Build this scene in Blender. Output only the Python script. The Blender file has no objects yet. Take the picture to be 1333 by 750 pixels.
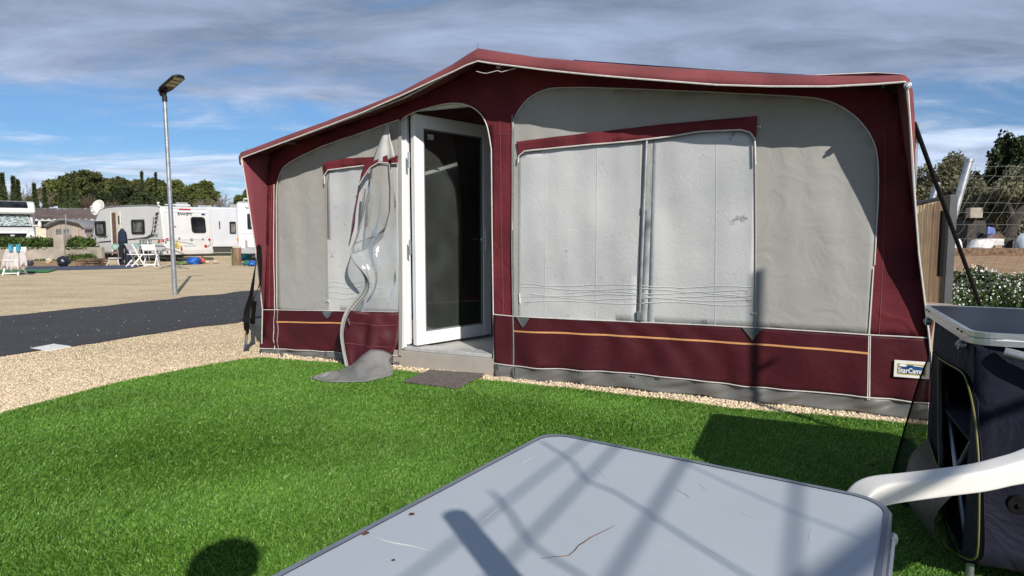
import bpy, bmesh, math, random
import numpy as np
from mathutils import Vector, Matrix, noise
random.seed(7); np.random.seed(7)
SC = bpy.context.scene
COL = SC.collection
R = math.radians
V = Vector
# ------------------------------------------------------------------ camera maths (photo is 1333x750)
F, CX, CY, CAMH = 820.0, 666.5, 375.0, 1.2
PT = math.atan(70.0 / 820.0)
CP, SP = math.cos(PT), math.sin(PT)
CAM = V((0, 0, CAMH))
def ray(px, py):
    u = (px - CX) / F; v = (CY - py) / F
    return V((u, CP + SP * v, -SP + CP * v))
def hit(px, py, O, n):
    d = ray(px, py)
    return CAM + d * ((V(O) - CAM).dot(V(n)) / d.dot(V(n)))
def G(px, py, z=0.0):
    return hit(px, py, (0, 0, z), (0, 0, 1))
def D(px, py, y):
    return hit(px, py, (0, y, 0), (0, 1, 0))
# ------------------------------------------------------------------ materials
def nodes_of(m):
    m.use_nodes = True
    nt = m.node_tree
    return nt, nt.nodes, nt.links
def mat(name, col, rough=0.6, metal=0.0, var=0.12, vscale=6.0, bump=0.0, bscale=40.0, coat=0.0, spec=0.5,
        col2=None, dirt=0.0, dcol=(0.2, 0.17, 0.12), dscale=2.5, sheen=0.0, trans=0.0, emis=None, island=0.0, stretch=None):
    m = bpy.data.materials.new(name)
    nt, N, L = nodes_of(m)
    b = N['Principled BSDF']
    tc = N.new('ShaderNodeTexCoord')
    src = tc.outputs['Object']
    if stretch:
        mp = N.new('ShaderNodeMapping'); mp.inputs['Scale'].default_value = stretch
        L.new(src, mp.inputs['Vector']); src = mp.outputs['Vector']
    n1 = N.new('ShaderNodeTexNoise'); n1.inputs['Scale'].default_value = vscale; n1.inputs['Detail'].default_value = 6
    L.new(src, n1.inputs['Vector'])
    mix = N.new('ShaderNodeMix'); mix.data_type = 'RGBA'
    c2 = col2 if col2 else tuple(c * (1 - var * 1.6) for c in col)
    mix.inputs[6].default_value = (*[min(1, c * (1 + (0 if col2 else var))) for c in col], 1)
    mix.inputs[7].default_value = (*c2, 1)
    rr = N.new('ShaderNodeMapRange'); rr.inputs[1].default_value = 0.32; rr.inputs[2].default_value = 0.68
    L.new(n1.outputs['Fac'], rr.inputs[0]); L.new(rr.outputs[0], mix.inputs[0])
    out = mix.outputs[2]
    if dirt > 0:
        n2 = N.new('ShaderNodeTexNoise'); n2.inputs['Scale'].default_value = dscale; n2.inputs['Detail'].default_value = 10
        n2.inputs['Roughness'].default_value = 0.7
        L.new(tc.outputs['Object'], n2.inputs['Vector'])
        r2 = N.new('ShaderNodeMapRange'); r2.inputs[1].default_value = 0.5; r2.inputs[2].default_value = 0.75; r2.inputs[4].default_value = dirt
        L.new(n2.outputs['Fac'], r2.inputs[0])
        mx = N.new('ShaderNodeMix'); mx.data_type = 'RGBA'; mx.inputs[7].default_value = (*dcol, 1)
        L.new(r2.outputs[0], mx.inputs[0]); L.new(out, mx.inputs[6]); out = mx.outputs[2]
    if island > 0:
        g = N.new('ShaderNodeNewGeometry'); hs = N.new('ShaderNodeHueSaturation')
        mr = N.new('ShaderNodeMapRange'); mr.inputs[3].default_value = 1 - island; mr.inputs[4].default_value = 1 + island
        L.new(g.outputs['Random Per Island'], mr.inputs[0]); L.new(mr.outputs[0], hs.inputs['Value'])
        L.new(out, hs.inputs['Color']); out = hs.outputs['Color']
    L.new(out, b.inputs['Base Color'])
    b.inputs['Roughness'].default_value = rough
    b.inputs['Metallic'].default_value = metal
    b.inputs['Coat Weight'].default_value = coat
    b.inputs['Specular IOR Level'].default_value = spec
    b.inputs['Sheen Weight'].default_value = sheen
    if bump > 0:
        n3 = N.new('ShaderNodeTexNoise'); n3.inputs['Scale'].default_value = bscale; n3.inputs['Detail'].default_value = 5
        L.new(src, n3.inputs['Vector'])
        bp = N.new('ShaderNodeBump'); bp.inputs['Strength'].default_value = bump; bp.inputs['Distance'].default_value = 0.01
        L.new(n3.outputs['Fac'], bp.inputs['Height']); L.new(bp.outputs[0], b.inputs['Normal'])
    if trans > 0:
        tr = N.new('ShaderNodeBsdfTranslucent'); L.new(out, tr.inputs['Color'])
        ms = N.new('ShaderNodeMixShader'); ms.inputs[0].default_value = trans
        L.new(b.outputs[0], ms.inputs[1]); L.new(tr.outputs[0], ms.inputs[2])
        L.new(ms.outputs[0], N['Material Output'].inputs['Surface'])
    return m
def clear_mat(name, tint, gloss=0.08, rough=0.05, film=0.0, filmcol=(0.7, 0.7, 0.7), bump=0.0, bscale=20, wear_haze=0.0):
    m = bpy.data.materials.new(name)
    nt, N, L = nodes_of(m)
    N.remove(N['Principled BSDF'])
    t = N.new('ShaderNodeBsdfTransparent'); t.inputs[0].default_value = (*tint, 1)
    g = N.new('ShaderNodeBsdfGlossy'); g.inputs['Roughness'].default_value = rough
    fr = N.new('ShaderNodeFresnel'); fr.inputs['IOR'].default_value = 1.5
    ad = N.new('ShaderNodeMath'); ad.operation = 'ADD'; ad.inputs[1].default_value = gloss; ad.use_clamp = True
    L.new(fr.outputs[0], ad.inputs[0])
    ms = N.new('ShaderNodeMixShader'); L.new(ad.outputs[0], ms.inputs[0]); L.new(t.outputs[0], ms.inputs[1]); L.new(g.outputs[0], ms.inputs[2])
    out = ms.outputs[0]
    tc = N.new('ShaderNodeTexCoord')
    if bump > 0:
        n3 = N.new('ShaderNodeTexNoise'); n3.inputs['Scale'].default_value = bscale; n3.inputs['Detail'].default_value = 4
        L.new(tc.outputs['Object'], n3.inputs['Vector'])
        bp = N.new('ShaderNodeBump'); bp.inputs['Strength'].default_value = bump; bp.inputs['Distance'].default_value = 0.02
        L.new(n3.outputs['Fac'], bp.inputs['Height']); L.new(bp.outputs[0], g.inputs['Normal']); L.new(bp.outputs[0], fr.inputs['Normal'])
    if film > 0:
        d = N.new('ShaderNodeBsdfDiffuse'); d.inputs[0].default_value = (*filmcol, 1)
        m2 = N.new('ShaderNodeMixShader')
        if wear_haze > 0:
            n4 = N.new('ShaderNodeTexNoise'); n4.inputs['Scale'].default_value = 3; n4.inputs['Detail'].default_value = 9
            L.new(tc.outputs['Object'], n4.inputs['Vector'])
            r = N.new('ShaderNodeMapRange'); r.inputs[1].default_value = .4; r.inputs[2].default_value = .7; r.inputs[3].default_value = film; r.inputs[4].default_value = film + wear_haze
            L.new(n4.outputs['Fac'], r.inputs[0]); L.new(r.outputs[0], m2.inputs[0])
        else:
            m2.inputs[0].default_value = film
        L.new(out, m2.inputs[1]); L.new(d.outputs[0], m2.inputs[2]); out = m2.outputs[0]
    L.new(out, N['Material Output'].inputs['Surface'])
    return m
# ------------------------------------------------------------------ objects
def tag(o, label=None, cat=None, group=None, kind=None):
    if label: o['label'] = label
    if cat: o['category'] = cat
    if group: o['group'] = group
    if kind: o['kind'] = kind
    return o
def wmat(o):
    m = Matrix.Identity(4)
    while o is not None:
        m = Matrix.LocRotScale(o.location, o.rotation_euler, o.scale) @ m
        o = o.parent
    return m
def thing(name, label, cat, loc=(0, 0, 0), rz=0.0, group=None):
    o = bpy.data.objects.new(name, None); COL.objects.link(o)
    o.location = loc; o.rotation_euler = (0, 0, rz); o.empty_display_size = 0.1
    return tag(o, label, cat, group)
def link(name, me, m, parent=None, world=True):
    if m is not None and not me.materials: me.materials.append(m)
    if parent is not None and world:
        me.transform(wmat(parent).inverted())
    o = bpy.data.objects.new(name, me); COL.objects.link(o)
    if parent is not None: o.parent = parent
    return o
def dup(o, parent=None):
    c = o.copy(); COL.objects.link(c); c.parent = parent
    for ch in [k for k in COL.objects if k.parent == o]:
        dup(ch, c)
    return c
class MB:
    def __init__(s): s.v = []; s.f = []; s.mi = []; s.cur = 0
    def add(s, vs, fs):
        b = len(s.v); s.v += [tuple(p) for p in vs]; s.f += [tuple(b + i for i in f) for f in fs]; s.mi += [s.cur] * len(fs)
        return s
    def box(s, x0, x1, y0, y1, z0, z1, M=None):
        vs = [V((x, y, z)) for z in (z0, z1) for y in (y0, y1) for x in (x0, x1)]
        if M: vs = [M @ p for p in vs]
        return s.add(vs, [(0, 2, 3, 1), (4, 5, 7, 6), (0, 1, 5, 4), (2, 6, 7, 3), (0, 4, 6, 2), (1, 3, 7, 5)])
    def tube(s, pts, r, n=10, caps=True):
        pts = [V(p) for p in pts]; rs = r if isinstance(r, (list, tuple)) else [r] * len(pts)
        vs = []; prev = None
        for i, p in enumerate(pts):
            d = (pts[min(i + 1, len(pts) - 1)] - pts[max(i - 1, 0)]).normalized()
            if prev is None:
                a = d.orthogonal().normalized()
            else:
                a = (prev - d * prev.dot(d))
                a = a.normalized() if a.length > 1e-6 else d.orthogonal().normalized()
            prev = a; b = d.cross(a)
            for k in range(n):
                t = 2 * math.pi * k / n
                vs.append(p + (a * math.cos(t) + b * math.sin(t)) * rs[i])
        fs = []
        for i in range(len(pts) - 1):
            for k in range(n):
                fs.append((i * n + k, i * n + (k + 1) % n, (i + 1) * n + (k + 1) % n, (i + 1) * n + k))
        if caps:
            fs.append(tuple(reversed(range(n)))); fs.append(tuple((len(pts) - 1) * n + k for k in range(n)))
        return s.add(vs, fs)
    def strip(s, pts, w, t, side):
        """flat band along pts, width w along vector side(i), thickness t"""
        pts = [V(p) for p in pts]; vs = []
        for i, p in enumerate(pts):
            d = (pts[min(i + 1, len(pts) - 1)] - pts[max(i - 1, 0)]).normalized()
            sd = V(side(i) if callable(side) else side); sd = (sd - d * sd.dot(d)).normalized()
            nn = d.cross(sd)
            vs += [p - sd * w / 2 - nn * t / 2, p + sd * w / 2 - nn * t / 2, p + sd * w / 2 + nn * t / 2, p - sd * w / 2 + nn * t / 2]
        fs = []
        for i in range(len(pts) - 1):
            for k in range(4):
                fs.append((4 * i + k, 4 * i + (k + 1) % 4, 4 * i + 4 + (k + 1) % 4, 4 * i + 4 + k))
        fs.append((3, 2, 1, 0)); e = 4 * (len(pts) - 1); fs.append((e, e + 1, e + 2, e + 3))
        return s.add(vs, fs)
    def prism(s, poly, fn, d0, d1):
        """poly 2d list; fn(a,b,d)->3d"""
        n = len(poly)
        vs = [fn(a, b, d0) for a, b in poly] + [fn(a, b, d1) for a, b in poly]
        fs = [tuple(range(n))[::-1], tuple(range(n, 2 * n))] + [(i, (i + 1) % n, n + (i + 1) % n, n + i) for i in range(n)]
        return s.add(vs, fs)
    def disc(s, c, nrm, r, t=0.01, n=20, rx=None):
        nrm = V(nrm).normalized(); c = V(c)
        a = V((0, 0, 1)).cross(nrm); a = a.normalized() if a.length > .01 else V((1, 0, 0)); b = nrm.cross(a)
        rx = rx or r
        top = [c + a * math.cos(2 * math.pi * k / n) * rx + b * math.sin(2 * math.pi * k / n) * r + nrm * t / 2 for k in range(n)]
        bot = [p - nrm * t for p in top]
        return s.add(top + bot, [tuple(range(n)), tuple(reversed(range(n, 2 * n)))] + [((k + 1) % n, k, n + k, n + (k + 1) % n) for k in range(n)])
    def blob(s, c, r, seed=0, amp=0.25, seg=10, sq=(1, 1, 1), ns=1.6):
        """noisy ellipsoid"""
        vs = []; fs = []
        for i in range(seg + 1):
            th = math.pi * i / seg
            for k in range(seg * 2):
                ph = math.pi * k / seg
                d = V((math.sin(th) * math.cos(ph), math.sin(th) * math.sin(ph), math.cos(th)))
                q = 1 + amp * noise.noise(d * ns + V((seed * 3.7, seed, 0)))*2
                vs.append(V(c) + V((d.x * sq[0], d.y * sq[1], d.z * sq[2])) * r * q)
        m = seg * 2
        for i in range(seg):
            for k in range(m):
                fs.append((i * m + k, (i + 1) * m + k, (i + 1) * m + (k + 1) % m, i * m + (k + 1) % m))
        return s.add(vs, fs)
    def mark(s):
        s.marks = getattr(s, 'marks', []) + [(len(s.v), len(s.f))]; return s
    def build(s, name, m, parent=None, world=True, bevel=0, smooth=False, seg=2):
        mk = getattr(s, 'marks', None)
        if mk:
            mk = mk + [(len(s.v), len(s.f))]; o = None
            for (v0, f0), (v1, f1) in zip(mk, mk[1:]):
                if v1 == v0: continue
                q = MB(); q.v = s.v[v0:v1]; q.f = [tuple(i - v0 for i in f) for f in s.f[f0:f1]]; q.mi = s.mi[f0:f1]
                o = q.build(name, m, parent, world, bevel, smooth, seg)
            return o
        me = bpy.data.meshes.new(name); me.from_pydata([tuple(p) for p in s.v], [], s.f)
        ms = m if isinstance(m, (list, tuple)) else [m]
        for q in ms: me.materials.append(q)
        if len(ms) > 1: me.polygons.foreach_set('material_index', s.mi)
        bm = bmesh.new(); bm.from_mesh(me); bmesh.ops.recalc_face_normals(bm, faces=bm.faces); bm.to_mesh(me); bm.free()
        if smooth: me.polygons.foreach_set('use_smooth', [True] * len(me.polygons))
        o = link(name, me, None, parent, world)
        if smooth:
            es = o.modifiers.new('Edge', 'EDGE_SPLIT'); es.split_angle = R(40)
        if bevel:
            b = o.modifiers.new('Bevel', 'BEVEL'); b.width = bevel; b.segments = seg; b.limit_method = 'ANGLE'; b.angle_limit = R(35)
        return o
def rrect(x0, x1, y0, y1, r, n=5):
    out = []
    for cx, cy, a0 in ((x1 - r, y0 + r, -90), (x1 - r, y1 - r, 0), (x0 + r, y1 - r, 90), (x0 + r, y0 + r, 180)):
        for k in range(n + 1):
            a = R(a0 + 90 * k / n); out.append((cx + r * math.cos(a), cy + r * math.sin(a)))
    return out
def loft(rows, name, m, parent, smooth=True, thick=0.0, fn=None):
    """rows: list of equal length point lists"""
    b = MB(); n = len(rows[0]); vs = []
    for i, r in enumerate(rows):
        for k, p in enumerate(r):
            p = V(p)
            if fn: p = p + V(fn(i / (len(rows) - 1), k / (n - 1), p))
            vs.append(p)
    b.add(vs, [(i * n + k, i * n + k + 1, (i + 1) * n + k + 1, (i + 1) * n + k) for i in range(len(rows) - 1) for k in range(n - 1)])
    me = bpy.data.meshes.new(name); me.from_pydata([tuple(p) for p in b.v], [], b.f); me.materials.append(m)
    if smooth: me.polygons.foreach_set('use_smooth', [True] * len(me.polygons))
    o = link(name, me, None, parent)
    if thick:
        sm = o.modifiers.new('Solid', 'SOLIDIFY'); sm.thickness = thick; sm.offset = 0
    return o
def resample(pts, n):
    pts = [V(p) for p in pts]
    L = [0]
    for a, b in zip(pts, pts[1:]): L.append(L[-1] + (b - a).length)
    out = []
    for i in range(n):
        t = L[-1] * i / (n - 1); k = 0
        while k < len(L) - 2 and L[k + 1] < t: k += 1
        f = (t - L[k]) / max(1e-9, L[k + 1] - L[k]); out.append(pts[k].lerp(pts[k + 1], f))
    return out
def text(body, size, O, right, up, m, parent, name='lettering', ext=0.001, shear=0, space=1, bold=0.0, xs=1.0):
    cu = bpy.data.curves.new(name, 'FONT'); cu.body = body; cu.size = size; cu.extrude = ext; cu.shear = shear
    cu.space_character = space; cu.offset = bold
    cu.materials.append(m)
    r = V(right).normalized(); u = V(up); u = (u - r * u.dot(r)).normalized(); n = r.cross(u)
    M = Matrix(((r.x * xs, u.x, n.x, O[0]), (r.y * xs, u.y, n.y, O[1]), (r.z * xs, u.z, n.z, O[2]), (0, 0, 0, 1)))
    # bake to a mesh so that the part is plain geometry
    to = bpy.data.objects.new('tmp', cu)
    COL.objects.link(to)
    dg = bpy.context.evaluated_depsgraph_get()
    me = bpy.data.meshes.new_from_object(to.evaluated_get(dg))
    bpy.data.objects.remove(to); me.transform(M); me.name = name
    return link(name, me, m, parent)
# ------------------------------------------------------------------ render, camera, sky, sun
SC.view_settings.view_transform = 'Standard'; SC.view_settings.look = 'None'; SC.view_settings.gamma = 1
SC.view_settings.exposure = 0.2
SC.cycles.use_denoising = True
SC.cycles.max_bounces = 8; SC.cycles.transparent_max_bounces = 16
SC.cycles.sample_clamp_indirect = 5
cd = bpy.data.cameras.new('camera'); co = bpy.data.objects.new('camera', cd); COL.objects.link(co)
cd.sensor_width = 36; cd.lens = F / 1333.0 * 36; cd.clip_end = 5000; cd.clip_start = 0.02
co.location = CAM; co.rotation_euler = (math.pi / 2 - PT, 0, 0); SC.camera = co
SUN_EL = R(32.5)
SH = V((-0.41, 0.913, 0)).normalized()            # horizontal direction in which shadows fall
sun_to = V((SH.x * math.cos(SUN_EL), SH.y * math.cos(SUN_EL), -math.sin(SUN_EL)))
ld = bpy.data.lights.new('sun', 'SUN'); lo = bpy.data.objects.new('sun', ld); COL.objects.link(lo)
ld.energy = 4.7; ld.angle = R(0.53); ld.color = (1.0, 0.94, 0.86)
lo.rotation_euler = sun_to.to_track_quat('-Z', 'Y').to_euler(); lo.location = (3, -6, 8)
w = bpy.data.worlds.new('World'); SC.world = w; w.use_nodes = True
N = w.node_tree.nodes; L = w.node_tree.links
bg = N['Background']; bg.inputs['Strength'].default_value = 0.096
sky = N.new('ShaderNodeTexSky'); sky.sky_type = 'NISHITA'; sky.sun_disc = False
sky.sun_elevation = SUN_EL; sky.sun_rotation = math.atan2(-SH.x, -SH.y); sky.air_density = 1.0; sky.dust_density = 0.3; sky.ozone_density = 1.6
def math_node(op, a=None, b=None, clamp=False):
    n = N.new('ShaderNodeMath'); n.operation = op; n.use_clamp = clamp
    for i, q in enumerate((a, b)):
        if q is None: continue
        if isinstance(q, (int, float)): n.inputs[i].default_value = q
        else: L.new(q, n.inputs[i])
    return n.outputs[0]
tc = N.new('ShaderNodeTexCoord'); sx = N.new('ShaderNodeSeparateXYZ'); L.new(tc.outputs['Generated'], sx.inputs[0])
zz = math_node('ADD', math_node('MAXIMUM', sx.outputs[2], 0.0), 0.10)
cx_ = math_node('DIVIDE', sx.outputs[0], zz); cy_ = math_node('DIVIDE', sx.outputs[1], zz)
cv = N.new('ShaderNodeCombineXYZ'); L.new(cx_, cv.inputs[0]); L.new(cy_, cv.inputs[1])
mp = N.new('ShaderNodeMapping'); mp.inputs['Location'].default_value = CLOUD_LOC if 'CLOUD_LOC' in globals() else (3.1, 1.7, 0)
mp.inputs['Rotation'].default_value = (0, 0, R(-18)); mp.inputs['Scale'].default_value = (0.42, 0.75, 1)
L.new(cv.outputs[0], mp.inputs[0])
def cn(scale, detail, rough, dist, off=0):
    n = N.new('ShaderNodeTexNoise'); n.inputs['Scale'].default_value = scale; n.inputs['Detail'].default_value = detail
    n.inputs['Roughness'].default_value = rough; n.inputs['Distortion'].default_value = dist
    L.new(mp.outputs[0], n.inputs['Vector']); return n.outputs['Fac']
big = cn(0.55, 5, 0.5, 0.4); mid = cn(1.9, 9, 0.62, 0.7); fine = cn(5.5, 8, 0.6, 0.5)
# cover rises with elevation: broken cloud over the horizon, a closed layer higher up
ramp = N.new('ShaderNodeValToRGB'); L.new(sx.outputs[2], ramp.inputs[0])
els = ramp.color_ramp.elements
els[0].position = 0.0; els[0].color = (.50,) * 3 + (1,); els[1].position = 0.40; els[1].color = (.66,) * 3 + (1,)
for p, c in ((.04, .62), (.075, .64), (.105, .56), (.135, .46), (.165, .50), (.20, .72), (.30, .82)):
    e = els.new(p); e.color = (c, c, c, 1)
# eastern (right) part of the sky carries more cloud, the gap sits to the left
lr = math_node('MULTIPLY', sx.outputs[0], 0.16)
s1 = math_node('MULTIPLY', math_node('SUBTRACT', big, 0.5), 0.8)
s2 = math_node('MULTIPLY', math_node('SUBTRACT', mid, 0.5), 1.25)
cov = math_node('ADD', math_node('ADD', math_node('ADD', ramp.outputs[0], lr), s1), s2)
mr = N.new('ShaderNodeMapRange'); mr.interpolation_type = 'SMOOTHSTEP'; mr.inputs[1].default_value = 0.40; mr.inputs[2].default_value = 0.74; mr.inputs[4].default_value = 0.93
L.new(cov, mr.inputs[0])
shade = N.new('ShaderNodeMapRange'); shade.inputs[1].default_value = 0.36; shade.inputs[2].default_value = 0.70
L.new(math_node('ADD', math_node('MULTIPLY', mid, 0.6), math_node('MULTIPLY', fine, 0.4)), shade.inputs[0])
# higher cloud is seen from below and is darker; thin low cloud is bright
cr = N.new('ShaderNodeValToRGB'); L.new(sx.outputs[2], cr.inputs[0]); ce = cr.color_ramp.elements
ce[0].position = 0.05; ce[0].color = (.60, .70, .88, 1); ce[1].position = 0.30; ce[1].color = (.27, .33, .46, 1)
e = ce.new(0.15); e.color = (.46, .56, .74, 1)
e = ce.new(0.22); e.color = (.29, .35, .49, 1)
mb = N.new('ShaderNodeVectorMath'); mb.operation = 'SCALE'
L.new(cr.outputs[0], mb.inputs[0])
L.new(math_node('ADD', math_node('MULTIPLY', shade.outputs[0], 8.0), 6.6), mb.inputs['Scale'])
mx = N.new('ShaderNodeMix'); mx.data_type = 'RGBA'
tint = N.new('ShaderNodeValToRGB'); L.new(sx.outputs[2], tint.inputs[0]); te_ = tint.color_ramp.elements
te_[0].position = 0.0; te_[0].color = (.50, .66, .95, 1); te_[1].position = .5; te_[1].color = (.95, 1, 1, 1)
e = te_.new(.13); e.color = (.46, .66, .92, 1)
mt = N.new('ShaderNodeMix'); mt.data_type = 'RGBA'; mt.blend_type = 'MULTIPLY'; mt.inputs[0].default_value = 1
L.new(sky.outputs[0], mt.inputs[6]); L.new(tint.outputs[0], mt.inputs[7])
L.new(mr.outputs[0], mx.inputs[0]); L.new(mt.outputs[2], mx.inputs[6]); L.new(mb.outputs[0], mx.inputs[7])
L.new(mx.outputs[2], bg.inputs['Color'])
# ================================================================== GROUND
def struct(o, kind='structure'):
    o['kind'] = kind; return o
def gravel_mat(name, base, dark, scale):
    m = bpy.data.materials.new(name); nt, N, L = nodes_of(m); b = N['Principled BSDF']
    tc = N.new('ShaderNodeTexCoord')
    vo = N.new('ShaderNodeTexVoronoi'); vo.inputs['Scale'].default_value = scale; L.new(tc.outputs['Object'], vo.inputs['Vector'])
    hs = N.new('ShaderNodeSeparateColor'); L.new(vo.outputs['Color'], hs.inputs[0])
    mx = N.new('ShaderNodeMix'); mx.data_type = 'RGBA'; mx.inputs[6].default_value = (*dark, 1); mx.inputs[7].default_value = (*base, 1)
    L.new(hs.outputs[0], mx.inputs[0])
    no = N.new('ShaderNodeTexNoise'); no.inputs['Scale'].default_value = 0.55; no.inputs['Detail'].default_value = 9; no.inputs['Roughness'].default_value = .6
    mpp = N.new('ShaderNodeMapping'); mpp.inputs['Scale'].default_value = (1, 2.2, 1); mpp.inputs['Rotation'].default_value = (0, 0, R(25))
    L.new(tc.outputs['Object'], mpp.inputs[0]); L.new(mpp.outputs[0], no.inputs['Vector'])
    mr = N.new('ShaderNodeMapRange'); mr.inputs[1].default_value = .3; mr.inputs[2].default_value = .72; mr.inputs[3].default_value = 1.08; mr.inputs[4].default_value = .72
    L.new(no.outputs['Fac'], mr.inputs[0])
    h = N.new('ShaderNodeHueSaturation'); L.new(mx.outputs[2], h.inputs['Color']); L.new(mr.outputs[0], h.inputs['Value'])
    L.new(h.outputs[0], b.inputs['Base Color']); b.inputs['Roughness'].default_value = 0.95; b.inputs['Specular IOR Level'].default_value = .2
    bp = N.new('ShaderNodeBump'); bp.inputs['Strength'].default_value = .9; bp.inputs['Distance'].default_value = .012; bp.invert = True
    L.new(vo.outputs['Distance'], bp.inputs['Height'])
    n2 = N.new('ShaderNodeTexNoise'); n2.inputs['Scale'].default_value = 3.0; n2.inputs['Detail'].default_value = 8
    L.new(tc.outputs['Object'], n2.inputs['Vector'])
    b2 = N.new('ShaderNodeBump'); b2.inputs['Strength'].default_value = .5; b2.inputs['Distance'].default_value = .06
    L.new(n2.outputs['Fac'], b2.inputs['Height']); L.new(bp.outputs[0], b2.inputs['Normal']); L.new(b2.outputs[0], b.inputs['Normal'])
    return m
M_grav = gravel_mat('pale_gravel', (.70, .575, .385), (.46, .355, .215), 42)
M_soil = mat('ochre_soil', (.34, .21, .11), .95, var=.25, vscale=1.2, bump=.8, bscale=9, dirt=.5, dcol=(.22, .15, .08), dscale=.6)
M_asph = bpy.data.materials.new('asphalt')
nt, N_, L_ = nodes_of(M_asph); b = N_['Principled BSDF']; tcn = N_.new('ShaderNodeTexCoord')
vo = N_.new('ShaderNodeTexVoronoi'); vo.inputs['Scale'].default_value = 60; L_.new(tcn.outputs['Object'], vo.inputs['Vector'])
sc_ = N_.new('ShaderNodeSeparateColor'); L_.new(vo.outputs['Color'], sc_.inputs[0])
gt = N_.new('ShaderNodeMath'); gt.operation = 'GREATER_THAN'; gt.inputs[1].default_value = .996; L_.new(sc_.outputs[0], gt.inputs[0])
no = N_.new('ShaderNodeTexNoise'); no.inputs['Scale'].default_value = 1.1; no.inputs['Detail'].default_value = 8
mq = N_.new('ShaderNodeMapping'); mq.inputs['Scale'].default_value = (.5, 2.2, 1); mq.inputs['Rotation'].default_value = (0, 0, R(-28))
L_.new(tcn.outputs['Object'], mq.inputs[0]); L_.new(mq.outputs[0], no.inputs['Vector'])
mx = N_.new('ShaderNodeMix'); mx.data_type = 'RGBA'; mx.inputs[6].default_value = (.026, .026, .028, 1); mx.inputs[7].default_value = (.055, .054, .054, 1)
L_.new(no.outputs['Fac'], mx.inputs[0])
m2 = N_.new('ShaderNodeMix'); m2.data_type = 'RGBA'; m2.inputs[7].default_value = (.22, .19, .15, 1)
L_.new(gt.outputs[0], m2.inputs[0]); L_.new(mx.outputs[2], m2.inputs[6]); L_.new(m2.outputs[2], b.inputs['Base Color'])
b.inputs['Roughness'].default_value = .85
bp = N_.new('ShaderNodeBump'); bp.inputs['Strength'].default_value = .8; bp.inputs['Distance'].default_value = .008; L_.new(vo.outputs['Distance'], bp.inputs['Height']); L_.new(bp.outputs[0], b.inputs['Normal'])

def sheet(name, pts, z, m, cuts=0, thick=0):
    bm = bmesh.new(); f = bm.faces.new([bm.verts.new((p[0], p[1], z)) for p in pts])
    bmesh.ops.triangulate(bm, faces=[f]) if len(pts) > 4 else None
    me = bpy.data.meshes.new(name); bm.to_mesh(me); bm.free()
    if me.polygons[0].normal.z < 0: me.flip_normals()
    o = link(name, me, m); return o
struct(sheet('gravel_ground', [(-400, -100), (400, -100), (400, 900), (-400, 900)], 0, M_grav))
# ochre field beyond the fence on the right
fld = [G(1180, 366), G(1333, 372), (60, 13), (200, 30), (300, 300), (20, 300), G(1150, 316)]
struct(sheet('earth_field', fld, 0.006, M_soil))
# asphalt road, irregular edges
def edge(a, b, n, amp, seed):
    out = []
    for i in range(n + 1):
        t = i / n; p = V(a).lerp(V(b), t); d = (V(b) - V(a)).normalized(); q = V((-d.y, d.x, 0))
        out.append(p + q * amp * noise.noise(V((t * n * .35, seed, 0))))
    return out
ru0, ru1 = G(0, 412.5), G(335, 378); rl0, rl1 = G(0, 465), G(340, 414.5)
du, dl = (ru1 - ru0), (rl1 - rl0)
up = edge(ru0 - du * 1.5, ru1 + du * 1.2, 90, .22, 1); lw = edge(rl0 - dl * 2.5, rl1 + dl * 2.5, 90, .16, 5)
road = MB(); road.add([(p.x, p.y, .008) for p in up] + [(p.x, p.y, .008) for p in lw], [(i, 91 + i, 92 + i, i + 1) for i in range(90)])
struct(road.build('asphalt_road', M_asph))
# loose gravel scattered near the turf, and the pebble strip under the awning
def stones(name, pts, sizes, m, cols=None):
    base = np.array([V(p).normalized()[:] for p in ((1,0,0),(-1,0,0),(0,1,0),(0,-1,0),(0,0,1),(0,0,-1))])
    fc = np.array([(0,2,4),(2,1,4),(1,3,4),(3,0,4),(2,0,5),(1,2,5),(3,1,5),(0,3,5)])
    n = len(pts); pts = np.array(pts); sizes = np.array(sizes)
    ang = np.random.rand(n) * 6.28; c, s = np.cos(ang), np.sin(ang)
    jit = base[None] * (0.75 + .5 * np.random.rand(n, 6, 1)) * np.stack([np.ones(n), .8 * np.ones(n), .62 * np.ones(n)], 1)[:, None, :]
    jit += .18 * (np.random.rand(n, 6, 3) - .5)
    x = jit[..., 0] * c[:, None] - jit[..., 1] * s[:, None]; y = jit[..., 0] * s[:, None] + jit[..., 1] * c[:, None]
    P = np.stack([x, y, jit[..., 2]], -1) * sizes[:, None, None] + pts[:, None, :]
    vs = P.reshape(-1, 3); fs = (fc[None] + (np.arange(n) * 6)[:, None, None]).reshape(-1, 3)
    me = bpy.data.meshes.new(name); me.vertices.add(len(vs)); me.vertices.foreach_set('co', vs.astype(np.float32).ravel())
    me.loops.add(len(fs) * 3); me.loops.foreach_set('vertex_index', fs.astype(np.int32).ravel())
    me.polygons.add(len(fs)); me.polygons.foreach_set('loop_start', np.arange(0, len(fs) * 3, 3, dtype=np.int32)); me.update(calc_edges=True)
    me.polygons.foreach_set('use_smooth', [True] * len(fs))
    return link(name, me, m)
def pip(x, y, poly):
    inside = False; j = len(poly) - 1
    for i in range(len(poly)):
        xi, yi, xj, yj = poly[i][0], poly[i][1], poly[j][0], poly[j][1]
        if (yi > y) != (yj > y) and x < (xj - xi) * (y - yi) / (yj - yi) + xi: inside = not inside
        j = i
    return inside
M_peb = mat('pebbles', (.64, .525, .37), .9, var=.1, vscale=30, island=.35, bump=.2, bscale=120)
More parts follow.
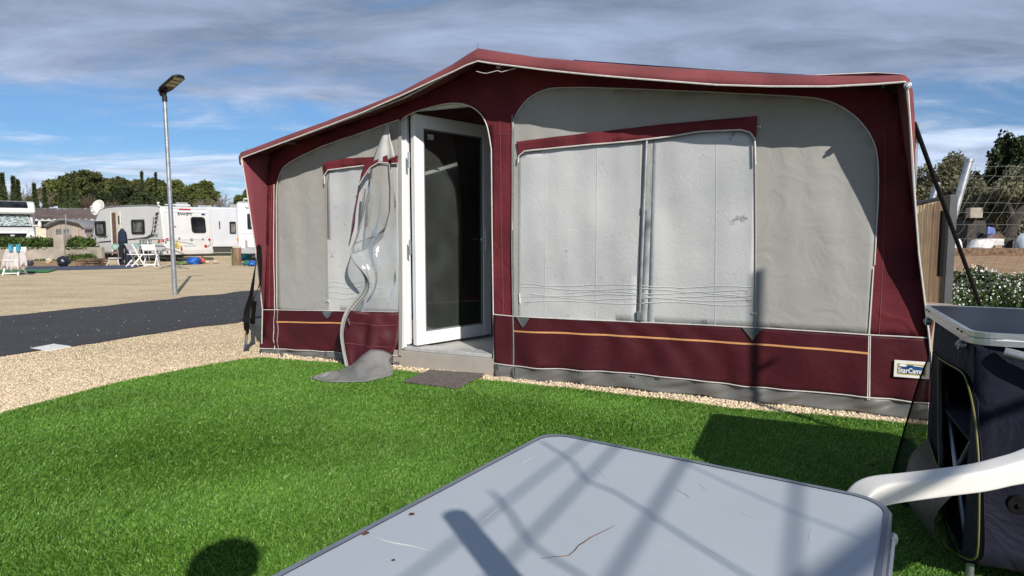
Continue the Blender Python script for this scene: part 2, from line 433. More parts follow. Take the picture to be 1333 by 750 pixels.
turf_far = [(-60, 556), (0, 541), (70, 522), (148, 501), (230, 484), (316, 469), (345, 467), (404, 472), (470, 476), (520, 483), (640, 496), (760, 508), (860, 520), (960, 533), (1080, 543), (1200, 554), (1260, 562), (1400, 583)]
turf_pts = [G(p[0], p[1] + (3.0 if p[0] > 500 else 1.5)) for p in turf_far]
# organic far edge
te = []
for a, b_ in zip(turf_pts, turf_pts[1:]):
    for i in range(6):
        p = a.lerp(b_, i / 6); te.append(p + V((0, .025 * noise.noise(p * 3.1), 0)))
te.append(turf_pts[-1])
turf_poly = [(-7, te[0].y - 1.4)] + [(p.x, p.y) for p in te] + [(6, 2.6), (6, -5), (-7, -5)]
pp = []; ps = []
while len(pp) < 15000:
    px = random.uniform(340, 1330); yy = random.uniform(-6, 34)
    # strip between turf edge and skirt (image baseline of the skirt ~ line 463..548)
    base = 463 + (px - 345) * (548 - 463) / (1205 - 345.0)
    p = G(px, base + yy)
    if pip(p.x, p.y, turf_poly): continue
    s = random.uniform(.007, .0165); pp.append((p.x, p.y, s * .35 + random.random() * .012)); ps.append(s)
for _ in range(42000):
    px = random.uniform(-30, 345); py = 395 + 160 * random.random() ** .7
    p = G(px, py)
    if pip(p.x, p.y, turf_poly): continue
    onroad = py < 465 - .1485 * max(px, 0)
    if onroad: continue
    s = random.uniform(.0045, .010); pp.append((p.x, p.y, s * .2)); ps.append(s)
struct(stones('loose_pebbles', pp, ps, M_peb), 'stuff')
# few stray stones on the road
pp = []; ps = []
for _ in range(120):
    px = random.uniform(-10, 335); py = random.uniform(385, 455); p = G(px, py)
    s = random.uniform(.005, .009); pp.append((p.x, p.y, .01)); ps.append(s)
struct(stones('stray_road_stones', pp, ps, M_peb), 'stuff')
# drain cover
t = MB(); c = G(66, 451.5); t.add([G(40, 453, .012), G(62, 456, .012), G(92, 450.5, .012), G(70, 447.5, .012)], [(0, 1, 2, 3)])
tag(t.build('drain_cover', mat('cover_white', (.72, .72, .70), .6, var=.1, vscale=20, bump=.2)), 'small white square cover set in the asphalt road', 'drain cover')
tag(bpy.data.objects['drain_cover'], None)
sm = bpy.data.objects['drain_cover'].modifiers.new('s', 'SOLIDIFY'); sm.thickness = .02
# ------------------------------------------------------------------ artificial turf
M_tb = mat('turf_backing', (.025, .07, .015), .95, var=.3, vscale=30, bump=.6, bscale=180)
tb = MB(); n_ = len(turf_poly)
tb.prism(turf_poly, lambda a, b, d: V((a, b, d)), 0.004, 0.012)
struct(tb.build('artificial_turf', M_tb))
M_bl = bpy.data.materials.new('turf_blade'); nt, N_, L_ = nodes_of(M_bl); b = N_['Principled BSDF']
g = N_.new('ShaderNodeNewGeometry'); rp = N_.new('ShaderNodeValToRGB'); L_.new(g.outputs['Random Per Island'], rp.inputs[0])
e0 = rp.color_ramp.elements; e0[0].color = (.055, .150, .018, 1); e0[1].color = (.30, .42, .11, 1)
e = e0.new(.35); e.color = (.095, .235, .025, 1); e = e0.new(.82); e.color = (.165, .345, .048, 1)
no = N_.new('ShaderNodeTexNoise'); no.inputs['Scale'].default_value = 1.3; no.inputs['Detail'].default_value = 5; tcn = N_.new('ShaderNodeTexCoord'); L_.new(tcn.outputs['Object'], no.inputs[0])
mr_ = N_.new('ShaderNodeMapRange'); mr_.inputs[1].default_value = .3; mr_.inputs[2].default_value = .7; mr_.inputs[3].default_value = .78; mr_.inputs[4].default_value = 1.2
L_.new(no.outputs['Fac'], mr_.inputs[0]); hs = N_.new('ShaderNodeHueSaturation'); L_.new(rp.outputs[0], hs.inputs['Color']); L_.new(mr_.outputs[0], hs.inputs['Value']); L_.new(hs.outputs[0], b.inputs['Base Color'])
b.inputs['Roughness'].default_value = .42; b.inputs['Specular IOR Level'].default_value = .35
trn = N_.new('ShaderNodeBsdfTranslucent'); L_.new(hs.outputs[0], trn.inputs[0]); msn = N_.new('ShaderNodeMixShader'); msn.inputs[0].default_value = .25
L_.new(b.outputs[0], msn.inputs[1]); L_.new(trn.outputs[0], msn.inputs[2]); L_.new(msn.outputs[0], N_['Material Output'].inputs['Surface'])
def blades():
    rng = np.random.default_rng(3)
    P = []
    n = 4600000
    x = rng.uniform(-5.6, 4.6, n); y = rng.uniform(1.2, 7.0, n)
    d = np.hypot(x, y)
    keep = (np.abs(x) < y * .86 + .8) & (rng.random(n) < np.clip((2.3 / d) ** 1.35, 0, 1))
    # points hidden below the table are thinned
    x, y, d = x[keep], y[keep], d[keep]
    poly = np.array(turf_poly); ins = np.zeros(len(x), bool); j = len(poly) - 1
    for i in range(len(poly)):
        xi, yi = poly[i]; xj, yj = poly[j]
        if yi != yj:
            c = ((yi > y) != (yj > y)) & (x < (xj - xi) * (y - yi) / (yj - yi) + xi); ins ^= c
        j = i
    x, y, d = x[ins], y[ins], d[ins]; n = len(x)
    h = rng.uniform(.012, .027, n); wd = .0010 + .00042 * d * rng.uniform(.7, 1.2, n)
    a = rng.uniform(0, 6.283, n); ca, sa = np.cos(a), np.sin(a)
    # lean: a common nap direction in drifting patches plus random
    pat = np.sin(x * 1.7 + np.sin(y * 1.3) * 2) * .5 + np.sin(y * 2.9 + x) * .3
    lx = (rng.normal(0, .5, n) + .30 * pat + .25) * h; ly = (rng.normal(0, .5, n) + .35 * np.cos(pat * 3) - .15) * h
    z0 = np.full(n, .012)
    v = np.zeros((n, 5, 3), np.float32)
    v[:, 0] = np.stack([x - ca * wd, y - sa * wd, z0], 1); v[:, 1] = np.stack([x + ca * wd, y + sa * wd, z0], 1)
    v[:, 2] = np.stack([x + ca * wd * .8 + lx * .35, y + sa * wd * .8 + ly * .35, z0 + h * .6], 1)
    v[:, 3] = np.stack([x - ca * wd * .8 + lx * .35, y - sa * wd * .8 + ly * .35, z0 + h * .6], 1)
    v[:, 4] = np.stack([x + lx, y + ly, z0 + h * .95], 1)
    o = (np.arange(n) * 5)[:, None]
    q = (o + np.array([[0, 1, 2, 3]])).ravel(); t = (o + np.array([[3, 2, 4]])).ravel()
    me = bpy.data.meshes.new('turf_blades'); me.vertices.add(n * 5); me.vertices.foreach_set('co', v.ravel())
    me.loops.add(n * 7); me.loops.foreach_set('vertex_index', np.concatenate([q, t]).astype(np.int32))
    me.polygons.add(n * 2)
    me.polygons.foreach_set('loop_start', np.concatenate([np.arange(n) * 4, n * 4 + np.arange(n) * 3]).astype(np.int32))
    me.update(calc_edges=True)
    print('blades', n)
    return struct(link('turf_blades', me, M_bl), 'stuff')
blades()
# ================================================================== AWNING
A0 = G(670, 494); A_ = G(1201, 549)
AX = (A_ - A0); AX.z = 0; AX.normalize()             # along the wall, to the right
AN = V((AX.y, -AX.x, 0))                                # out of the wall, towards the camera
if AN.y > 0: AN = -AN
UP = V((0, 0, 1))
def W(px, py, n=0.0):
    p = hit(px, py, A0 + AN * n, AN); q = p - A0
    return (q.dot(AX), p.z)
def WP(s, z, n=0.0):
    return A0 + AX * s + AN * n + UP * z
def WX(px, py, n=0.0):
    return WP(*W(px, py, n), n)
def fold(s, z):
    """common drape of all sheets of the front wall, metres towards the camera"""
    t = max(0.0, min(1.0, (.62 - z) / .5)); u = max(0.0, min(1.0, (z - .62) / .3))
    f = .012 * noise.noise(V((s * .9, z * .6, 3)))
    f += (.004 + .026 * t) * noise.noise(V((s * 5.2 + .6 * math.sin(z * 5), z * 1.1, 9)))
    f += .013 * t * math.sin(s * 19 + 4 * noise.noise(V((s, z * 2, 1))) * 3)
    f += .0036 * u * math.sin(s * 27 + z * 2 + 3 * noise.noise(V((s * 2, z, 5))))
    g = max(0.0, 1 - abs(z - .95) / .32)                 # little drape pleats above the band
    f += .005 * g * noise.noise(V((s * 11 + z * 1.5, z * 2.0, 2)))
    return f
def sheetW(name, poly, m, parent, n=0.0, step=.05, holes=(), thick=.0025, fold_on=True, extra=None, pxs=True, smooth=True):
    bm = bmesh.new()
    P = [W(*p) for p in poly] if pxs else poly
    vs = [bm.verts.new((a, b, 0)) for a, b in P]; f0 = bm.faces.new(vs)
    xs = [p[0] for p in P]; zs = [p[1] for p in P]
    k = math.floor(min(xs) / step) * step + step
    while k < max(xs):
        bmesh.ops.bisect_plane(bm, geom=bm.verts[:] + bm.edges[:] + bm.faces[:], plane_co=(k, 0, 0), plane_no=(1, 0, 0)); k += step
    k = math.floor(min(zs) / step) * step + step
    while k < max(zs):
        bmesh.ops.bisect_plane(bm, geom=bm.verts[:] + bm.edges[:] + bm.faces[:], plane_co=(0, k, 0), plane_no=(0, 1, 0)); k += step
    bmesh.ops.triangulate(bm, faces=bm.faces[:])
    for v in bm.verts:
        s, z = v.co.x, v.co.y
        q = n + (fold(s, z) if fold_on else 0) + (extra(s, z) if extra else 0)
        v.co = WP(s, z, q)
    bmesh.ops.recalc_face_normals(bm, faces=bm.faces)
    me = bpy.data.meshes.new(name); bm.to_mesh(me); bm.free()
    if smooth: me.polygons.foreach_set('use_smooth', [True] * len(me.polygons))
    o = link(name, me, m, parent)
    if thick:
        sm = o.modifiers.new('Solid', 'SOLIDIFY'); sm.thickness = thick; sm.offset = 0
    return o
def pipe_pts(pts, n=0.006, fold_on=True, num=None):
    P = [W(*p) for p in pts]; out = []
    for a, b in zip(P, P[1:]):
        k = max(1, int(math.hypot(b[0] - a[0], b[1] - a[1]) / .05))
        for i in range(k):
            t = i / k; s = a[0] + (b[0] - a[0]) * t; z = a[1] + (b[1] - a[1]) * t
            out.append(WP(s, z, n + (fold(s, z) if fold_on else 0)))
    s, z = P[-1]; out.append(WP(s, z, n + (fold(s, z) if fold_on else 0)))
    return out
def smooth_px(pts, it=2):
    for _ in range(it):
        o = [pts[0]]
        for a, b in zip(pts, pts[1:]):
            o += [(a[0] * .75 + b[0] * .25, a[1] * .75 + b[1] * .25), (a[0] * .25 + b[0] * .75, a[1] * .25 + b[1] * .75)]
        pts = o + [pts[-1]]
    return pts
def fabric(name, col, rough=.8, sheen=.15, weave=900, var=.10, vs=3.0, bump=.25, dirt=.0, dcol=(.3, .25, .2), trans=0.0, crease=.25, spec=.3):
    m = mat(name, col, rough, var=var, vscale=vs, dirt=dirt, dcol=dcol, dscale=2.2, sheen=sheen, spec=spec, trans=trans)
    nt = m.node_tree; N = nt.nodes; L = nt.links; b = N['Principled BSDF']; tc = N.new('ShaderNodeTexCoord')
    n1 = N.new('ShaderNodeTexNoise'); n1.inputs['Scale'].default_value = weave; L.new(tc.outputs['Object'], n1.inputs[0])
    b1 = N.new('ShaderNodeBump'); b1.inputs['Strength'].default_value = bump; b1.inputs['Distance'].default_value = .002; L.new(n1.outputs[0], b1.inputs['Height'])
    n2 = N.new('ShaderNodeTexNoise'); n2.inputs['Scale'].default_value = 5; n2.inputs['Detail'].default_value = 4; n2.inputs['Distortion'].default_value = 1.2; L.new(tc.outputs['Object'], n2.inputs[0])
    b2 = N.new('ShaderNodeBump'); b2.inputs['Strength'].default_value = crease; b2.inputs['Distance'].default_value = .03; L.new(n2.outputs[0], b2.inputs['Height']); L.new(b1.outputs[0], b2.inputs['Normal'])
    L.new(b2.outputs[0], b.inputs['Normal'])
    return m
M_wng = fabric('sunlit_maroon_side', (.22, .055, .070), .75, spec=.2, sheen=.05, trans=.05, var=.10)  # paler than the canvas: sun on the wings put into the colour
M_mar = fabric('maroon_canvas', (.135, .021, .028), .8, spec=.2, sheen=.0, trans=.03, var=.18, dirt=.18, dcol=(.19, .07, .075), crease=.5)
M_roof = fabric('sunlit_maroon_roof', (.19, .050, .054), .75, spec=.2, sheen=.05, trans=.03, var=.15)  # grazing sunlight on the fascia baked into a lighter maroon
M_band = fabric('dark_maroon_vinyl', (.062, .0095, .0145), .5, sheen=.0, spec=.22, weave=300, bump=.3, var=.12, dirt=.15, dcol=(.10, .05, .05), crease=.25)
M_gry = fabric('grey_canvas', (.35, .343, .322), .9, sheen=.05, trans=.05, var=.05, vs=2, dirt=.35, dcol=(.26, .24, .205), crease=.28)
M_skirt = fabric('grey_groundsheet', (.13, .13, .125), .5, sheen=0, spec=.5, weave=200, var=.12, dirt=.3, dcol=(.22, .20, .17), crease=.2)
M_pip = mat('white_piping', (.60, .57, .54), .6, var=.08, vscale=30, dirt=.3, dcol=(.4, .36, .3))
M_or = mat('orange_stripe', (.62, .30, .12), .6, var=.1)
M_wht = mat('white_pvc', (.80, .80, .80), .35, var=.03, vscale=4, spec=.5, dirt=.12, dcol=(.6, .58, .52))
M_blk = mat('black_webbing', (.008, .008, .009), .9, spec=.15, var=.3, vscale=60, bump=.3, bscale=300)
M_rub = mat('grey_rubber', (.10, .11, .12), .6, var=.1, vscale=20)
M_steel = mat('galvanised_steel', (.46, .48, .50), .42, metal=.85, var=.16, vscale=14, bump=.1, bscale=60, dirt=.2, dcol=(.35, .34, .32))
# foil blind behind clear vinyl: pale, crinkled, glossy
M_win = bpy.data.materials.new('crinkled_pale_window'); nt, N_, L_ = nodes_of(M_win); b = N_['Principled BSDF']
tcn = N_.new('ShaderNodeTexCoord')
no = N_.new('ShaderNodeTexNoise'); no.inputs['Scale'].default_value = 1.6; no.inputs['Detail'].default_value = 9; L_.new(tcn.outputs['Object'], no.inputs[0])
cr_ = N_.new('ShaderNodeValToRGB'); L_.new(no.outputs[0], cr_.inputs[0]); cr_.color_ramp.elements[0].position = .35; cr_.color_ramp.elements[0].color = (.40, .405, .41, 1); cr_.color_ramp.elements[1].position = .62; cr_.color_ramp.elements[1].color = (.52, .525, .52, 1)
n2 = N_.new('ShaderNodeTexNoise'); n2.inputs['Scale'].default_value = 9; n2.inputs['Detail'].default_value = 8; n2.inputs['Roughness'].default_value = .7; L_.new(tcn.outputs['Object'], n2.inputs[0])
n3 = N_.new('ShaderNodeTexNoise'); n3.inputs['Scale'].default_value = 1.1; n3.inputs['Detail'].default_value = 2; L_.new(tcn.outputs['Object'], n3.inputs[0])
r1 = N_.new('ShaderNodeMapRange'); r1.inputs[1].default_value = .62; r1.inputs[2].default_value = .66; L_.new(n2.outputs[0], r1.inputs[0])
r2 = N_.new('ShaderNodeMapRange'); r2.inputs[1].default_value = .42; r2.inputs[2].default_value = .6; L_.new(n3.outputs[0], r2.inputs[0])
ml = N_.new('ShaderNodeMath'); ml.operation = 'MULTIPLY'; L_.new(r1.outputs[0], ml.inputs[0]); L_.new(r2.outputs[0], ml.inputs[1])
ml2 = N_.new('ShaderNodeMath'); ml2.operation = 'MULTIPLY'; ml2.inputs[1].default_value = .75; L_.new(ml.outputs[0], ml2.inputs[0])
mx = N_.new('ShaderNodeMix'); mx.data_type = 'RGBA'; mx.inputs[7].default_value = (.17, .17, .18, 1); L_.new(ml2.outputs[0], mx.inputs[0]); L_.new(cr_.outputs[0], mx.inputs[6]); L_.new(mx.outputs[2], b.inputs['Base Color'])
b.inputs['Roughness'].default_value = .32; b.inputs['Coat Weight'].default_value = .4; b.inputs['Coat Roughness'].default_value = .12
v1 = N_.new('ShaderNodeTexVoronoi'); v1.feature = 'DISTANCE_TO_EDGE'; v1.inputs['Scale'].default_value = 11; 
nd = N_.new('ShaderNodeTexNoise'); nd.inputs['Scale'].default_value = 6; nd.inputs['Detail'].default_value = 3; L_.new(tcn.outputs['Object'], nd.inputs[0])
va = N_.new('ShaderNodeMix'); va.data_type = 'VECTOR'; va.inputs[0].default_value = .22; L_.new(tcn.outputs['Object'], va.inputs[4]); L_.new(nd.outputs['Color'], va.inputs[5]); L_.new(va.outputs[1], v1.inputs[0])
r3 = N_.new('ShaderNodeMapRange'); r3.inputs[2].default_value = .04; L_.new(v1.outputs['Distance'], r3.inputs[0])
b1 = N_.new('ShaderNodeBump'); b1.inputs['Strength'].default_value = .10; b1.inputs['Distance'].default_value = .01; L_.new(r3.outputs[0], b1.inputs['Height'])
n5 = N_.new('ShaderNodeTexNoise'); n5.inputs['Scale'].default_value = 13; n5.inputs['Detail'].default_value = 5; n5.inputs['Distortion'].default_value = 2.6; L_.new(tcn.outputs['Object'], n5.inputs[0])
b2 = N_.new('ShaderNodeBump'); b2.inputs['Strength'].default_value = .11; b2.inputs['Distance'].default_value = .02; L_.new(n5.outputs[0], b2.inputs['Height']); L_.new(b1.outputs[0], b2.inputs['Normal']); L_.new(b2.outputs[0], b.inputs['Normal'])

AW = thing('awning', 'large maroon and grey canvas awning with a pitched roof, open doorway and pale blinded windows', 'awning', A0)
# ---- roof profile (s,z) of the eave pole, and of the piping hanging in front
def prof(pts, n): return [W(px, py, n) for px, py in pts]
NT, NP_ = .19, .315
top_px = [(321, 197), (400, 168), (475, 141), (525, 121), (565, 100), (595, 83), (612, 70), (622, 63), (640, 66), (700, 75), (760, 80), (835, 86), (934, 92), (1000, 96), (1080, 99), (1140, 99), (1176, 98)]
pip_px = [(315, 205), (396, 175), (475, 145), (520, 125), (555, 109), (590, 93), (608, 84), (622, 79), (640, 82), (704, 90), (765, 96.5), (836, 102.6), (934, 110), (1000, 112), (1080, 112), (1140, 109), (1178, 106)]
TTm = prof(top_px, NT)
top_px = [(318, 214), (317, 203)] + top_px + [(1183, 103), (1188, 118), (1190.5, 150), (1191, 200), (1192, 260)]
pip_px = [(316, 216), (314.5, 209)] + pip_px + [(1180.5, 112), (1182, 122), (1184, 150), (1187.5, 200), (1191, 260)]
def npp(p, right_from):
    return NP_ if (p[1] <= 112 or p[0] < 1178) else NP_ - .135 * (p[1] - 112) / 148.0
NPL = [NP_ if p[0] < 1178 else npp(p, 0) for p in pip_px]; NTL = [min(NT, n_ - .06) for n_ in NPL]
TT = [W(p[0], p[1], n_) for p, n_ in zip(top_px, NTL)]; PP = [W(p[0], p[1], n_) for p, n_ in zip(pip_px, NPL)]
def up2(a, k=5):
    out = []
    for p, q in zip(a, a[1:]):
        for i in range(k): out.append((p[0] + (q[0] - p[0]) * i / k, p[1] + (q[1] - p[1]) * i / k))
    return out + [a[-1]]
NPL = [q[0] for q in up2([(n_, 0) for n_ in NPL])]; NTL = [q[0] for q in up2([(n_, 0) for n_ in NTL])]
TT = up2(TT); PP = up2(PP); TTm = up2(TTm); nS = len(TTm)
# the ridge and both eaves run back to the caravan on straight lines
rowp = [[WP(s, z, n_ + .006 * noise.noise(V((s * 3, 0, 0)))) for (s, z), n_ in zip(PP, NPL)]]
for q, nn in ((.35, .015), (.7, .04)):
    rowp.append([WP(a[0] + (b_[0] - a[0]) * q, a[1] + (b_[1] - a[1]) * q, n_ - nn + .012 * noise.noise(V((a[0] * 4, q * 3, 2)))) for a, b_, n_ in zip(PP, TT, NPL)])
rowp.append([WP(s, z, n_) for (s, z), n_ in zip(TT, NTL)])
for nn in (.0, -.3, -.7, -1.2, -1.8, -2.4, -2.7):
    k = (NT - nn) / (NT + 2.7)
    rowp.append([WP(s * (1 - .0 * k), z - .03 * math.sin(math.pi * k) + (.02 if nn == -2.7 else 0), nn) for s, z in TT])
loft(rowp, 'roof', M_roof, AW, thick=.003)
pb = MB(); pb.tube([WP(s, z - .004, n_ + .004 + .006 * noise.noise(V((s * 3, 0, 0)))) for (s, z), n_ in zip(PP, NPL)], .006, 6)
pb.build('roof_piping', M_pip, AW, smooth=True)
def roofz(s):
    for a, b_ in zip(TTm, TTm[1:]):
        if a[0] <= s <= b_[0]: return a[1] + (b_[1] - a[1]) * (s - a[0]) / max(1e-6, b_[0] - a[0])
    return TTm[0][1] if s < TTm[0][0] else TTm[-1][1]
# ---- front wall
cl_bot = [(341, 459), (341.5, 430), (343, 403), (345.5, 340), (347, 280), (349, 215)]
cr_bot = [(1167, 125), (1176, 180), (1186, 250), (1196, 330), (1205, 400), (1209.5, 438)]
c_l = [W(*p) for p in cl_bot]; c_r = [W(*p) for p in cr_bot]
wall_top = []
s0 = c_l[-1][0]; s1 = c_r[0][0]
for i in range(61):
    s = s0 + (s1 - s0) * i / 60; wall_top.append((s, roofz(s) - .008))
arch = smooth_px([(521, 175), (521, 158), (532, 149), (553, 142), (575, 136), (596, 134), (612, 138), (623, 145), (631, 155), (636, 169), (640, 195)], 2)
door_l, door_r = 521, 640
# lower edge of canvas part (top of the vinyl band)
bandL = [(342, 403), (430, 404.5), (521, 406)]
bandM = [(642.5, 409), (669, 411.5)]
bandR = [(669, 411.5), (760, 416), (840, 419.5), (920, 423), (1000, 427), (1080, 432), (1132, 435.5), (1209.5, 439.5)]
poly = [W(343, 403)] + [c for c in c_l[3:]] + wall_top[1:-1] + c_r[:-1] + [W(*p) for p in reversed(bandR)] + [W(642.5, 409), W(641, 300)] + [W(*p) for p in reversed(arch)] + [W(521, 406)]
sheetW('front_wall', poly, M_mar, AW, pxs=False, step=.06)
# grey canvas panels
gl = smooth_px([(361, 403), (360, 300), (360, 247), (363, 231), (370, 218), (380, 210), (400, 200), (427, 188), (470, 174), (508, 160), (519, 156)], 1) + [(520, 158), (520, 406)]
gr = [(669, 411.5), (668, 300)] + smooth_px([(667, 220), (667, 165), (672, 148), (690, 126), (712, 116), (735, 114), (800, 115), (900, 119), (1000, 124), (1060, 127), (1092, 136), (1120, 157), (1138, 184), (1143.5, 212), (1143, 260)], 2) + [(1138, 345), (1132.5, 435.5)] + list(reversed(bandR[:-2]))[0:0] + [(1080, 432), (1000, 427), (920, 423), (840, 419.5), (760, 416)]
sheetW('wall_panel', gl, M_gry, AW, n=.005, step=.06)
o = sheetW('wall_panel', gr, M_gry, AW, n=.005, step=.06); 
pb = MB()
pb.mark(); pb.tube(pipe_pts(gl[:-1], .010), .0043, 6); pb.mark(); pb.tube(pipe_pts([(358, 455), (358, 403), (356.5, 300), (357, 240)], .008), .004, 6)
pb.mark(); pb.tube(pipe_pts(gr[1:-6] , .010), .0043, 6); pb.mark(); pb.tube(pipe_pts([(1132.5, 435), (1131, 519)], .010), .0043, 6)
pb.mark(); pb.tube(pipe_pts([(1136.5, 350), (1130.5, 435), (1128.5, 519)], .010), .004, 6)
pb.mark(); pb.tube(pipe_pts(bandL, .014), .0043, 6); pb.mark(); pb.tube(pipe_pts(bandM, .014), .0043, 6); pb.mark(); pb.tube(pipe_pts(bandR, .014), .0043, 6)
pb.mark(); pb.tube(pipe_pts(arch + [(641, 300), (642.5, 409), (643.5, 467)], .006, False), .0052, 6)
pb.build('piping', M_pip, AW, smooth=True)
zb = MB()
zb.mark(); zb.tube(pipe_pts([(667.5, 150), (667.5, 300), (668.5, 411), (668.5, 490)], .012), .006, 6)
zb.mark(); zb.tube(pipe_pts([(362, 240), (362, 403), (363, 462)], .010), .006, 6)
zb.build('zip', mat('grey_zip', (.20, .20, .205), .5, var=.2, vscale=80), AW, smooth=True)
# stitched seams in the canvas
sb = MB()
for pts in ([(651, 150), (653, 300), (656, 409)], [(1152, 170), (1152, 260), (1149, 350), (1144, 436)], [(646, 175), (667, 175)], [(1147, 438), (1141, 519)], [(355, 225), (352, 300), (350, 400)]):
    sb.mark(); sb.tube(pipe_pts(pts, .003), .0022, 5)
sb.build('seam', mat('maroon_seam', (.20, .06, .07), .8), AW, smooth=True)
# ---- vinyl band, orange stripe, skirt
lowL = [(340.5, 453), (400, 456), (452, 459.5), (521, 463)]
lowM = [(644, 472.5), (669, 476.3)]
lowR = [(669, 476.3), (740, 481), (811, 484.6), (900, 494), (977, 503), (1060, 510), (1130, 516), (1175, 521), (1217, 525.5)]
botL = [(341, 465), (400, 467), (452, 470), (521, 474)]
botM = [(644, 491), (669, 494)]
botR = [(669, 494), (740, 500), (811, 505), (900, 514), (977, 523), (1060, 531), (1130, 538), (1175, 543), (1221, 548)]
for a, c in ((bandL, lowL), (bandM, lowM), (bandR, lowR)):
    sheetW('lower_band', list(a) + list(reversed(c)), M_band, AW, n=.009, step=.04)
def skirt(lo, bo, seed):
    n = max(4, int((lo[-1][0] - lo[0][0]) / 4)); rows = []
    def at(pl, x):
        for a, b_ in zip(pl, pl[1:]):
            if x <= b_[0]: return a[1] + (b_[1] - a[1]) * (x - a[0]) / (b_[0] - a[0])
        return pl[-1][1]
    m = 9
    for j in range(m):
        r = []
        for i in range(n + 1):
            t = i / n; x0 = lo[0][0] + (lo[-1][0] - lo[0][0]) * t; x1 = bo[0][0] + (bo[-1][0] - bo[0][0]) * t
            a = W(x0, at(lo, x0)); c = W(x1, at(bo, x1)); k = j / (m - 1)
            s = a[0] + (c[0] - a[0]) * k; z = a[1] + (max(.004, c[1]) - a[1]) * k
            sag = noise.noise(V((s * 3.1, seed, k * .8))); f2 = noise.noise(V((s * 7 + k * 1.6, seed + 3, k * .4)))
            nn = .004 + fold(a[0], a[1]) * (1 - k) + k * (.008 + .035 * sag) + .040 * f2 * math.sin(math.pi * min(1, k * 1.1)) 
            r.append(WP(s, max(.006, z + .012 * f2 * (k > .7)), max(-.03, nn)))
        rows.append(r)
    return loft(rows, 'skirt', M_skirt, AW, thick=.002)
skirt(lowL, botL, 1); skirt(lowM, botM, 4); skirt(lowR, botR, 7)
pb = MB(); 
for q in (lowL, lowM, lowR): pb.mark(); pb.tube(pipe_pts(q, .014), .0043, 6)
pb.build('band_piping', M_pip, AW, smooth=True)
ob = MB()
for q in ([(361, 419), (467, 421), (519, 422.5)], [(669, 431), (740, 433.5), (799, 436.5), (900, 442.5), (1000, 449), (1070, 454), (1130, 459.5)]):
    ob.mark(); ob.strip(pipe_pts(q, .0125), .013, .002, (0, 0, 1))
ob.build('stripe', M_or, AW)
# ---- pegging ladders
lb = MB()
def ladder(px, y0, y1, lean=0):
    m = MB(); a = V(WX(px, y0, .03)); c = V(G(px + lean, y1, .01))
    sd = AX * .011
    for q in (-1, 1): m.tube([a + sd * q, c + sd * q], .0032, 5)
    for i in range(5):
        p = a.lerp(c, i / 4); m.tube([p - sd, p + sd], .003, 5)
    m.tube([c + V((0, 0, .03)), c - V((0, 0, .01)) + AN * .02], .005, 6)
    return m.build('peg_strap', M_rub, AW)
for px, y0, y1, ln in ((366, 456, 466, 1), (424, 458, 468, 1), (646.5, 474, 490, 1), (669.5, 478, 495, 1), (756, 483, 502, 1), (824, 488, 505, 0), (857, 491, 510, 1), (978, 504, 520, 3), (1133, 518, 537, 2)):
    ladder(px, y0, y1, ln)
# ---- windows, hood flaps
bl = [(427, 405), (427, 240), (430, 224), (436, 218), (485, 210), (521, 206), (521, 406)]
sheetW('window', bl, M_win, AW, n=.009, step=.06)
bl = [(676, 411.8), (676, 208), (683, 198), (760, 190), (836, 184), (833, 300), (830, 418.5), (760, 416)]
sheetW('window', bl, M_win, AW, n=.009, step=.06)
bl = [(843, 420), (848, 300), (851, 182), (909, 173.5), (960, 170.5), (976, 174), (982, 184), (983, 300), (984, 426), (920, 423)]
sheetW('window', bl, M_win, AW, n=.009, step=.06)
# gap between the two blinds: pale strip, with the pole standing behind the clear vinyl
sheetW('window_gap', [(834, 419), (836, 300), (838, 183.5), (853, 181.5), (850, 300), (845, 420.5)], mat('window_gap_grey', (.36, .37, .38), .5, var=.25, vscale=8), AW, n=.0065, step=.08)
pl_ = MB(); pl_.tube([WX(842, 180, .022), WX(832.5, 416, .024)], .011, 10); pl_.tube([WX(838.5, 268, .024), WX(838, 276, .024)], .014, 10)
pl_.box(-.02, .02, -.014, .014, 0, .07, Matrix.Translation(WX(833, 417, .02)) @ AX.to_track_quat('X', 'Z').to_matrix().to_4x4())
pl_.build('window_pole', M_steel, AW, smooth=True)
# stuck-on ridges of vinyl: vertical welds and wavy horizontal creases
vr = MB()
for x, y0, y1 in ((711, 196, 412), (777, 190, 416), (932, 173, 423), (474, 213, 405)):
    vr.mark(); vr.tube(pipe_pts([(x + 1, y0), (x, (y0 + y1) / 2), (x - 1, y1)], .010), .003, 5)
random.seed(3)
for yb, x0, x1 in ((370, 678, 980), (375, 680, 975), (383, 690, 975), (387, 680, 980), (392, 684, 978), (379, 740, 980)):
    pts = []
    for i in range(30):
        x = x0 + (x1 - x0) * i / 29.; pts.append((x, yb + 1.6 * math.sin(i * .45 + yb) + 4.5 * (x - 676) / 310 - .0 + 1.2 * noise.noise(V((x * .05, yb, 0)))))
    vr.mark(); vr.tube(pipe_pts(pts, .0105), .0042, 5)
for yb in (368, 374, 381, 388):
    vr.mark(); vr.tube(pipe_pts([(430 + 3 * i, yb + 1.3 * math.sin(i * .5 + yb)) for i in range(24)], .0105), .0042, 5)
vr.build('vinyl_crease', clear_and if False else M_win, AW, smooth=True)
hb = [(673.6, 185), (757, 175), (860, 163), (985.8, 152), (985, 178)] + [(983, 182), (977, 173.5), (965, 170), (909, 172.6), (878, 178), (820, 185), (760, 190), (720, 194), (698, 196), (685, 197.5), (676, 204)]
def hood_f(px0, py0, s_ref, z_ref):
    pass
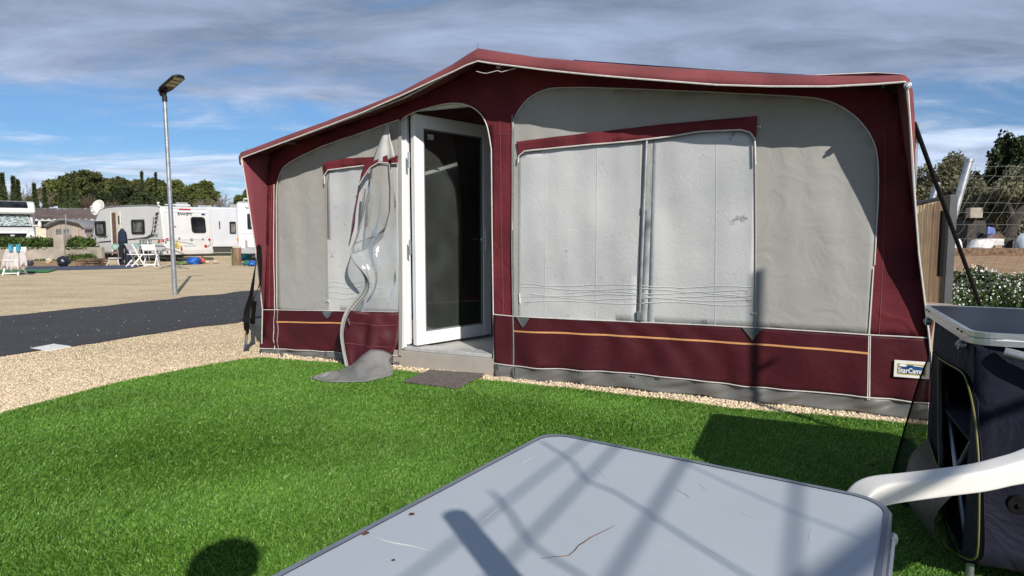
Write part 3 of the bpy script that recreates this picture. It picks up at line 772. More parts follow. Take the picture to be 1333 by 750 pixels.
def hood(poly, edge_, name='window_hood'):
    zt = {}
    o = sheetW(name, poly, M_mar, AW, n=.020, step=.04, extra=lambda s, z: .012 * noise.noise(V((s * 4, z * 3, 8))) + .010)
    p = MB(); p.tube(pipe_pts(edge_, .034), .006, 6); p.build('hood_piping', M_pip, AW, smooth=True)
hood(hb, [(676.5, 212), (677, 204), (685, 197.5), (698, 196), (720, 194), (760, 190), (820, 185), (878, 178), (909, 172.6), (965, 170), (977, 173.5), (983, 182), (984, 215)])
hood([(424, 213), (440, 209), (455, 206.5), (490, 205), (521, 203), (521, 213), (500, 214), (479, 216), (450, 219.5), (431, 222), (426, 229)], [(426, 240), (426, 229), (431, 222), (450, 219.5), (479, 216), (521, 213)])
eb = MB(); eb.mark(); eb.tube(pipe_pts([(983, 182), (984, 300), (983.5, 427)], .012), .007, 6); eb.mark(); eb.tube(pipe_pts([(676, 205), (676.5, 300), (676.5, 411)], .010), .003, 5); eb.mark(); eb.tube(pipe_pts([(426, 230), (427, 405)], .012), .004, 5)
eb.build('window_edge', M_gry, AW, smooth=True)
# small plastic toggles and corner tabs
tg = MB()
for x, y in ((986, 165), (981, 408), (422, 215), (426, 392)):
    tg.mark(); c = WX(x, y, .02); tg.tube([c - AX * .012, c + AX * .018], .004, 6); tg.tube([c + AX * .018 - UP * .012, c + AX * .018 + UP * .012], .004, 6)
tg.mark(); tg.tube([WX(676, 382, .02), WX(677, 395, .02)], .006, 6); tg.mark(); tg.tube([WX(1093, 168, .02), WX(1096, 165, .02)], .004, 5)
tg.build('toggle', M_pip, AW)
tb_ = MB()
for x, y, w_, h_ in ((979.5, 427, 13, 16), (682, 413, 9, 13), (427, 404.5, 7, 10)):
    tb_.mark(); P = [W(x - w_, y - .4), W(x + w_, y + .5), W(x + 3, y + h_ * .75), W(x, y + h_), W(x - 3, y + h_ * .72)]
    tb_.prism(P, lambda a, b, d: WP(a, b, d + fold(a, b)), .012, .020)
tb_.build('corner_tab', M_rub, AW)
# ---- side walls / wings
FL = [W(315, 206, NP_), W(322, 250, .26), W(331, 310, .19), W(338, 365, .11), W(342, 403, .05), W(341, 459, .0)]
NL = [NP_, .26, .19, .11, .05, 0.0]
FR = [W(1179, 108, NP_), W(1184, 150, .28), W(1188, 222, .215), W(1196, 330, .12), W(1204, 395, .06), W(1209.5, 439, .03), W(1217, 525, .0)]
NR = [NP_, .28, .215, .12, .06, .03, 0.0]
def side(Fr, Nr, cor, sgn, name):
    n = 24
    fr = resample([V((a[0], a[1], n_)) for a, n_ in zip(Fr, Nr)], n)
    corr = resample([V((c[0], c[1], 0)) for c in cor], n)
    rows = []
    for k, q in enumerate((0, .33, .66, 1, 1.12, 1.4, 2, 3, 4, 5)):
        r = []
        for i in range(n):
            f = fr[i]; c = corr[i]; t = 1 - i / (n - 1)
            if q <= 1:
                p = f.lerp(c, q); bul = sgn * .012 * math.sin(math.pi * q) * t
                r.append(WP(p.x + bul, p.y, p.z))
            else:
                nn = -(q - 1) * .675; out = sgn * (.055 * t ** .6 * min(1, (q - 1) * 3.5) + .02 * noise.noise(V((q * 2, i * .3, 4))))
                r.append(WP(c.x + out, c.y, nn))
        rows.append(r)
    return loft(rows, name, M_wng, AW, thick=.002)
cL = [(c_l[-1][0] - .0, roofz(c_l[-1][0]) - .01), c_l[-1], c_l[-2], c_l[-3], c_l[-4], c_l[-5], c_l[0]]
cR = [(c_r[0][0], roofz(c_r[0][0]) - .01)] + c_r[1:] + [W(1213, 470), W(1217, 525)]
side(FL, NL, cL, -1, 'side_wall'); side(FR, NR, cR, 1, 'side_wall')
pb = MB(); pb.mark(); pb.tube([WP(a[0], a[1], n_ + .004) for a, n_ in zip(FL, NL)], .006, 6); pb.mark(); pb.tube([WP(a[0], a[1], n_ + .004) for a, n_ in zip(FR, NR)], .006, 6)
pb.build('wing_piping', M_pip, AW, smooth=True)
# right outer drape of the roof corner (billows past the piping)
dr = []
for k in range(7):
    r = []
    for i in range(14):
        t = i / 13; x = 1178 + 9 * t ** .35 ; y = 102 + 228 * t
        f = W(1179 + 17 * t, 108 + 222 * t, NP_ - .22 * t); q = k / 6
        bulge = .075 * math.sin(math.pi * min(1, .15 + .8 * t ** .5)) * math.sin(math.pi * q * .5) * (1 - t) ** .5
        r.append(WP(f[0] + bulge + .004, f[1] + (.03 * (1 - t) ** 4) * math.sin(q * 1.57), (NP_ - .22 * t) - q * .42 - .003))
    dr.append(r)

# poles seen under the roof
fp = MB(); ri = min(range(nS), key=lambda i: abs(TTm[i][0] - W(622, 63, NT)[0]))
fp.tube([WP(s, z - .03, NT - .02) for s, z in TTm[3:-3:4]], .011, 8)
fp.tube([WP(TTm[ri][0], TTm[ri][1] - .03, NT - .02), WP(TTm[ri][0], TTm[ri][1] - .03, -2.6)], .013, 8)
for (s, z) in (TTm[3], TTm[-4]): fp.tube([WP(s, z - .03, NT), WP(s, z - .03, -2.6)], .012, 8)
for s_ in (c_l[1][0] + .03, c_r[-1][0] - .12): fp.tube([WP(s_, 1.9, -.04), WP(s_, .01, -.04)], .012, 8)
fp.tube([WX(622, 63, NT) - UP * .02, WX(622, 58, NT)+UP*.012], .004, 6); fp.tube([WX(321, 198, NT) - UP * .02, WX(321, 191, NT)], .003, 6)
fp.tube([WX(1176, 98, NT) - UP * .02, WX(1181, 111, NP_ + .02)], .006, 6)
fp.build('frame_pole', M_steel, AW, smooth=True)
kn = MB(); kn.mark(); kn.disc(WX(1181, 112, NP_ + .02), AN, .020, .03); kn.disc(WX(1181, 112, NP_ + .045), AN, .010, .02)
kn.mark(); kn.disc(WX(650, 86, .2), AN, .022, .03); 
kn.build('pole_end', M_steel, AW, bevel=.003)
co_ = MB(); co_.tube(resample([WX(620, 93, .3), WX(632, 96, .3), WX(648, 92, .3), WX(652, 94, .3), WX(672, 89, .3)], 12), .003, 5); co_.build('cord', M_pip, AW, smooth=True)
# white and navy strips along the roof edge at the right corner
tp = MB()
P = [TTm[-1], TTm[-6], TTm[-12], TTm[-16]]
tp.add([WP(P[0][0], P[0][1] + .006, .20), WP(P[1][0], P[1][1] + .03, .16), WP(P[2][0], P[2][1] + .004, .20), WP(P[2][0], P[2][1] + .0, -.5), WP(P[1][0], P[1][1] + .03, -.5), WP(P[0][0], P[0][1], -.5)], [(0, 1, 4, 5), (1, 2, 3, 4)])
o = tp.build('roof_patch', M_pip, AW); sm = o.modifiers.new('s', 'SOLIDIFY'); sm.thickness = .004
tp = MB(); Q = [TTm[-13], TTm[-20], TTm[-32]]
tp.add([WP(Q[0][0], Q[0][1] + .006, .18), WP(Q[1][0], Q[1][1] + .020, .12), WP(Q[2][0], Q[2][1] + .004, .2), WP(Q[2][0], Q[2][1], -.5), WP(Q[1][0], Q[1][1] + .02, -.5), WP(Q[0][0], Q[0][1], -.5)], [(0, 1, 4, 5), (1, 2, 3, 4)])
o = tp.build('roof_patch', mat('navy_strip', (.02, .03, .07), .7), AW); sm = o.modifiers.new('s', 'SOLIDIFY'); sm.thickness = .004
# badge
bd = [W(1163, 468), W(1209, 470.5), W(1209, 491), W(1163, 489.5)]
def quadW(q, n0, n1, name, m, inset=0):
    cx = sum(p[0] for p in q) / 4; cz = sum(p[1] for p in q) / 4
    hx = (q[1][0] - q[0][0]) / 2 - inset; hz = (q[0][1] - q[3][1]) / 2 - inset
    P = [(cx - hx, cz - hz), (cx + hx, cz - hz), (cx + hx, cz + hz), (cx - hx, cz + hz)]
    b = MB(); b.prism(P, lambda a, c, d: WP(a, c, d + fold(cx, cz) + .009), n0, n1); return b.build(name, m, AWB if name != 'badge' else AW)
AWB = None
bo_ = quadW(bd, .014, .018, 'badge', mat('badge_white', (.78, .76, .72), .5))
AWB = bo_
quadW(bd, .018, .0195, 'badge_frame', mat('badge_yellow', (.50, .42, .10), .5), .018)
quadW(bd, .0195, .021, 'badge_field', mat('badge_blue', (.015, .07, .19), .45, var=.25, vscale=30), .026)
cx = sum(p[0] for p in bd) / 4; cz = sum(p[1] for p in bd) / 4; fz = fold(cx, cz)
hx = (bd[1][0] - bd[0][0]) / 2
lw_ = .0310
text('StarCamp', .044, WP(cx - hx * .78, cz - .023, lw_ + fz), AX, UP, mat('badge_letter', (.85, .85, .83), .5), AWB, bold=.0008, space=1.0, xs=.78)
text('for leisure', .016, WP(cx + hx * .05, cz + .020, lw_ + fz), AX, UP, bpy.data.materials['badge_letter'], AWB) if False else None
sn = MB()
c0 = V(WP(cx - hx * .52, cz + .016, lw_ + fz))
for k in range(5):
    a = R(20 + 35 * k); d = AX * math.cos(a) + UP * math.sin(a); e_ = AX * -math.sin(a) + UP * math.cos(a)
    sn.add([c0 + d * .012 + e_ * .006, c0 + d * .012 - e_ * .006, c0 + d * .030], [(0, 1, 2)])
sn.add([c0 + (AX * math.cos(R(a)) + UP * math.sin(R(a))) * .012 for a in range(0, 181, 20)], [tuple(range(10))])
sn.strip([WP(cx + hx * .08, cz + .026, lw_ + fz), WP(cx + hx * .72, cz + .022, lw_ + fz)], .005, .001, UP)
sn.build('badge_emblem', bpy.data.materials['badge_letter'], AWB)
# ---- unzipped door flap, twisted and hanging to the ground
FP_ = thing('door_flap', None, None, WX(500, 300, .05)); FP_.parent = AW; FP_.location = wmat(AW).inverted() @ WX(500, 300, .05)
def flap(rowsA, rowsB, name, m, n=26, c=9, amp=.012, freq=9., par=FP_):
    A = resample([V((*W(x, y, q), q)) for x, y, q in rowsA], n); B = resample([V((*W(x, y, q), q)) for x, y, q in rowsB], n)
    rows = []
    for i in range(n):
        r = []
        for k in range(c):
            t = k / (c - 1); p = A[i].lerp(B[i], t); w_ = math.sin(math.pi * t)
            d = amp * w_ * (noise.noise(V((t * 3.0 + i * .03, p.y * 2.2, freq))) * 1.6 + .5 * math.sin(t * freq + p.y * 3))
            r.append(WP(p.x, p.y, p.z + d))
        rows.append(r)
    return loft(rows, name, m, par, thick=.0015)
M_flw = mat('flap_lining_white', (.50, .50, .485), .7, var=.1, bump=.2, bscale=60, trans=.1)
M_vin = clear_mat('clear_vinyl', (.93, .94, .95), gloss=.03, rough=.10, film=.08, filmcol=(.62, .64, .65), bump=.22, bscale=7, wear_haze=.16)  # pale diffuse film stands in for the sheen, patchy with wear
flap([(505.5, 162, .03), (497, 177, .06), (489, 198, .08), (483, 217, .10)], [(506, 162, .03), (508, 180, .09), (511.5, 192, .10), (514, 204, .11)], 'flap_lining', M_flw, 16, 9, .02, 7)
flap([(483, 217, .10), (477, 243, .10), (470, 285, .11), (467, 308, .12)], [(514, 204, .11), (515.5, 214, .10), (500, 216, .11), (489, 226, .12)][::1], 'flap_hood', M_mar, 3, 9, .0, 5) if False else None
hp = [(483, 216), (499, 210), (513.5, 203.5), (515.5, 214), (503, 213.5), (492, 220), (484, 232), (478, 242), (474, 270), (470, 300), (467.5, 308), (466.5, 306), (471, 280), (476, 246)]
sheetW('flap_hood', hp, M_mar, FP_, n=.105, step=.03, fold_on=False, extra=lambda s, z: .012 * noise.noise(V((s * 9, z * 9, 0))))
gp = [(492, 221), (503, 214), (515.3, 214.5), (517.5, 240), (517, 275), (511, 297), (500, 307), (484, 312), (485, 290), (489, 250)]
sheetW('flap_panel', gp, M_gry, FP_, n=.095, step=.03, fold_on=False, extra=lambda s, z: .014 * noise.noise(V((s * 7, z * 4, 3))))
pv = MB()
pv.tube(pipe_pts([(515.5, 214), (503, 213.5), (492, 220), (484, 232), (478, 242)], .118, False), .005, 6)
pv.build('flap_piping', M_pip, FP_, smooth=True)
pv = MB(); pv.tube(pipe_pts([(515.5, 215), (517.8, 245), (517, 275), (511, 297), (500, 307), (484, 312), (470, 318)], .112, False), .005, 6); pv.build('flap_edge', M_rub, FP_, smooth=True)
S = [(477, 246, .12), (471, 285, .14), (463, 312, .17), (456.5, 329, .20), (459, 338, .22), (467, 348, .22), (477, 361, .19), (479, 370, .17), (475, 381, .17), (464, 393, .19), (455, 404, .21), (449, 419, .22), (446.5, 436, .22), (449, 455, .22), (454, 478, .24)]
S3 = resample([V((*W(x, y, q), q)) for x, y, q in S], 60)
# smooth the serpentine edge
for _ in range(2):
    S3 = [S3[0]] + [(a + b_ * 2 + c) / 4 for a, b_, c in zip(S3, S3[1:], S3[2:])] + [S3[-1]]
M_tape = fabric('grey_zip_tape', (.33, .33, .32), .6, weave=300)
tape = MB(); sw = [WP(p.x, p.y, p.z) for p in S3]
def sidef(i):
    t = i / 59.; a = -.3 + 2.6 * math.sin(t * 5.2)
    return AX * math.cos(a * .5) + AN * math.sin(a * .5) * .8
tape.strip(sw, .07, .003, sidef); tape.build('zip_tape', M_tape, FP_, smooth=False)
zt = MB(); zt.tube([p + sidef(i) * .029 + AN * .003 for i, p in enumerate(sw)], .004, 5); zt.tube([p - sidef(i) * .006 + AN * .006 for i, p in enumerate(sw)], .003, 5); zt.tube([V(WX(453, 415, .25)), V(WX(455, 423, .25))], .006, 6); zt.build('zip_coil', M_rub, FP_, smooth=True)
# clear vinyl, from the tape to the wall edge
rows = []
nz = 34
for i in range(nz):
    t = i / (nz - 1); f = t * 59 * .70; k = int(f); p = S3[k].lerp(S3[min(59, k + 1)], f - k)
    zr = p.y; e_ = W(520, 250, .03); r = []
    rx = [(512, 222), (518, 300), (520, 360), (520, 406)]
    er = resample([V((*W(x, y, .03), .03)) for x, y in rx], nz)[i]
    for c in range(15):
        q = c / 14; pp_ = p.lerp(er, q)
        d = .035 * math.sin(math.pi * q) * math.sin(q * 11 + t * 4) + .03 * noise.noise(V((q * 4, t * 6, 2))) * math.sin(math.pi * q)
        r.append(WP(pp_.x, pp_.y, pp_.z + d))
    rows.append(r)
loft(rows, 'flap_vinyl', M_vin, FP_, thick=0)
# maroon band of the flap
bA = S3[41:]; nA = 20; A = resample(bA, nA)
B = resample([V((*W(x, y, q), q)) for x, y, q in ((519, 406, .05), (519, 430, .06), (517, 450, .10), (508, 462, .14), (486, 466, .20))], nA)
rows = []
for i in range(nA):
    r = []
    for c in range(17):
        q = c / 16; t = i / (nA - 1); p = A[i].lerp(B[i], q)
        zoff = -.02 * math.sin(math.pi * q) * (1 - t)
        d = .030 * math.sin(math.pi * q) * (math.sin(q * 10 + t * 3.5) + 1.2 * noise.noise(V((q * 5, t * 3, 6))))
        r.append(WP(p.x, p.y + zoff, p.z + d))
    rows.append(r)
loft(rows, 'flap_band', M_band, FP_, thick=.002)
ob = MB()
for fr_ in (.22, .62):
    ob.mark(); ob.tube([rows[int(fr_ * 19)][c] + AN * .004 for c in range(17)], .0022, 5)
ob.build('flap_stitching', bpy.data.materials['maroon_seam'] if fr_ else None, FP_, smooth=True)
# grey skirt of the flap lying on the turf
ol = [(404, 491), (425, 486), (451, 480), (470, 468), (484, 455), (497, 456), (511, 461), (505, 466), (494, 470), (498, 478), (507, 489), (490, 493), (476, 496.5), (450, 497.5), (425, 497)]
def mud():
    # front edge lies on the ground, back edge rises to meet the hanging band
    fr_ = resample([G(404, 492, .035), G(425, 497.5, .03), (G(452, 498, .03)), G(477, 497, .03), G(494, 493, .03), G(508, 489.5, .03)], 22)
    bk = resample([G(405, 490, .05), G(430, 484, .06), WX(451, 480, .27), WX(462, 471, .30), WX(473, 461, .30), WX(484, 454.5, .28), WX(498, 456, .2), WX(511, 461, .12)], 22)
    rows = []
    for j in range(12):
        t = j / 11; r = []
        for i in range(22):
            p = V(fr_[i]).lerp(V(bk[i]), t); w_ = math.sin(math.pi * t)
            q = i / 21; z1 = p.z if False else V(bk[i]).z
            p.z = .032 + (z1 - .032) * t ** 1.5 + w_ * (.034 * math.sin(q * 17 + t * 5) + .022 * math.sin(q * 33 - t * 4 + 1)) * (.35 + .65 * t) + .02 * w_ * max(0, noise.noise(V((q * 4, t * 3, 5))))
            p.z = max(.030, p.z)
            p.x += .03 * w_ * math.sin(q * 13 + t * 6)
            r.append(p)
        rows.append(r)
    loft(rows, 'flap_skirt', M_skirt2, FP_, thick=.002)
M_skirt2 = fabric('grey_flap_sheet', (.19, .19, .185), .55, sheen=0, spec=.4, weave=200, var=.1, crease=.5)
mud()
# left edge strip of the doorway where the flap is zipped
pb = MB(); pb.strip([WX(520.5, 158, .01), WX(521, 300, .01), WX(521.5, 406, .02), WX(521, 463, .02)], .035, .003, AX); pb.build('door_edge', M_gry, AW)
# ================================================================== storm straps
def guy(name, a, b_, w_, label, slack=0):
    m = MB(); pts = resample([a, b_], 14)
    m.strip([p - UP * slack * math.sin(math.pi * i / 13) for i, p in enumerate(pts)], w_, .003, AX.cross(UP) * .3 + AX)
    return m.build(name, M_blk)
EndR = G(1313, 500)
st = thing('storm_strap', 'taut black strap running down from the right corner of the awning roof', 'strap', EndR)
m = MB(); m.tube(resample([WX(1190, 160, .05), EndR], 10), .014, 8); m.build('strap', M_blk, st, smooth=True)
m = MB(); m.tube([EndR + V((0, 0, .08)), EndR + V((.03, -.02, -.15))], .009, 8); m.build('peg', M_steel, st)
pk = G(319, 454)
st = thing('storm_strap', 'slack twisted black webbing strap pegged beside the left corner of the awning', 'strap', pk)
m = MB()
P = resample([WX(337, 318, .22), WX(332, 350, .25), WX(327, 385, .30), WX(320, 408, .36), WX(321, 420, .38), D(321, 434, pk.y + .03)], 30)
def tw(i): a = .4 + i * .12; return AX * math.cos(a) + AN * math.sin(a)
m.strip(P, .052, .003, tw)
P2 = resample([WX(337, 320, .22), WX(339, 345, .22), WX(339, 368, .24), WX(332, 385, .28), WX(324, 403, .33), WX(321.5, 418, .36)], 24)
m.strip(P2, .045, .003, lambda i: AX * math.cos(2.2 - i * .1) + AN * math.sin(2.2 - i * .1))
m.build('strap', M_blk, st)
m = MB(); bk = G(329, 424); m.strip([WX(331, 392, .26), bk + UP * .0 + V((0, 0, .02))], .045, .003, AX); m.box(-.03, .03, -.01, .01, 0, .06, Matrix.Translation(bk + UP * .03)); m.build('buckle_tail', M_blk, st)
m = MB(); tp_ = D(321, 434, pk.y + .03)
for q in (-.012, .012): m.tube([tp_ + AX * q, pk + AX * q - UP * .03], .006, 8)
m.tube([tp_ - AX * .02, tp_ + AX * .02], .006, 8); m.build('peg', M_steel, st, smooth=True)
# ================================================================== DOORWAY
M_upvc = mat('white_upvc', (.80, .81, .82), .28, var=.02, spec=.5, dirt=.08, dcol=(.6, .6, .58))
M_glass = clear_mat('door_glass', (.86, .89, .87), gloss=.05, rough=.01, film=.035, filmcol=(.42, .46, .44), wear_haze=.03)  # pale film painted in as reflected light, lifting the dark interior
M_dark = mat('dark_gap', (.03, .03, .03), .7)
M_plinth = mat('beige_plinth', (.36, .33, .29), .6, var=.06, vscale=5, dirt=.2, dcol=(.28, .24, .2))
DN = -.03
h0 = hit(537, 300, A0 + AN * DN, AN); sH = (h0 - A0).dot(AX)
dl = G(519, 470); sL, _ = W(519, 300, DN); sR, _ = W(644, 300, DN)
DO = thing('glazed_door', 'white glazed door swung inward in the awning opening on a beige sill', 'door', WP(sL, 0, DN))
fr = MB()
Bf = lambda s0, s1, n0, n1, z0, z1, m: m.prism([(s0, n0), (s1, n0), (s1, n1), (s0, n1)], lambda a, b, d: WP(a, d, b), z0, z1)
zs = .17
Bf(sL - .005, sL + .055, DN - .075, DN + .012, zs, 2.36, fr)
Bf(sL + .0552, sL + .085, DN - .06, DN - .005, zs + .04, 2.32, fr)
Bf(sR - .02, sR + .04, DN - .075, DN + .0, zs, 2.36, fr)
Bf(sL + .0552, sR - .0202, DN - .075, DN + .0, 2.27, 2.36, fr)
fr.build('door_frame', M_upvc, DO, bevel=.004)
th = MB(); Bf(sL + .0552, sR - .0202, DN - .14, DN + .022, zs - .01, zs + .022, th); th.build('threshold', mat('threshold_grey', (.42, .42, .41), .45, var=.12, vscale=20), DO, bevel=.004)
sl_ = MB(); Bf(sL - .06, sR + .06, DN - .10, DN + .035, .0, zs - .012, sl_); sl_.build('sill_board', M_plinth, DO, bevel=.004)
# leaf: hinge at sH, opened inwards; vector measured from the photo
H = WP(sH + .004, 0, DN - .012); lv = V((.66, .69, 0)).normalized(); ln = V((lv.y, -lv.x, 0))  # ln points right/towards camera
LW = .93; z0l, z1l = .205, 2.245
def LP(a, z, d=0): return H + lv * a + UP * z + ln * d
def lbox(m, a0, a1, b0, b1, d0, d1): m.prism([(a0, b0), (a1, b0), (a1, b1), (a0, b1)], lambda a, b, d: LP(a, b, d), d0, d1)
lf = MB(); fw = .105
lbox(lf, 0, fw, z0l, z1l, -.028, .028); lbox(lf, LW - fw, LW, z0l, z1l, -.028, .028)
lbox(lf, fw + .0002, LW - fw - .0002, z0l, z0l + .115, -.0278, .0278); lbox(lf, fw + .0002, LW - fw - .0002, z1l - .115, z1l, -.0278, .0278)
LF = lf.build('door_leaf', M_upvc, DO, bevel=.006)
g = MB(); lbox(g, fw - .004, LW - fw + .004, z0l + .11, z1l - .11, -.008, -.004); g.build('glass_pane', M_glass, LF)
bd_ = MB()
for a0, a1, b0, b1 in ((fw, fw + .012, z0l + .115, z1l - .115), (LW - fw - .012, LW - fw, z0l + .115, z1l - .115), (fw + .012, LW - fw - .012, z0l + .115, z0l + .127), (fw + .012, LW - fw - .012, z1l - .127, z1l - .115)):
    lbox(bd_, a0, a1, b0, b1, .004, .020)
bd_.build('glazing_bead', mat('bead_grey', (.18, .19, .19), .5), LF)
st_ = MB(); lbox(st_, .17, .24, z1l - .20, z1l - .155, -.0035, -.0025); st_.build('sticker', mat('pale_sticker', (.42, .5, .5), .5), LF)
for hz in (1.78, 1.02):
    hg = MB(); c = H - lv * .012 + AN * .035 + AX * -.004
    for k, (za, zb) in enumerate(((0, .04), (.043, .083), (.086, .126))): hg.tube([c + UP * (hz + za), c + UP * (hz + zb)], .011, 10)
    hg.tube([c + UP * (hz - .008), c + UP * (hz + .134)], .006, 8)
    hg.build('hinge', M_steel, DO, smooth=True)
hd = MB(); hd.tube([LP(LW - .06, 1.15, .03), LP(LW - .06, 1.15, .06), LP(LW - .17, 1.15, .06)], .009, 8); lbox(hd, LW - .08, LW - .045, 1.05, 1.25, .028, .034)
hd.build('handle', M_upvc, LF)
# ---- inside of the awning: the side of the caravan it is fixed to, with its own door and floor
BN = -2.75
CV = thing('caravan_wall', 'dim grey green caravan side with a dark door, seen inside the awning through the glass', 'caravan', WP(0, 0, BN))
M_cvi = mat('grey_green_panel', (.50, .53, .49), .5, var=.06, spec=.4)
b = MB(); Bf(-3.3, 2.9, BN - 2.1, BN, .0, 2.20, b); b.build('body', M_cvi, CV, bevel=.05)
b = MB(); ds = .30; b.prism(rrect(ds, ds + .62, .45, 2.12, .09), lambda a, c, d: WP(a, c, d), BN - .01, BN + .02); DD = b.build('door', mat('caravan_door', (.40, .43, .40), .45), CV, bevel=.008)
b = MB(); b.prism(rrect(ds + .07, ds + .55, .9, 2.0, .08), lambda a, c, d: WP(a, c, d), BN + .0205, BN + .034); b.build('window', mat('black_glazing', (.008, .009, .010), .06, spec=.6), DD)
b = MB(); b.tube([WP(ds + .10, 1.30, BN + .05), WP(ds + .24, 1.30, BN + .05)], .012, 8); b.build('handle', M_upvc, DD)
b = MB(); Bf(ds - .02, ds + .70, BN + .05, BN + .40, .0, .20, b); b.build('step', mat('step_grey', (.2, .2, .19), .7), CV, bevel=.01)
for dx in (0, .09):
    b = MB(); b.prism(rrect(-.42 + dx, -.345 + dx, .66, .735, .01), lambda a, c, d: WP(a, c, d), BN, BN + .012); sk = b.build('socket', mat('socket_white', (.55, .55, .5), .4), CV)
    b = MB(); b.disc(WP(-.3825 + dx, .70, BN + .014), AN, .022, .004); b.build('socket_hole', M_dark, sk)
b = MB()
b.prism([(-2.35, .05), (2.45, .05), (2.45, .18 - .0), (-2.35, .18)], lambda a, c, d: WP(a, c, d), BN + .01, DN - .08)
struct(b.build('awning_floor', mat('floor_grey', (.42, .42, .40), .6, var=.06, vscale=3, dirt=.2)))
# ---- doormat
dm = MB(); P = [G(524.8, 498, .03), G(559, 483, .03), G(631, 488, .03), G(596, 506.5, .03)]
P2 = []
for a, b_ in zip(P, P[1:] + P[:1]): P2 += [a.lerp(b_, k / 8) for k in range(8)]
dm.prism([(p.x, p.y) for p in P2], lambda a, c, d: V((a, c, d + .008 * noise.noise(V((a * 3, c * 3, 0))))), .030, .044)
M_mat = mat('brown_grey_doormat', (.15, .125, .11), .95, var=.25, vscale=40, bump=.9, bscale=260, dirt=.35, dcol=(.28, .24, .2), dscale=12)
tag(dm.build('doormat', M_mat, bevel=.003), 'worn grey brown doormat on the turf in front of the beige door sill', 'doormat')
# ================================================================== GREY CAMPING TABLE
TH = .72
c_far = G(723, 563, TH); ed1 = (G(354, 750, TH) - G(704, 567, TH)); ed1.normalize(); ed2 = (G(1098, 640, TH) - G(762, 571.5, TH)); ed2.normalize()
# corner = intersection of the two edges
def isect(p, d, q, e):
    k = ((q.x - p.x) * e.y - (q.y - p.y) * e.x) / (d.x * e.y - d.y * e.x); return p + d * k
Cn = isect(G(704, 567, TH), ed1, G(762, 571.5, TH), ed2)
e2p = V((-ed1.y, ed1.x, 0)); e2p = e2p if e2p.dot(ed2) > 0 else -e2p
wT = (G(1163, 656, TH) - Cn).dot(ed2); lT = 1.12
print('table', Cn[:], wT, ed1.dot(ed2))
TB = thing('camping_table', 'pale blue grey camping table top with rounded corners, scratches and rust chips', 'table', (Cn + ed1 * lT / 2 + ed2 * wT / 2) * 1.0 - V((0, 0, TH)))
TP = lambda a, b, d: Cn + ed1 * a + ed2 * b + V((0, 0, d - 0))
def tp(a, b, z): p = Cn + ed1 * a + ed2 * b; return V((p.x, p.y, z))
M_top = bpy.data.materials.new('grey_table_laminate'); nt, N_, L_ = nodes_of(M_top); b = N_['Principled BSDF']
tcn = N_.new('ShaderNodeTexCoord'); no = N_.new('ShaderNodeTexNoise'); no.inputs['Scale'].default_value = 3; no.inputs['Detail'].default_value = 8; L_.new(tcn.outputs['Object'], no.inputs[0])
cr_ = N_.new('ShaderNodeValToRGB'); L_.new(no.outputs[0], cr_.inputs[0]); cr_.color_ramp.elements[0].color = (.35, .39, .425, 1); cr_.color_ramp.elements[1].color = (.41, .45, .485, 1)
ns = N_.new('ShaderNodeTexNoise'); ns.inputs['Scale'].default_value = 90; ns.inputs['Detail'].default_value = 3; L_.new(tcn.outputs['Object'], ns.inputs[0])
rs = N_.new('ShaderNodeMapRange'); rs.inputs[1].default_value = .72; rs.inputs[2].default_value = .76; rs.inputs[4].default_value = .6; L_.new(ns.outputs[0], rs.inputs[0])
mx = N_.new('ShaderNodeMix'); mx.data_type = 'RGBA'; mx.inputs[7].default_value = (.40, .42, .44, 1); L_.new(rs.outputs[0], mx.inputs[0]); L_.new(cr_.outputs[0], mx.inputs[6]); L_.new(mx.outputs[2], b.inputs['Base Color'])
rg = N_.new('ShaderNodeMapRange'); rg.inputs[3].default_value = .34; rg.inputs[4].default_value = .55; L_.new(no.outputs[0], rg.inputs[0]); L_.new(rg.outputs[0], b.inputs['Roughness'])
nb = N_.new('ShaderNodeTexNoise'); nb.inputs['Scale'].default_value = 7; nb.inputs['Detail'].default_value = 2; L_.new(tcn.outputs['Object'], nb.inputs[0])
bb = N_.new('ShaderNodeBump'); bb.inputs['Strength'].default_value = .12; bb.inputs['Distance'].default_value = .01; L_.new(nb.outputs[0], bb.inputs['Height']); L_.new(bb.outputs[0], b.inputs['Normal'])
M_edge = mat('dark_grey_edge', (.14, .16, .20), .45, var=.1, vscale=12, dirt=.15)
rr = rrect(0.0, lT, 0.0, wT, .065, 8)
ri_ = rrect(.012, lT - .012, .012, wT - .012, .056, 8)
b = MB(); b.prism(ri_, lambda a, c, d: tp(a, c, d), TH - .012, TH); b.build('table_top', M_top, TB)
b = MB(); n_ = len(rr)
vs = [tp(a, c, TH + .0015) for a, c in ri_] + [tp(a * .3 + p * .7, c * .3 + q * .7, TH + .003) for (a, c), (p, q) in zip(ri_, rr)] + [tp(a, c, TH - .002) for a, c in rr] + [tp(a, c, TH - .030) for a, c in rr] + [tp(a, c, TH - .030) for a, c in ri_]
b.add(vs, [(k * n_ + i, k * n_ + (i + 1) % n_, (k + 1) * n_ + (i + 1) % n_, (k + 1) * n_ + i) for k in range(4) for i in range(n_)])
b.build('edge_trim', M_edge, TB, smooth=True)
M_rust = mat('rust', (.13, .05, .02), .9, var=.5, vscale=80)
def flat_mark(pts, wd, m, name, lift=.0012):
    mb = MB(); mb.strip([G(x, y, TH + lift) for x, y in pts], wd, .0008, ed2); return mb.build(name, m, TB)
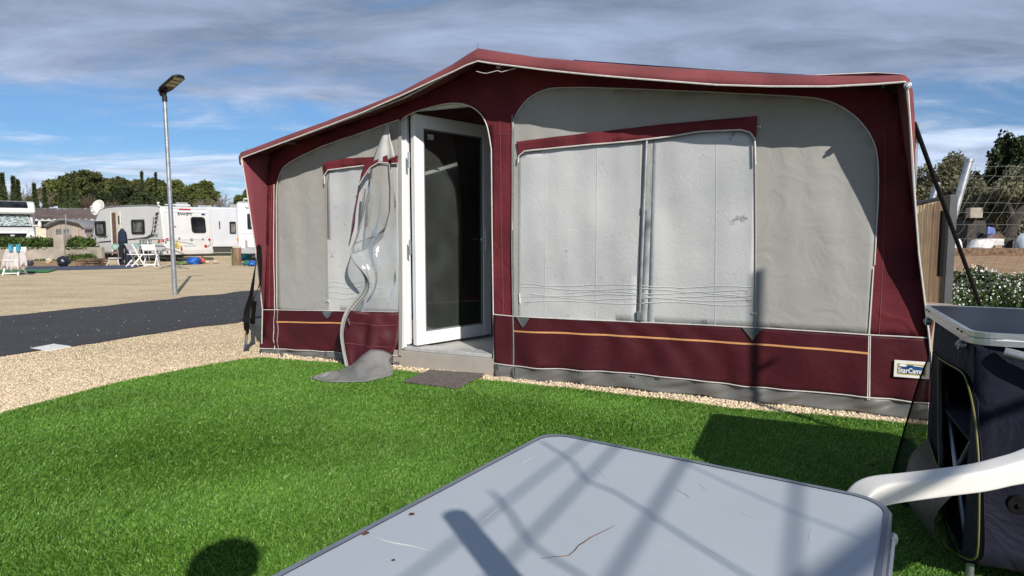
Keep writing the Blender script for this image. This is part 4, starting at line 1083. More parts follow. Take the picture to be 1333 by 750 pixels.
for cpx, cpy, r in ((475.5, 694, .0065), (536, 669, .0055), (512, 729, .003)):
    p = G(cpx, cpy, TH + .001); b = MB(); k = 11
    ang = [6.283 * i / k for i in range(k)]
    b.add([p + V((math.cos(a), math.sin(a), 0)) * r * (1 + .5 * noise.noise(V((a, cpx, 0)) * 2)) for a in ang], [tuple(range(k))]); b.build('rust_chip', M_rust, TB)
M_scr = mat('scratch_pale', (.42, .43, .44), .6, var=.1)
def curve_mark(pts, r, m, name):
    b = MB(); P = resample([G(x, y, TH + .0004) for x, y in pts], 24)
    P = [p + V((.0025 * noise.noise(p * 30), .0025 * noise.noise(p * 30 + V((5, 0, 0))), 0)) for p in P]
    b.tube(P, [r * (.3 + .7 * math.sin(math.pi * i / 23)) for i in range(24)], 5); b.build(name, m, TB, smooth=True)
curve_mark([(484, 697), (510, 706), (545, 713), (569, 719)], .0012, M_scr, 'scratch')
curve_mark([(800, 684), (775, 697), (752, 709), (741, 724), (722, 725), (705, 727)], .0008, M_rust, 'crack')
curve_mark([(626, 679), (640, 667), (652, 660)], .0010, M_scr, 'scratch')
curve_mark([(880, 637), (893, 643), (899, 648)], .0010, M_scr, 'scratch')
b = MB(); rq = random.Random(11)
for k in range(20):
    a0, c0 = rq.uniform(.03, lT - .15), rq.uniform(.03, wT - .05); an = rq.gauss(.6, .8); ll = rq.uniform(.01, .09)
    P = [tp(a0 + math.cos(an) * ll * q / 5 + rq.gauss(0, .0008), c0 + math.sin(an) * ll * q / 5 + rq.gauss(0, .0008), TH + .0001) for q in range(6)]
    P = [p for p in P]; b.tube(P, [.0002, .0004, .0005, .0005, .0004, .0002], 4)
b.build('fine_scratches', M_scr, TB)
for i_, (sa, sb_) in enumerate(((.10, .08), (.10, wT - .08), (lT - .10, .08), (lT - .10, wT - .08))):
    b = MB(); b.tube([tp(sa, sb_, TH - .031), tp(sa, sb_, .03)], .014, 10); b.tube([tp(sa, sb_, .06), tp(sa, sb_, .013)], .018, 10); b.build('leg', M_steel, TB, smooth=True)
b = MB(); b.tube([tp(.10, .08, TH - .05), tp(.10, wT - .08, TH - .05)], .010, 8); b.build('cross_tube', M_steel, TB, smooth=True)
b = MB(); b.tube([tp(lT - .10, .08, TH - .05), tp(lT - .10, wT - .08, TH - .05)], .010, 8); b.build('cross_tube', M_steel, TB, smooth=True)
# small metal clips on the right rim
b = MB(); e_ = lambda a: tp(a, wT + .004, TH - .018)
b.tube([e_(.12), e_(.28)], .004, 6); b.tube([e_(.11), e_(.13)], .007, 8); b.tube([e_(.27), e_(.29)], .007, 8); b.build('rim_clip', M_steel, TB, smooth=True)
# ================================================================== WHITE PLASTIC ARMCHAIR
M_pla = mat('white_plastic', (.64, .63, .60), .42, var=.04, vscale=8, spec=.5, dirt=.25, dcol=(.55, .5, .42), dscale=5, bump=.05, bscale=60)
AH = .68
a_f = G(1108, 634, AH); a_b = G(1352, 596, AH + .0)
cd_ = (a_b - a_f); cd_.z = 0; cd_.normalize(); cs = V((cd_.y, -cd_.x, 0))   # cs: towards the camera side (seat side)
if cs.y > 0: cs = -cs
CH = thing('plastic_armchair', 'white moulded plastic armchair standing between the grey table and the camping cupboard', 'chair', V((a_f.x, a_f.y, 0)) + cd_ * .25 + cs * .27)
def CPt(a, c, z): p = a_f + cd_ * a + cs * c; return V((p.x, p.y, z))
def band(path, wd, tk, name, par, m=M_pla):
    """rounded plastic band: path list of (a,c,z,w_along_cs,thick) lofted"""
    rows = []
    n = len(path)
    for i, (a, c, z, w_, t_) in enumerate(path):
        p = CPt(a, c, z); q0 = path[max(0, i - 1)]; q1 = path[min(n - 1, i + 1)]
        d = (CPt(*q1[:3]) - CPt(*q0[:3])).normalized(); s_ = (cs - d * cs.dot(d)).normalized(); nn = s_.cross(d)
        if nn.z < 0 and abs(nn.z) > .3: nn = -nn
        ring = []
        for k in range(28):
            an = 2 * math.pi * (k + .5) / 28; cx_, sy_ = math.cos(an), math.sin(an)
            ex = (abs(cx_) ** .27) * (1 if cx_ > 0 else -1); ey = (abs(sy_) ** .27) * (1 if sy_ > 0 else -1)
            ring.append(p + s_ * ex * w_ / 2 + nn * ey * t_ / 2)
        rows.append(ring + [ring[0]])
    o = loft(rows, name, m, par); return o
def mirror_c(path): return [(a, .69 - c, z, w_, t_) for a, c, z, w_, t_ in path]
# far arm: front leg runs up, bends at the front corner and runs back to the backrest
arm_old = [(.02, .0, .0, .052, .050), (.012, .0, .15, .050, .046), (.004, .0, .35, .048, .044), (-.004, .0, .52, .050, .046), (-.002, .0, .60, .056, .050), (.012, .0, .640, .062, .050), (.040, .0, .664, .066, .050), (.075, .0, .670, .068, .050), (.16, .0, .667, .066, .054), (.26, .0, .668, .062, .060), (.36, .0, .678, .056, .064), (.44, .0, .702, .050, .066), (.52, .01, .75, .045, .07), (.56, .015, .80, .04, .07)]
arm = [(0.02, 0, 0, 0.04784, 0.043), (0.012, 0, 0.15, 0.046, 0.043), (0.004, 0, 0.35, 0.04416, 0.043), (-0.002, 0, 0.5, 0.04784, 0.04644), (0.006, 0, 0.603, 0.05152, 0.03839), (0.03, 0, 0.646, 0.05336, 0.04458), (0.07, 0, 0.662, 0.05336, 0.04706), (0.16, 0, 0.661, 0.05152, 0.04582), (0.26, 0, 0.658, 0.04968, 0.04706), (0.36, 0, 0.656, 0.04968, 0.04954), (0.44, 0, 0.66, 0.04784, 0.05325), (0.52, 0.01, 0.674, 0.046, 0.06192), (0.68, 0.015, 0.72, 0.0414, 0.06811), (0.78, 0.015, 0.80, 0.04, 0.07)]
def refine(path, n=50):
    P = [Vector(p[:3]) for p in path]
    out = []
    for i in range(len(path) - 1):
        p0, p1, p2, p3 = path[max(i - 1, 0)], path[i], path[i + 1], path[min(i + 2, len(path) - 1)]
        for k in range(5):
            t = k / 5; out.append(tuple(.5 * ((2 * b1) + (-b0 + b2) * t + (2 * b0 - 5 * b1 + 4 * b2 - b3) * t * t + (-b0 + 3 * b1 - 3 * b2 + b3) * t ** 3) for b0, b1, b2, b3 in zip(p0, p1, p2, p3)))
    return out + [path[-1]]
band(refine(arm), 0, 0, 'armrest', CH); band(refine(mirror_c(arm)), 0, 0, 'armrest', CH)
for c in (.04, .65):
    band(refine([(.62, c, .42, .05, .045), (.68, c, .22, .045, .04), (.74, c, .0, .045, .04)]), 0, 0, 'leg', CH)
st_ = []
for i in range(9):
    a = .03 + .60 * i / 8; st_.append([CPt(a, .03 + .63 * k / 10, .44 - .05 * i / 8 - .015 * math.sin(math.pi * k / 10) - (.02 if i == 0 else 0)) for k in range(11)])
loft(st_, 'seat', M_pla, CH, thick=.006)
for k in range(-1, 8):
    pass
bk = []
for i in range(12):
    t = i / 11; z = .38 + .50 * t; bk.append([CPt(.62 + .13 * t + .05 * (1 - (2 * k / 12 - 1) ** 2) - .03, .02 + .65 * k / 12, z - (.05 * (2 * k / 12 - 1) ** 2 if i == 11 else 0)) for k in range(13)])
loft(bk, 'backrest', M_pla, CH, thick=.008)
# ================================================================== CAMPING CUPBOARD
KH = .88
kf = G(1209.5, 398, KH); kn = G(1271, 433, KH)
e1 = (kf - kn); e1.z = 0; kd = e1.length; e1.normalize(); e2 = V((e1.y, -e1.x, 0))
kw = 1.05
KC = thing('camping_cupboard', 'navy fabric camping cupboard with an aluminium framed black worktop and mesh pockets', 'cupboard', V((kn.x, kn.y, 0)) + e1 * kd / 2 + e2 * kw / 2)
def kp(a, b, z): p = V((kn.x, kn.y, 0)) + e1 * a + e2 * b; return V((p.x, p.y, z))
# a: away along the left side, b: to the right
M_alu = mat('brushed_aluminium', (.62, .63, .64), .32, metal=.9, var=.08, vscale=20, stretch=(1, 1, 12), dirt=.1)
M_blk_top = mat('black_worktop', (.012, .013, .018), .30, var=.3, vscale=3, spec=.35, dirt=.5, dcol=(.045, .045, .05), dscale=6, bump=.06, bscale=12)
M_blk_top.node_tree.nodes['Principled BSDF'].inputs['IOR'].default_value = 1.12
M_navy = fabric('navy_fabric', (.014, .015, .030), .8, sheen=.03, spec=.2, weave=500, var=.15, crease=.7)
M_yel = mat('olive_yellow_piping', (.16, .145, .03), .6)
M_mesh = clear_mat('black_mesh', (.34, .34, .35), gloss=.0, rough=.5, film=.35, filmcol=(.015, .015, .017), bump=.3, bscale=300)
rk = rrect(-.02, kd + .02, -.02, kw, .07, 7)
b = MB(); b.prism(rrect(0, kd, 0, kw - .02, .05, 6), lambda a, c, d: kp(a, c, d), KH - .012, KH + .0015); b.build('worktop', M_blk_top, KC)
b = MB(); n_ = len(rk); ri2 = rrect(-.004, kd + .004, -.004, kw - .016, .055, 7)
prof_ = [(ri2, KH - .001), (ri2, KH + .003), (rk, KH + .003), (rk, KH - .014), ([(a * .9 + c * .1, b_ * .9 + d_ * .1) for (a, b_), (c, d_) in zip(rk, ri2)], KH - .017), (rk, KH - .020), (rk, KH - .038), (ri2, KH - .038)]
vs = []
for pr, z in prof_: vs += [kp(a, c, z) for a, c in pr]
b.add(vs, [(k * n_ + i, k * n_ + (i + 1) % n_, (k + 1) * n_ + (i + 1) % n_, (k + 1) * n_ + i) for k in range(len(prof_) - 1) for i in range(n_)])
b.build('worktop_frame', M_alu, KC)
for a in (.10, .16, kd - .14, kd - .08):
    b = MB(); b.disc(kp(a, -.0215, KH - .012), -e2, .0045, .003, 10); b.build('rivet', M_dark, KC)
for a in (.13, kd - .08):
    b = MB(); b.disc(kp(a, -.012, KH - .062), -e2, .017, .022, 14); b.disc(kp(a + .012, -.024, KH - .062), -e2, .008, .006, 10); b.tube([kp(a, -.01, KH - .038), kp(a, -.01, KH - .075)], .010, 8); b.build('clamp', M_steel, KC, smooth=True)
def kside(poly, fixed, m, name, off=0, amp=.012, step=.06, par=KC, axis='left'):
    bm = bmesh.new(); f = bm.faces.new([bm.verts.new((p[0], p[1], 0)) for p in poly])
    for ax in (0, 1):
        lo_ = min(p[ax] for p in poly); hi_ = max(p[ax] for p in poly); k = lo_ + step
        while k < hi_:
            co_2 = (k, 0, 0) if ax == 0 else (0, k, 0); no_2 = (1, 0, 0) if ax == 0 else (0, 1, 0)
            bmesh.ops.bisect_plane(bm, geom=bm.verts[:] + bm.edges[:] + bm.faces[:], plane_co=co_2, plane_no=no_2); k += step
    bmesh.ops.triangulate(bm, faces=bm.faces[:])
    for v in bm.verts:
        q, z = v.co.x, v.co.y; d = off + amp * noise.noise(V((q * 5, z * 2.5, fixed * 7 + 1))) + amp * .6 * noise.noise(V((q * 14 + z * 5, z * 3, 4)))
        v.co = kp(q, fixed - d, z) if axis == 'left' else kp(fixed - d, q, z)
    me = bpy.data.meshes.new(name); bm.to_mesh(me); bm.free(); me.polygons.foreach_set('use_smooth', [True] * len(me.polygons))
    o = link(name, me, m, par); s_ = o.modifiers.new('S', 'SOLIDIFY'); s_.thickness = .0025; return o
# left cloth side with its opening (traced on the plane b = 0)
def kl(px, py):
    p = hit(px, py, kp(0, 0, 0), e2); q = p - kp(0, 0, 0); return (q.dot(e1), p.z)
op = [kl(1226, 466), kl(1236, 473), kl(1248, 479), kl(1260, 486), kl(1267, 505), kl(1274, 535), kl(1278, 570), kl(1281, 610), kl(1281, 660), kl(1280, 715), kl(1277, 728), kl(1268, 731), kl(1255, 724), kl(1242, 716), kl(1234, 709), kl(1231, 690), kl(1229, 650), kl(1226, 560)]
kb2 = kd - .15
print('opening', min(a for a, z in op), max(a for a, z in op), 'kd', kd)
op = [(min(a, kb2 - .03), z) for a, z in smooth_px(op, 1)]
zt_ = KH - .038
# outline split at the first/last opening vertices to make a simple polygon with a slit
o0 = max(range(len(op)), key=lambda i: op[i][0]); opr = op[o0:] + op[:o0]
poly = [(-.0, zt_), (kb2, zt_), (kb2, opr[0][1] + .002)] + [(opr[0][0], opr[0][1] + .002)] + opr[1:][::1] + [(opr[0][0], opr[0][1] - .002), (kb2, opr[0][1] - .002), (kb2, .10), (.0, .10)]
try:
    kside(poly, 0, M_navy, 'side_panel')
except Exception as ex:
    print('side fail', ex)
b = MB(); opp = resample([kp(a, -.012, z) for a, z in op + [op[0]]], 60); b.tube(opp, .0032, 6, caps=False); b.build('opening_piping', M_yel, KC, smooth=True)
kside([(.0, zt_), (kw - .02, zt_), (kw - .02, .10), (.0, .10)], 0, M_navy, 'front_panel', axis='front', amp=.03)
kside([(.0, zt_), (kw - .02, zt_), (kw - .02, .10), (.0, .10)], kb2, M_navy, 'back_panel', axis='front', off=.004, amp=.006)
b = MB(); b.prism([(0.01, .01), (kb2 - .01, .01), (kb2 - .01, kw - .03), (.01, kw - .03)], lambda a, c, d: kp(a, c, d), .11, .12); b.build('base_shelf', M_navy, KC)
b = MB(); b.prism([(0.01, .01), (kb2 - .01, .01), (kb2 - .01, kw - .03), (.01, kw - .03)], lambda a, c, d: kp(a, c, d), .50, .51); b.build('middle_shelf', M_navy, KC)
kside([(.0, zt_), (kb2, zt_), (kb2, .10), (.0, .10)], kw - .02, M_navy, 'side_panel', amp=.01)
for a, c in ((.03, .03), (kb2 - .03, .03), (.03, kw - .06), (kb2 - .03, kw - .06)):
    b = MB(); b.tube([kp(a, c, KH - .04), kp(a, c, .0)], .0125, 10); b.build('leg', M_steel, KC, smooth=True)
b = MB(); b.tube([kp(.04, .035, .06), kp(kb2 - .04, .035, .60)], .009, 8); b.tube([kp(.04, .05, .60), kp(kb2 - .04, .05, .06)], .009, 8); b.build('cross_brace', M_steel, KC, smooth=True)
# front tube stay leaving the worktop down to the right
b = MB(); b.tube(resample([kp(-.03, .07, KH - .055), kp(-.10, .30, KH - .10), kp(-.22, .75, KH - .25)], 8), .0165, 12); b.build('stay_tube', M_steel, KC, smooth=True)
kb = D(1325, 657, kn.y - .15)
b = MB(); b.disc(kb, V((-.35, -.93, 0)), .030, .02, 24); b.disc(kb + V((-.35, -.93, 0)) * .012, V((-.35, -.93, 0)), .008, .01, 12); 
KB = b.build('hinge_disc', M_blk, KC, bevel=.003)
# mesh pocket with yellow rim hanging from the left side, open door flap of mesh
mp_ = [V(kp(kb2 + .0, -.01, .74)), ]
rows = []
for i in range(14):
    t = i / 13; z = .72 - .60 * t; r = []
    for k in range(8):
        q = k / 7; r.append(kp(kb2 - .03 + .02 * q + .06 * noise.noise(V((t * 3, q * 2, 1))), -.012 - .125 * q * t ** .8 , z - .04 * q))
    rows.append(r)
loft(rows, 'mesh_flap', M_mesh, KC)
b = MB(); b.tube([r[-1] for r in rows], .004, 6); b.tube(rows[-1], .004, 6); b.build('mesh_piping', M_blk, KC, smooth=True)
rows = []
for i in range(10):
    t = i / 9; r = []
    for k in range(10):
        q = k / 9; r.append(kp(.02 + (kb2 - .10) * q, -.015 - .11 * math.sin(math.pi * t * .9) * (.6 + .4 * math.sin(math.pi * q)), .34 - .24 * t - .05 * math.sin(math.pi * q) * (1 - t)))
    rows.append(r)
loft(rows, 'mesh_pocket', M_mesh, KC)
b = MB(); b.tube(rows[0], .003, 6); b.build('pocket_piping', M_yel, KC, smooth=True)
b = MB(); b.tube([kp(kb2 - .1, -.03, .02), kp(kb2 + .02, -.18, .025), kp(kb2 - .05, -.24, .02)], [.02, .03, .015], 8); b.build('foot_strap', M_blk, KC, smooth=True)
# beige tub behind the awning corner
bx = D(1222, 432, 4.25)
TBX = thing('storage_box', 'beige plastic box showing between the awning corner and the cupboard', 'box', (bx.x + .2, bx.y, 0))
b = MB(); b.prism([(-.28, .0), (.22, .0), (.30, .62), (-.20, .66)], lambda a, c, d: V((bx.x + .17 + a, 4.25 + d, c)), 0, .6); b.build('body', mat('beige_plastic', (.42, .37, .29), .6, var=.08), TBX, bevel=.02)
b = MB(); b.prism([(-.24, .665), (.32, .625), (.32, .66), (-.24, .70)], lambda a, c, d: V((bx.x + .17 + a, 4.22 + d, c)), 0, .66); b.build('lid', bpy.data.materials['beige_plastic'], TBX, bevel=.01)
# ================================================================== things behind the camera that throw the shadows in the picture
M_wood = mat('weathered_wood', (.22, .16, .10), .85, var=.3, vscale=5, stretch=(6, 6, 1), bump=.4, bscale=20)
b = MB(); c = V((.366, .012, 0)); b.tube([c, c + UP * 1.0, c + UP * 1.44], [.026, .025, .023], 12); tag(b.build('shadow_stake', M_wood, smooth=True), 'unseen upright stake beside the grey table, added to cast a shadow on it', 'stake')  # out of view, added to drop a dark streak of shadow on the table
# unseen mast, rods and cable, added for their shadows on table and wall
mb_ = V((3.42, .55, 0)); MS = thing('shadow_mast', 'unseen steel mast with rods and loose cable, added to cast shadows over the table', 'mast', mb_)
b = MB(); b.tube([mb_, mb_ + UP * 3.60], .030, 12); b.tube([mb_ + UP * 2.9, mb_ + UP * 2.9 + V((.25, -.35, .3))], .02, 8); b.build('mast', M_steel, MS, smooth=True)
ADir = V((.43, .90, 0)).normalized()
def over(px, py, z):   # point at height z whose shadow lands on the table at that pixel
    p = G(px, py, TH); k = (z - TH) / math.tan(SUN_EL); return V((p.x - SH.x * k, p.y - SH.y * k, z))
ZA = 2.15; RR_ = [.0035, .0045, .006, .0055]
b = MB()
for (x0, y0, x1, y1) in ((756, 578, 631, 675), (802, 581, 682, 707), (887, 604, 799, 750), (1037, 635, 1030, 750)):
    a, c = over(x0, y0, ZA), over(x1, y1, ZA); d = (c - a); b.mark(); b.tube([a - d * .3, c + d * .9], RR_.pop(0), 8)
b.build('shadow_rod', M_steel, MS, smooth=True)
b = MB(); pts = [over(x, y, ZA - .1) for x, y in ((705, 575), (745, 600), (760, 625), (800, 640), (850, 672), (900, 705), (965, 745), (1000, 770))]
b.mark(); b.tube(resample(pts, 40), .0036, 6)
pts = [over(x, y, ZA - .1) for x, y in ((640, 640), (665, 668), (683, 700), (710, 722), (750, 745), (790, 775))]
b.mark(); b.tube(resample(pts, 30), .0042, 6)
pts = [over(x, y, ZA) for x, y in ((885, 600), (960, 635), (1040, 670), (1120, 700), (1200, 730))]
b.mark(); b.tube(resample(pts, 10), .0026, 6)
b.build('cable', M_blk, MS, smooth=True)
bm_a, bm_b = over(700, 790, ZA), over(1040, 790, ZA)
b = MB(); b.tube([bm_a + (bm_a - bm_b) * .3, bm_b, mb_ + UP * ZA], .018, 8); b.build('boom', M_steel, MS, smooth=True)
# photographer standing right behind the camera
M_shirt = fabric('dark_shirt', (.03, .035, .05), .85); M_skin = mat('skin', (.45, .27, .19), .5, var=.05); M_hair = mat('dark_hair', (.03, .02, .015), .7)
def skin_fig(name, verts, edges, m, parent=None, root=0, sub=2):
    me = bpy.data.meshes.new(name); me.from_pydata([v[:3] for v in verts], edges, []); me.materials.append(m)
    o = link(name, me, None, parent); o.modifiers.new('Skin', 'SKIN')
    sv = me.skin_vertices[0].data
    for i, v in enumerate(verts): sv[i].radius = (v[3], v[4] if len(v) > 4 else v[3]); sv[i].use_root = (i == root)
    ss = o.modifiers.new('Sub', 'SUBSURF'); ss.levels = sub; ss.render_levels = sub; o.modifiers['Skin'].use_smooth_shade = True
    return o
hx, hy = .02, -.20
PE = [(hx, hy, .92, .15, .11), (hx, hy, 1.10, .14, .10), (hx, hy, 1.27, .16, .11), (hx, hy, 1.38, .10, .08), (hx, hy + .01, 1.44, .05), (hx, hy + .03, 1.52, .075, .085), (hx, hy + .03, 1.62, .07, .085),
      (hx - .18, hy, 1.34, .055), (hx - .22, hy - .02, 1.10, .042), (hx - .10, hy + .14, 1.05, .034), (hx - .03, hy + .20, 1.12, .03),
      (hx + .18, hy, 1.34, .055), (hx + .22, hy - .02, 1.10, .042), (hx + .12, hy + .14, 1.05, .034), (hx + .06, hy + .20, 1.12, .03),
      (hx - .09, hy, .85, .09), (hx - .10, hy, .48, .062), (hx - .10, hy - .02, .10, .045), (hx - .10, hy + .10, .04, .035),
      (hx + .09, hy, .85, .09), (hx + .10, hy, .48, .062), (hx + .10, hy - .02, .10, .045), (hx + .10, hy + .10, .04, .035)]
PEE = [(0, 1), (1, 2), (2, 3), (3, 4), (4, 5), (5, 6), (3, 7), (7, 8), (8, 9), (9, 10), (3, 11), (11, 12), (12, 13), (13, 14), (0, 15), (15, 16), (16, 17), (17, 18), (0, 19), (19, 20), (20, 21), (21, 22)]
pr = skin_fig('person', PE, PEE, M_shirt)
tag(pr, 'person in dark clothes standing behind the grey table holding up a phone', 'person')
cap = MB(); cap.blob((hx, hy + .02, 1.66), .125, 2, .05, 8, (1, 1.1, .8)); cap.build('hair', M_hair, pr, smooth=True)
# ================================================================== LEFT BACKGROUND
M_cw = mat('caravan_white', (.60, .60, .59), .3, var=.03, vscale=2, spec=.5, dirt=.14, dcol=(.55, .53, .48), dscale=1.5)
M_cg = mat('caravan_grey_panel', (.50, .52, .55), .4, var=.04, vscale=2, dirt=.1)
M_cwin = mat('caravan_window', (.018, .02, .024), .10, spec=.6, var=.6, vscale=1.5)
M_cwin2 = mat('window_curtain', (.12, .12, .115), .5, var=.5, vscale=4)
M_gstripe = mat('graphite_decal', (.04, .045, .055), .45)
M_red = mat('red_lens', (.45, .015, .02), .25)
M_grt = mat('grey_trim', (.24, .25, .26), .5)
M_tyre = mat('tyre_rubber', (.02, .02, .02), .85)
def locf(root):
    return wmat(root)
def lp(M, x, y, z): return M @ V((x, y, z))
def plane_px(root, axis, val):
    """returns f(px,py)->(other,z) in the local frame of root on plane axis=val"""
    M = wmat(root); Mi = M.inverted(); O = M @ (V((val, 0, 0)) if axis == 0 else V((0, val, 0))); n = (M.to_3x3() @ (V((1, 0, 0)) if axis == 0 else V((0, 1, 0))))
    def f(px, py):
        q = Mi @ hit(px, py, O, n); return (q.y if axis == 0 else q.x, q.z)
    return f
def lbuild(mb, root, name, m, par=None, **k):
    M = wmat(root); mb.v = [tuple(M @ V(p)) for p in mb.v]; return mb.build(name, m, par or root, **k)
def wheel(root, x, y, r=.32, w_=.2, par=None):
    b = MB(); b.disc((x, y, r), (1, 0, 0), r, w_, 22); t_ = lbuild(b, root, 'wheel', M_tyre, par, bevel=.02)
    b = MB(); b.disc((x - w_ / 2 - .003, y, r), (1, 0, 0), r * .6, .02, 16); b.disc((x - w_ / 2 - .015, y, r), (1, 0, 0), r * .2, .02, 10); lbuild(b, root, 'rim', M_grt, t_)
# ---- touring caravan with a rear corner at the photo position
cc = D(214, 341, 27.3); al = R(58)
SW = thing('touring_caravan', 'white touring caravan with its side door open and a graphite ladder shaped decal', 'caravan', (cc.x, cc.y, 0), -(R(90) - al) + R(90) - 0 if False else 0)
# local x = across the rear (to the right), local y = length towards the nose
SW.rotation_euler = (0, 0, math.atan2(math.sin(al), math.cos(al)))
W_, L_w = 2.28, 6.3
# local frame: x dir=(cos al, sin al); y dir=(-sin al, cos al)
prof_s = [(.02, .30), (-.03, .55), (-.02, 1.0), (.04, 1.55), (.10, 2.10), (.16, 2.34), (.30, 2.42), (1.2, 2.46), (3.6, 2.47), (4.7, 2.44), (5.25, 2.32), (5.65, 2.05), (5.95, 1.62), (6.16, 1.1), (6.26, .72), (6.24, .38), (6.1, .30), (3.0, .28)]
b = MB(); b.prism(prof_s, lambda y, z, x: V((x, y, z)), 0.0, W_); BODY = lbuild(b, SW, 'body', M_cw, bevel=.045, seg=3)
fs = plane_px(SW, 0, -.004); fr_ = plane_px(SW, 1, -.0)
def on_side(poly, d0, d1, name, m, par=BODY, px=True, bevel=0):
    P = [fs(*p) for p in poly] if px else poly
    b = MB(); b.prism(P, lambda y, z, d: V((-d, y, z)), d0, d1); return lbuild(b, SW, name, m, par, bevel=bevel)
def rear_y(z):
    for a, c in zip(prof_s, prof_s[1:]):
        if a[1] <= z <= c[1]: return a[0] + (c[0] - a[0]) * (z - a[1]) / max(1e-6, c[1] - a[1])
    return .1
def on_rear(poly, d0, d1, name, m, par=BODY, px=True, bevel=0):
    P = [fr_(*p) for p in poly] if px else poly
    b = MB(); b.prism(P, lambda x, z, d: V((x, rear_y(z) - d, z)), d0, d1); return lbuild(b, SW, name, m, par, bevel=bevel)
def pxrr(f, x0, x1, y0, y1, r):  # rounded rectangle between two photo corners, in plane coordinates
    a = f(x0, y0); c = f(x1, y1); lo0, hi0 = sorted((a[0], c[0])); lo1, hi1 = sorted((a[1], c[1])); return rrect(lo0, hi0, lo1, hi1, r)
for (x0, x1, y0, y1) in ((123.5, 138.5, 288, 307), (171, 189, 286, 305)):
    wn = on_side(pxrr(fs, x0, x1, y0, y1, .09), .001, .035, 'window', M_cwin, px=False, bevel=.006)
    a = fs(x0 + 3, y0 + 4); c = fs(x1 - 3, y1 - 3); on_side(rrect(min(a[0], c[0]), max(a[0], c[0]), min(a[1], c[1]), max(a[1], c[1]), .04), .036, .037, 'blind', M_cwin2, par=wn, px=False)
# doorway: warm interior, open leaf folded against the body
on_side(pxrr(fs, 145.2, 153, 277, 331, .03), .001, .012, 'door_opening', mat('wood_interior', (.17, .085, .04), .6, var=.4, vscale=3), px=False)
on_side(pxrr(fs, 143.6, 146.2, 275.5, 332, .01), .001, .02, 'door_jamb', M_cw, px=False)
dlp = pxrr(fs, 152.6, 160.5, 275.5, 331.5, .03)
dl_ = on_side(dlp, .02, .06, 'door', mat('door_cream', (.62, .58, .50), .5), px=False, bevel=.01)
on_side(pxrr(fs, 155.2, 157.4, 281, 292, .02), .061, .07, 'door_window', M_cwin, par=dl_, px=False)
# decals
on_side([(206.8, 276), (202.6, 277), (199.5, 285), (198.2, 298), (196, 305), (190, 308.5), (166, 311.5), (166, 313), (191, 311.2), (199, 308.5), (202.4, 302), (204, 292)], .001, .004, 'decal', M_gstripe)
wl = MB()
for k in range(1, 6):
    y_ = 276 + k * 5.4; a = fs(198.5, y_ + 1.3); c = fs(207, y_ - .4); wl.tube([V((-.006, a[0], a[1])), V((-.006, c[0], c[1]))], .018, 4)
a, c = fs(202.2, 279), fs(199.4, 305); wl.tube([V((-.006, a[0], a[1])), V((-.006, c[0], c[1]))], .018, 4)
lbuild(wl, SW, 'decal_ladder', M_cw, BODY)
on_side([(124, 317), (131, 314.4), (145.5, 313.2), (145.5, 315.2), (133, 316)], .001, .004, 'decal', M_gstripe)
on_side(pxrr(fs, 122, 131, 321.5, 330, .03), .001, .012, 'hatch', M_cw, px=False, bevel=.004)
on_side(pxrr(fs, 172, 178, 322, 329, .03), .001, .010, 'hatch', M_cw, px=False, bevel=.004)
tr = MB()
tr.prism([(.02, .30), (6.2, .30), (6.2, .38), (.02, .38)], lambda y, z, d: V((-d, y, z)), .001, .02); lbuild(tr, SW, 'skirt_rail', M_grt, BODY)
tr = MB(); tr.tube([V((-.012, y, z + .02)) for y, z in prof_s[5:14]], .022, 6); lbuild(tr, SW, 'awning_rail', M_grt, BODY, smooth=True)
# rear wall
wn = on_rear(rrect(1.30, 1.98, 1.26, 1.98, .13), .004, .045, 'window', M_cwin, px=False, bevel=.012)
rec = MB()
rec.tube([V((.16, rear_y(2.17) - .004, 2.17)), V((.14, rear_y(1.3) - .004, 1.3)), V((.26, rear_y(1.02) - .004, 1.02)), V((.6, rear_y(.95) - .004, .95)), V((1.75, rear_y(.96) - .004, .96)), V((2.12, rear_y(1.15) - .004, 1.15)), V((2.16, rear_y(2.17) - .004, 2.17)), V((.16, rear_y(2.17) - .004, 2.17))], .014, 6)
rec.tube([V((.2, rear_y(2.33) - .006, 2.33)), V((2.1, rear_y(2.33) - .006, 2.33))], .010, 6)
lbuild(rec, SW, 'recess_line', M_cg, BODY, smooth=True)
on_rear(rrect(.82, 1.36, 2.285, 2.335, .02), .004, .035, 'brake_light', M_red, px=False)
on_rear(rrect(.02, W_ - .02, .31, .52, .06), .002, .07, 'bumper', M_cw, px=False, bevel=.02)
on_rear(rrect(.85, 1.45, .66, .78, .03), .002, .02, 'plate_recess', M_cg, px=False)
for x, z, r_, m_ in ((1.90, .66, .065, M_red), (2.10, .96, .055, M_red), (1.78, .98, .045, M_grt), (.36, .66, .065, M_red), (.14, .98, .06, M_red), (.68, 1.02, .05, M_grt), (1.24, .96, .06, M_grt)):
    b = MB(); b.disc((x, rear_y(z) - .02, z), (0, -1, 0), r_, .04, 16); lbuild(b, SW, 'lamp', m_, BODY, bevel=.005)
b = MB(); b.tube([V((2.13, rear_y(.98) - .02, .93)), V((2.14, rear_y(.8) - .02, .74)), V((1.98, rear_y(.62) - .02, .62))], .018, 6); lbuild(b, SW, 'lamp_trim', M_grt, BODY, smooth=True)
Msw = wmat(SW); xd = Msw.to_3x3() @ V((1, 0, 0)); yd = Msw.to_3x3() @ V((0, 1, 0))
text('SWIFT', .17, Msw @ V((.72, rear_y(2.05) - .012, 2.04)), xd, UP, M_gstripe, BODY, xs=1.45, bold=.004)
b = MB(); b.disc((1.93, rear_y(2.10) - .008, 2.10), (0, -1, 0), .045, .01, 16, rx=.10); lbuild(b, SW, 'emblem', mat('emblem_blue', (.03, .06, .2), .4), BODY)
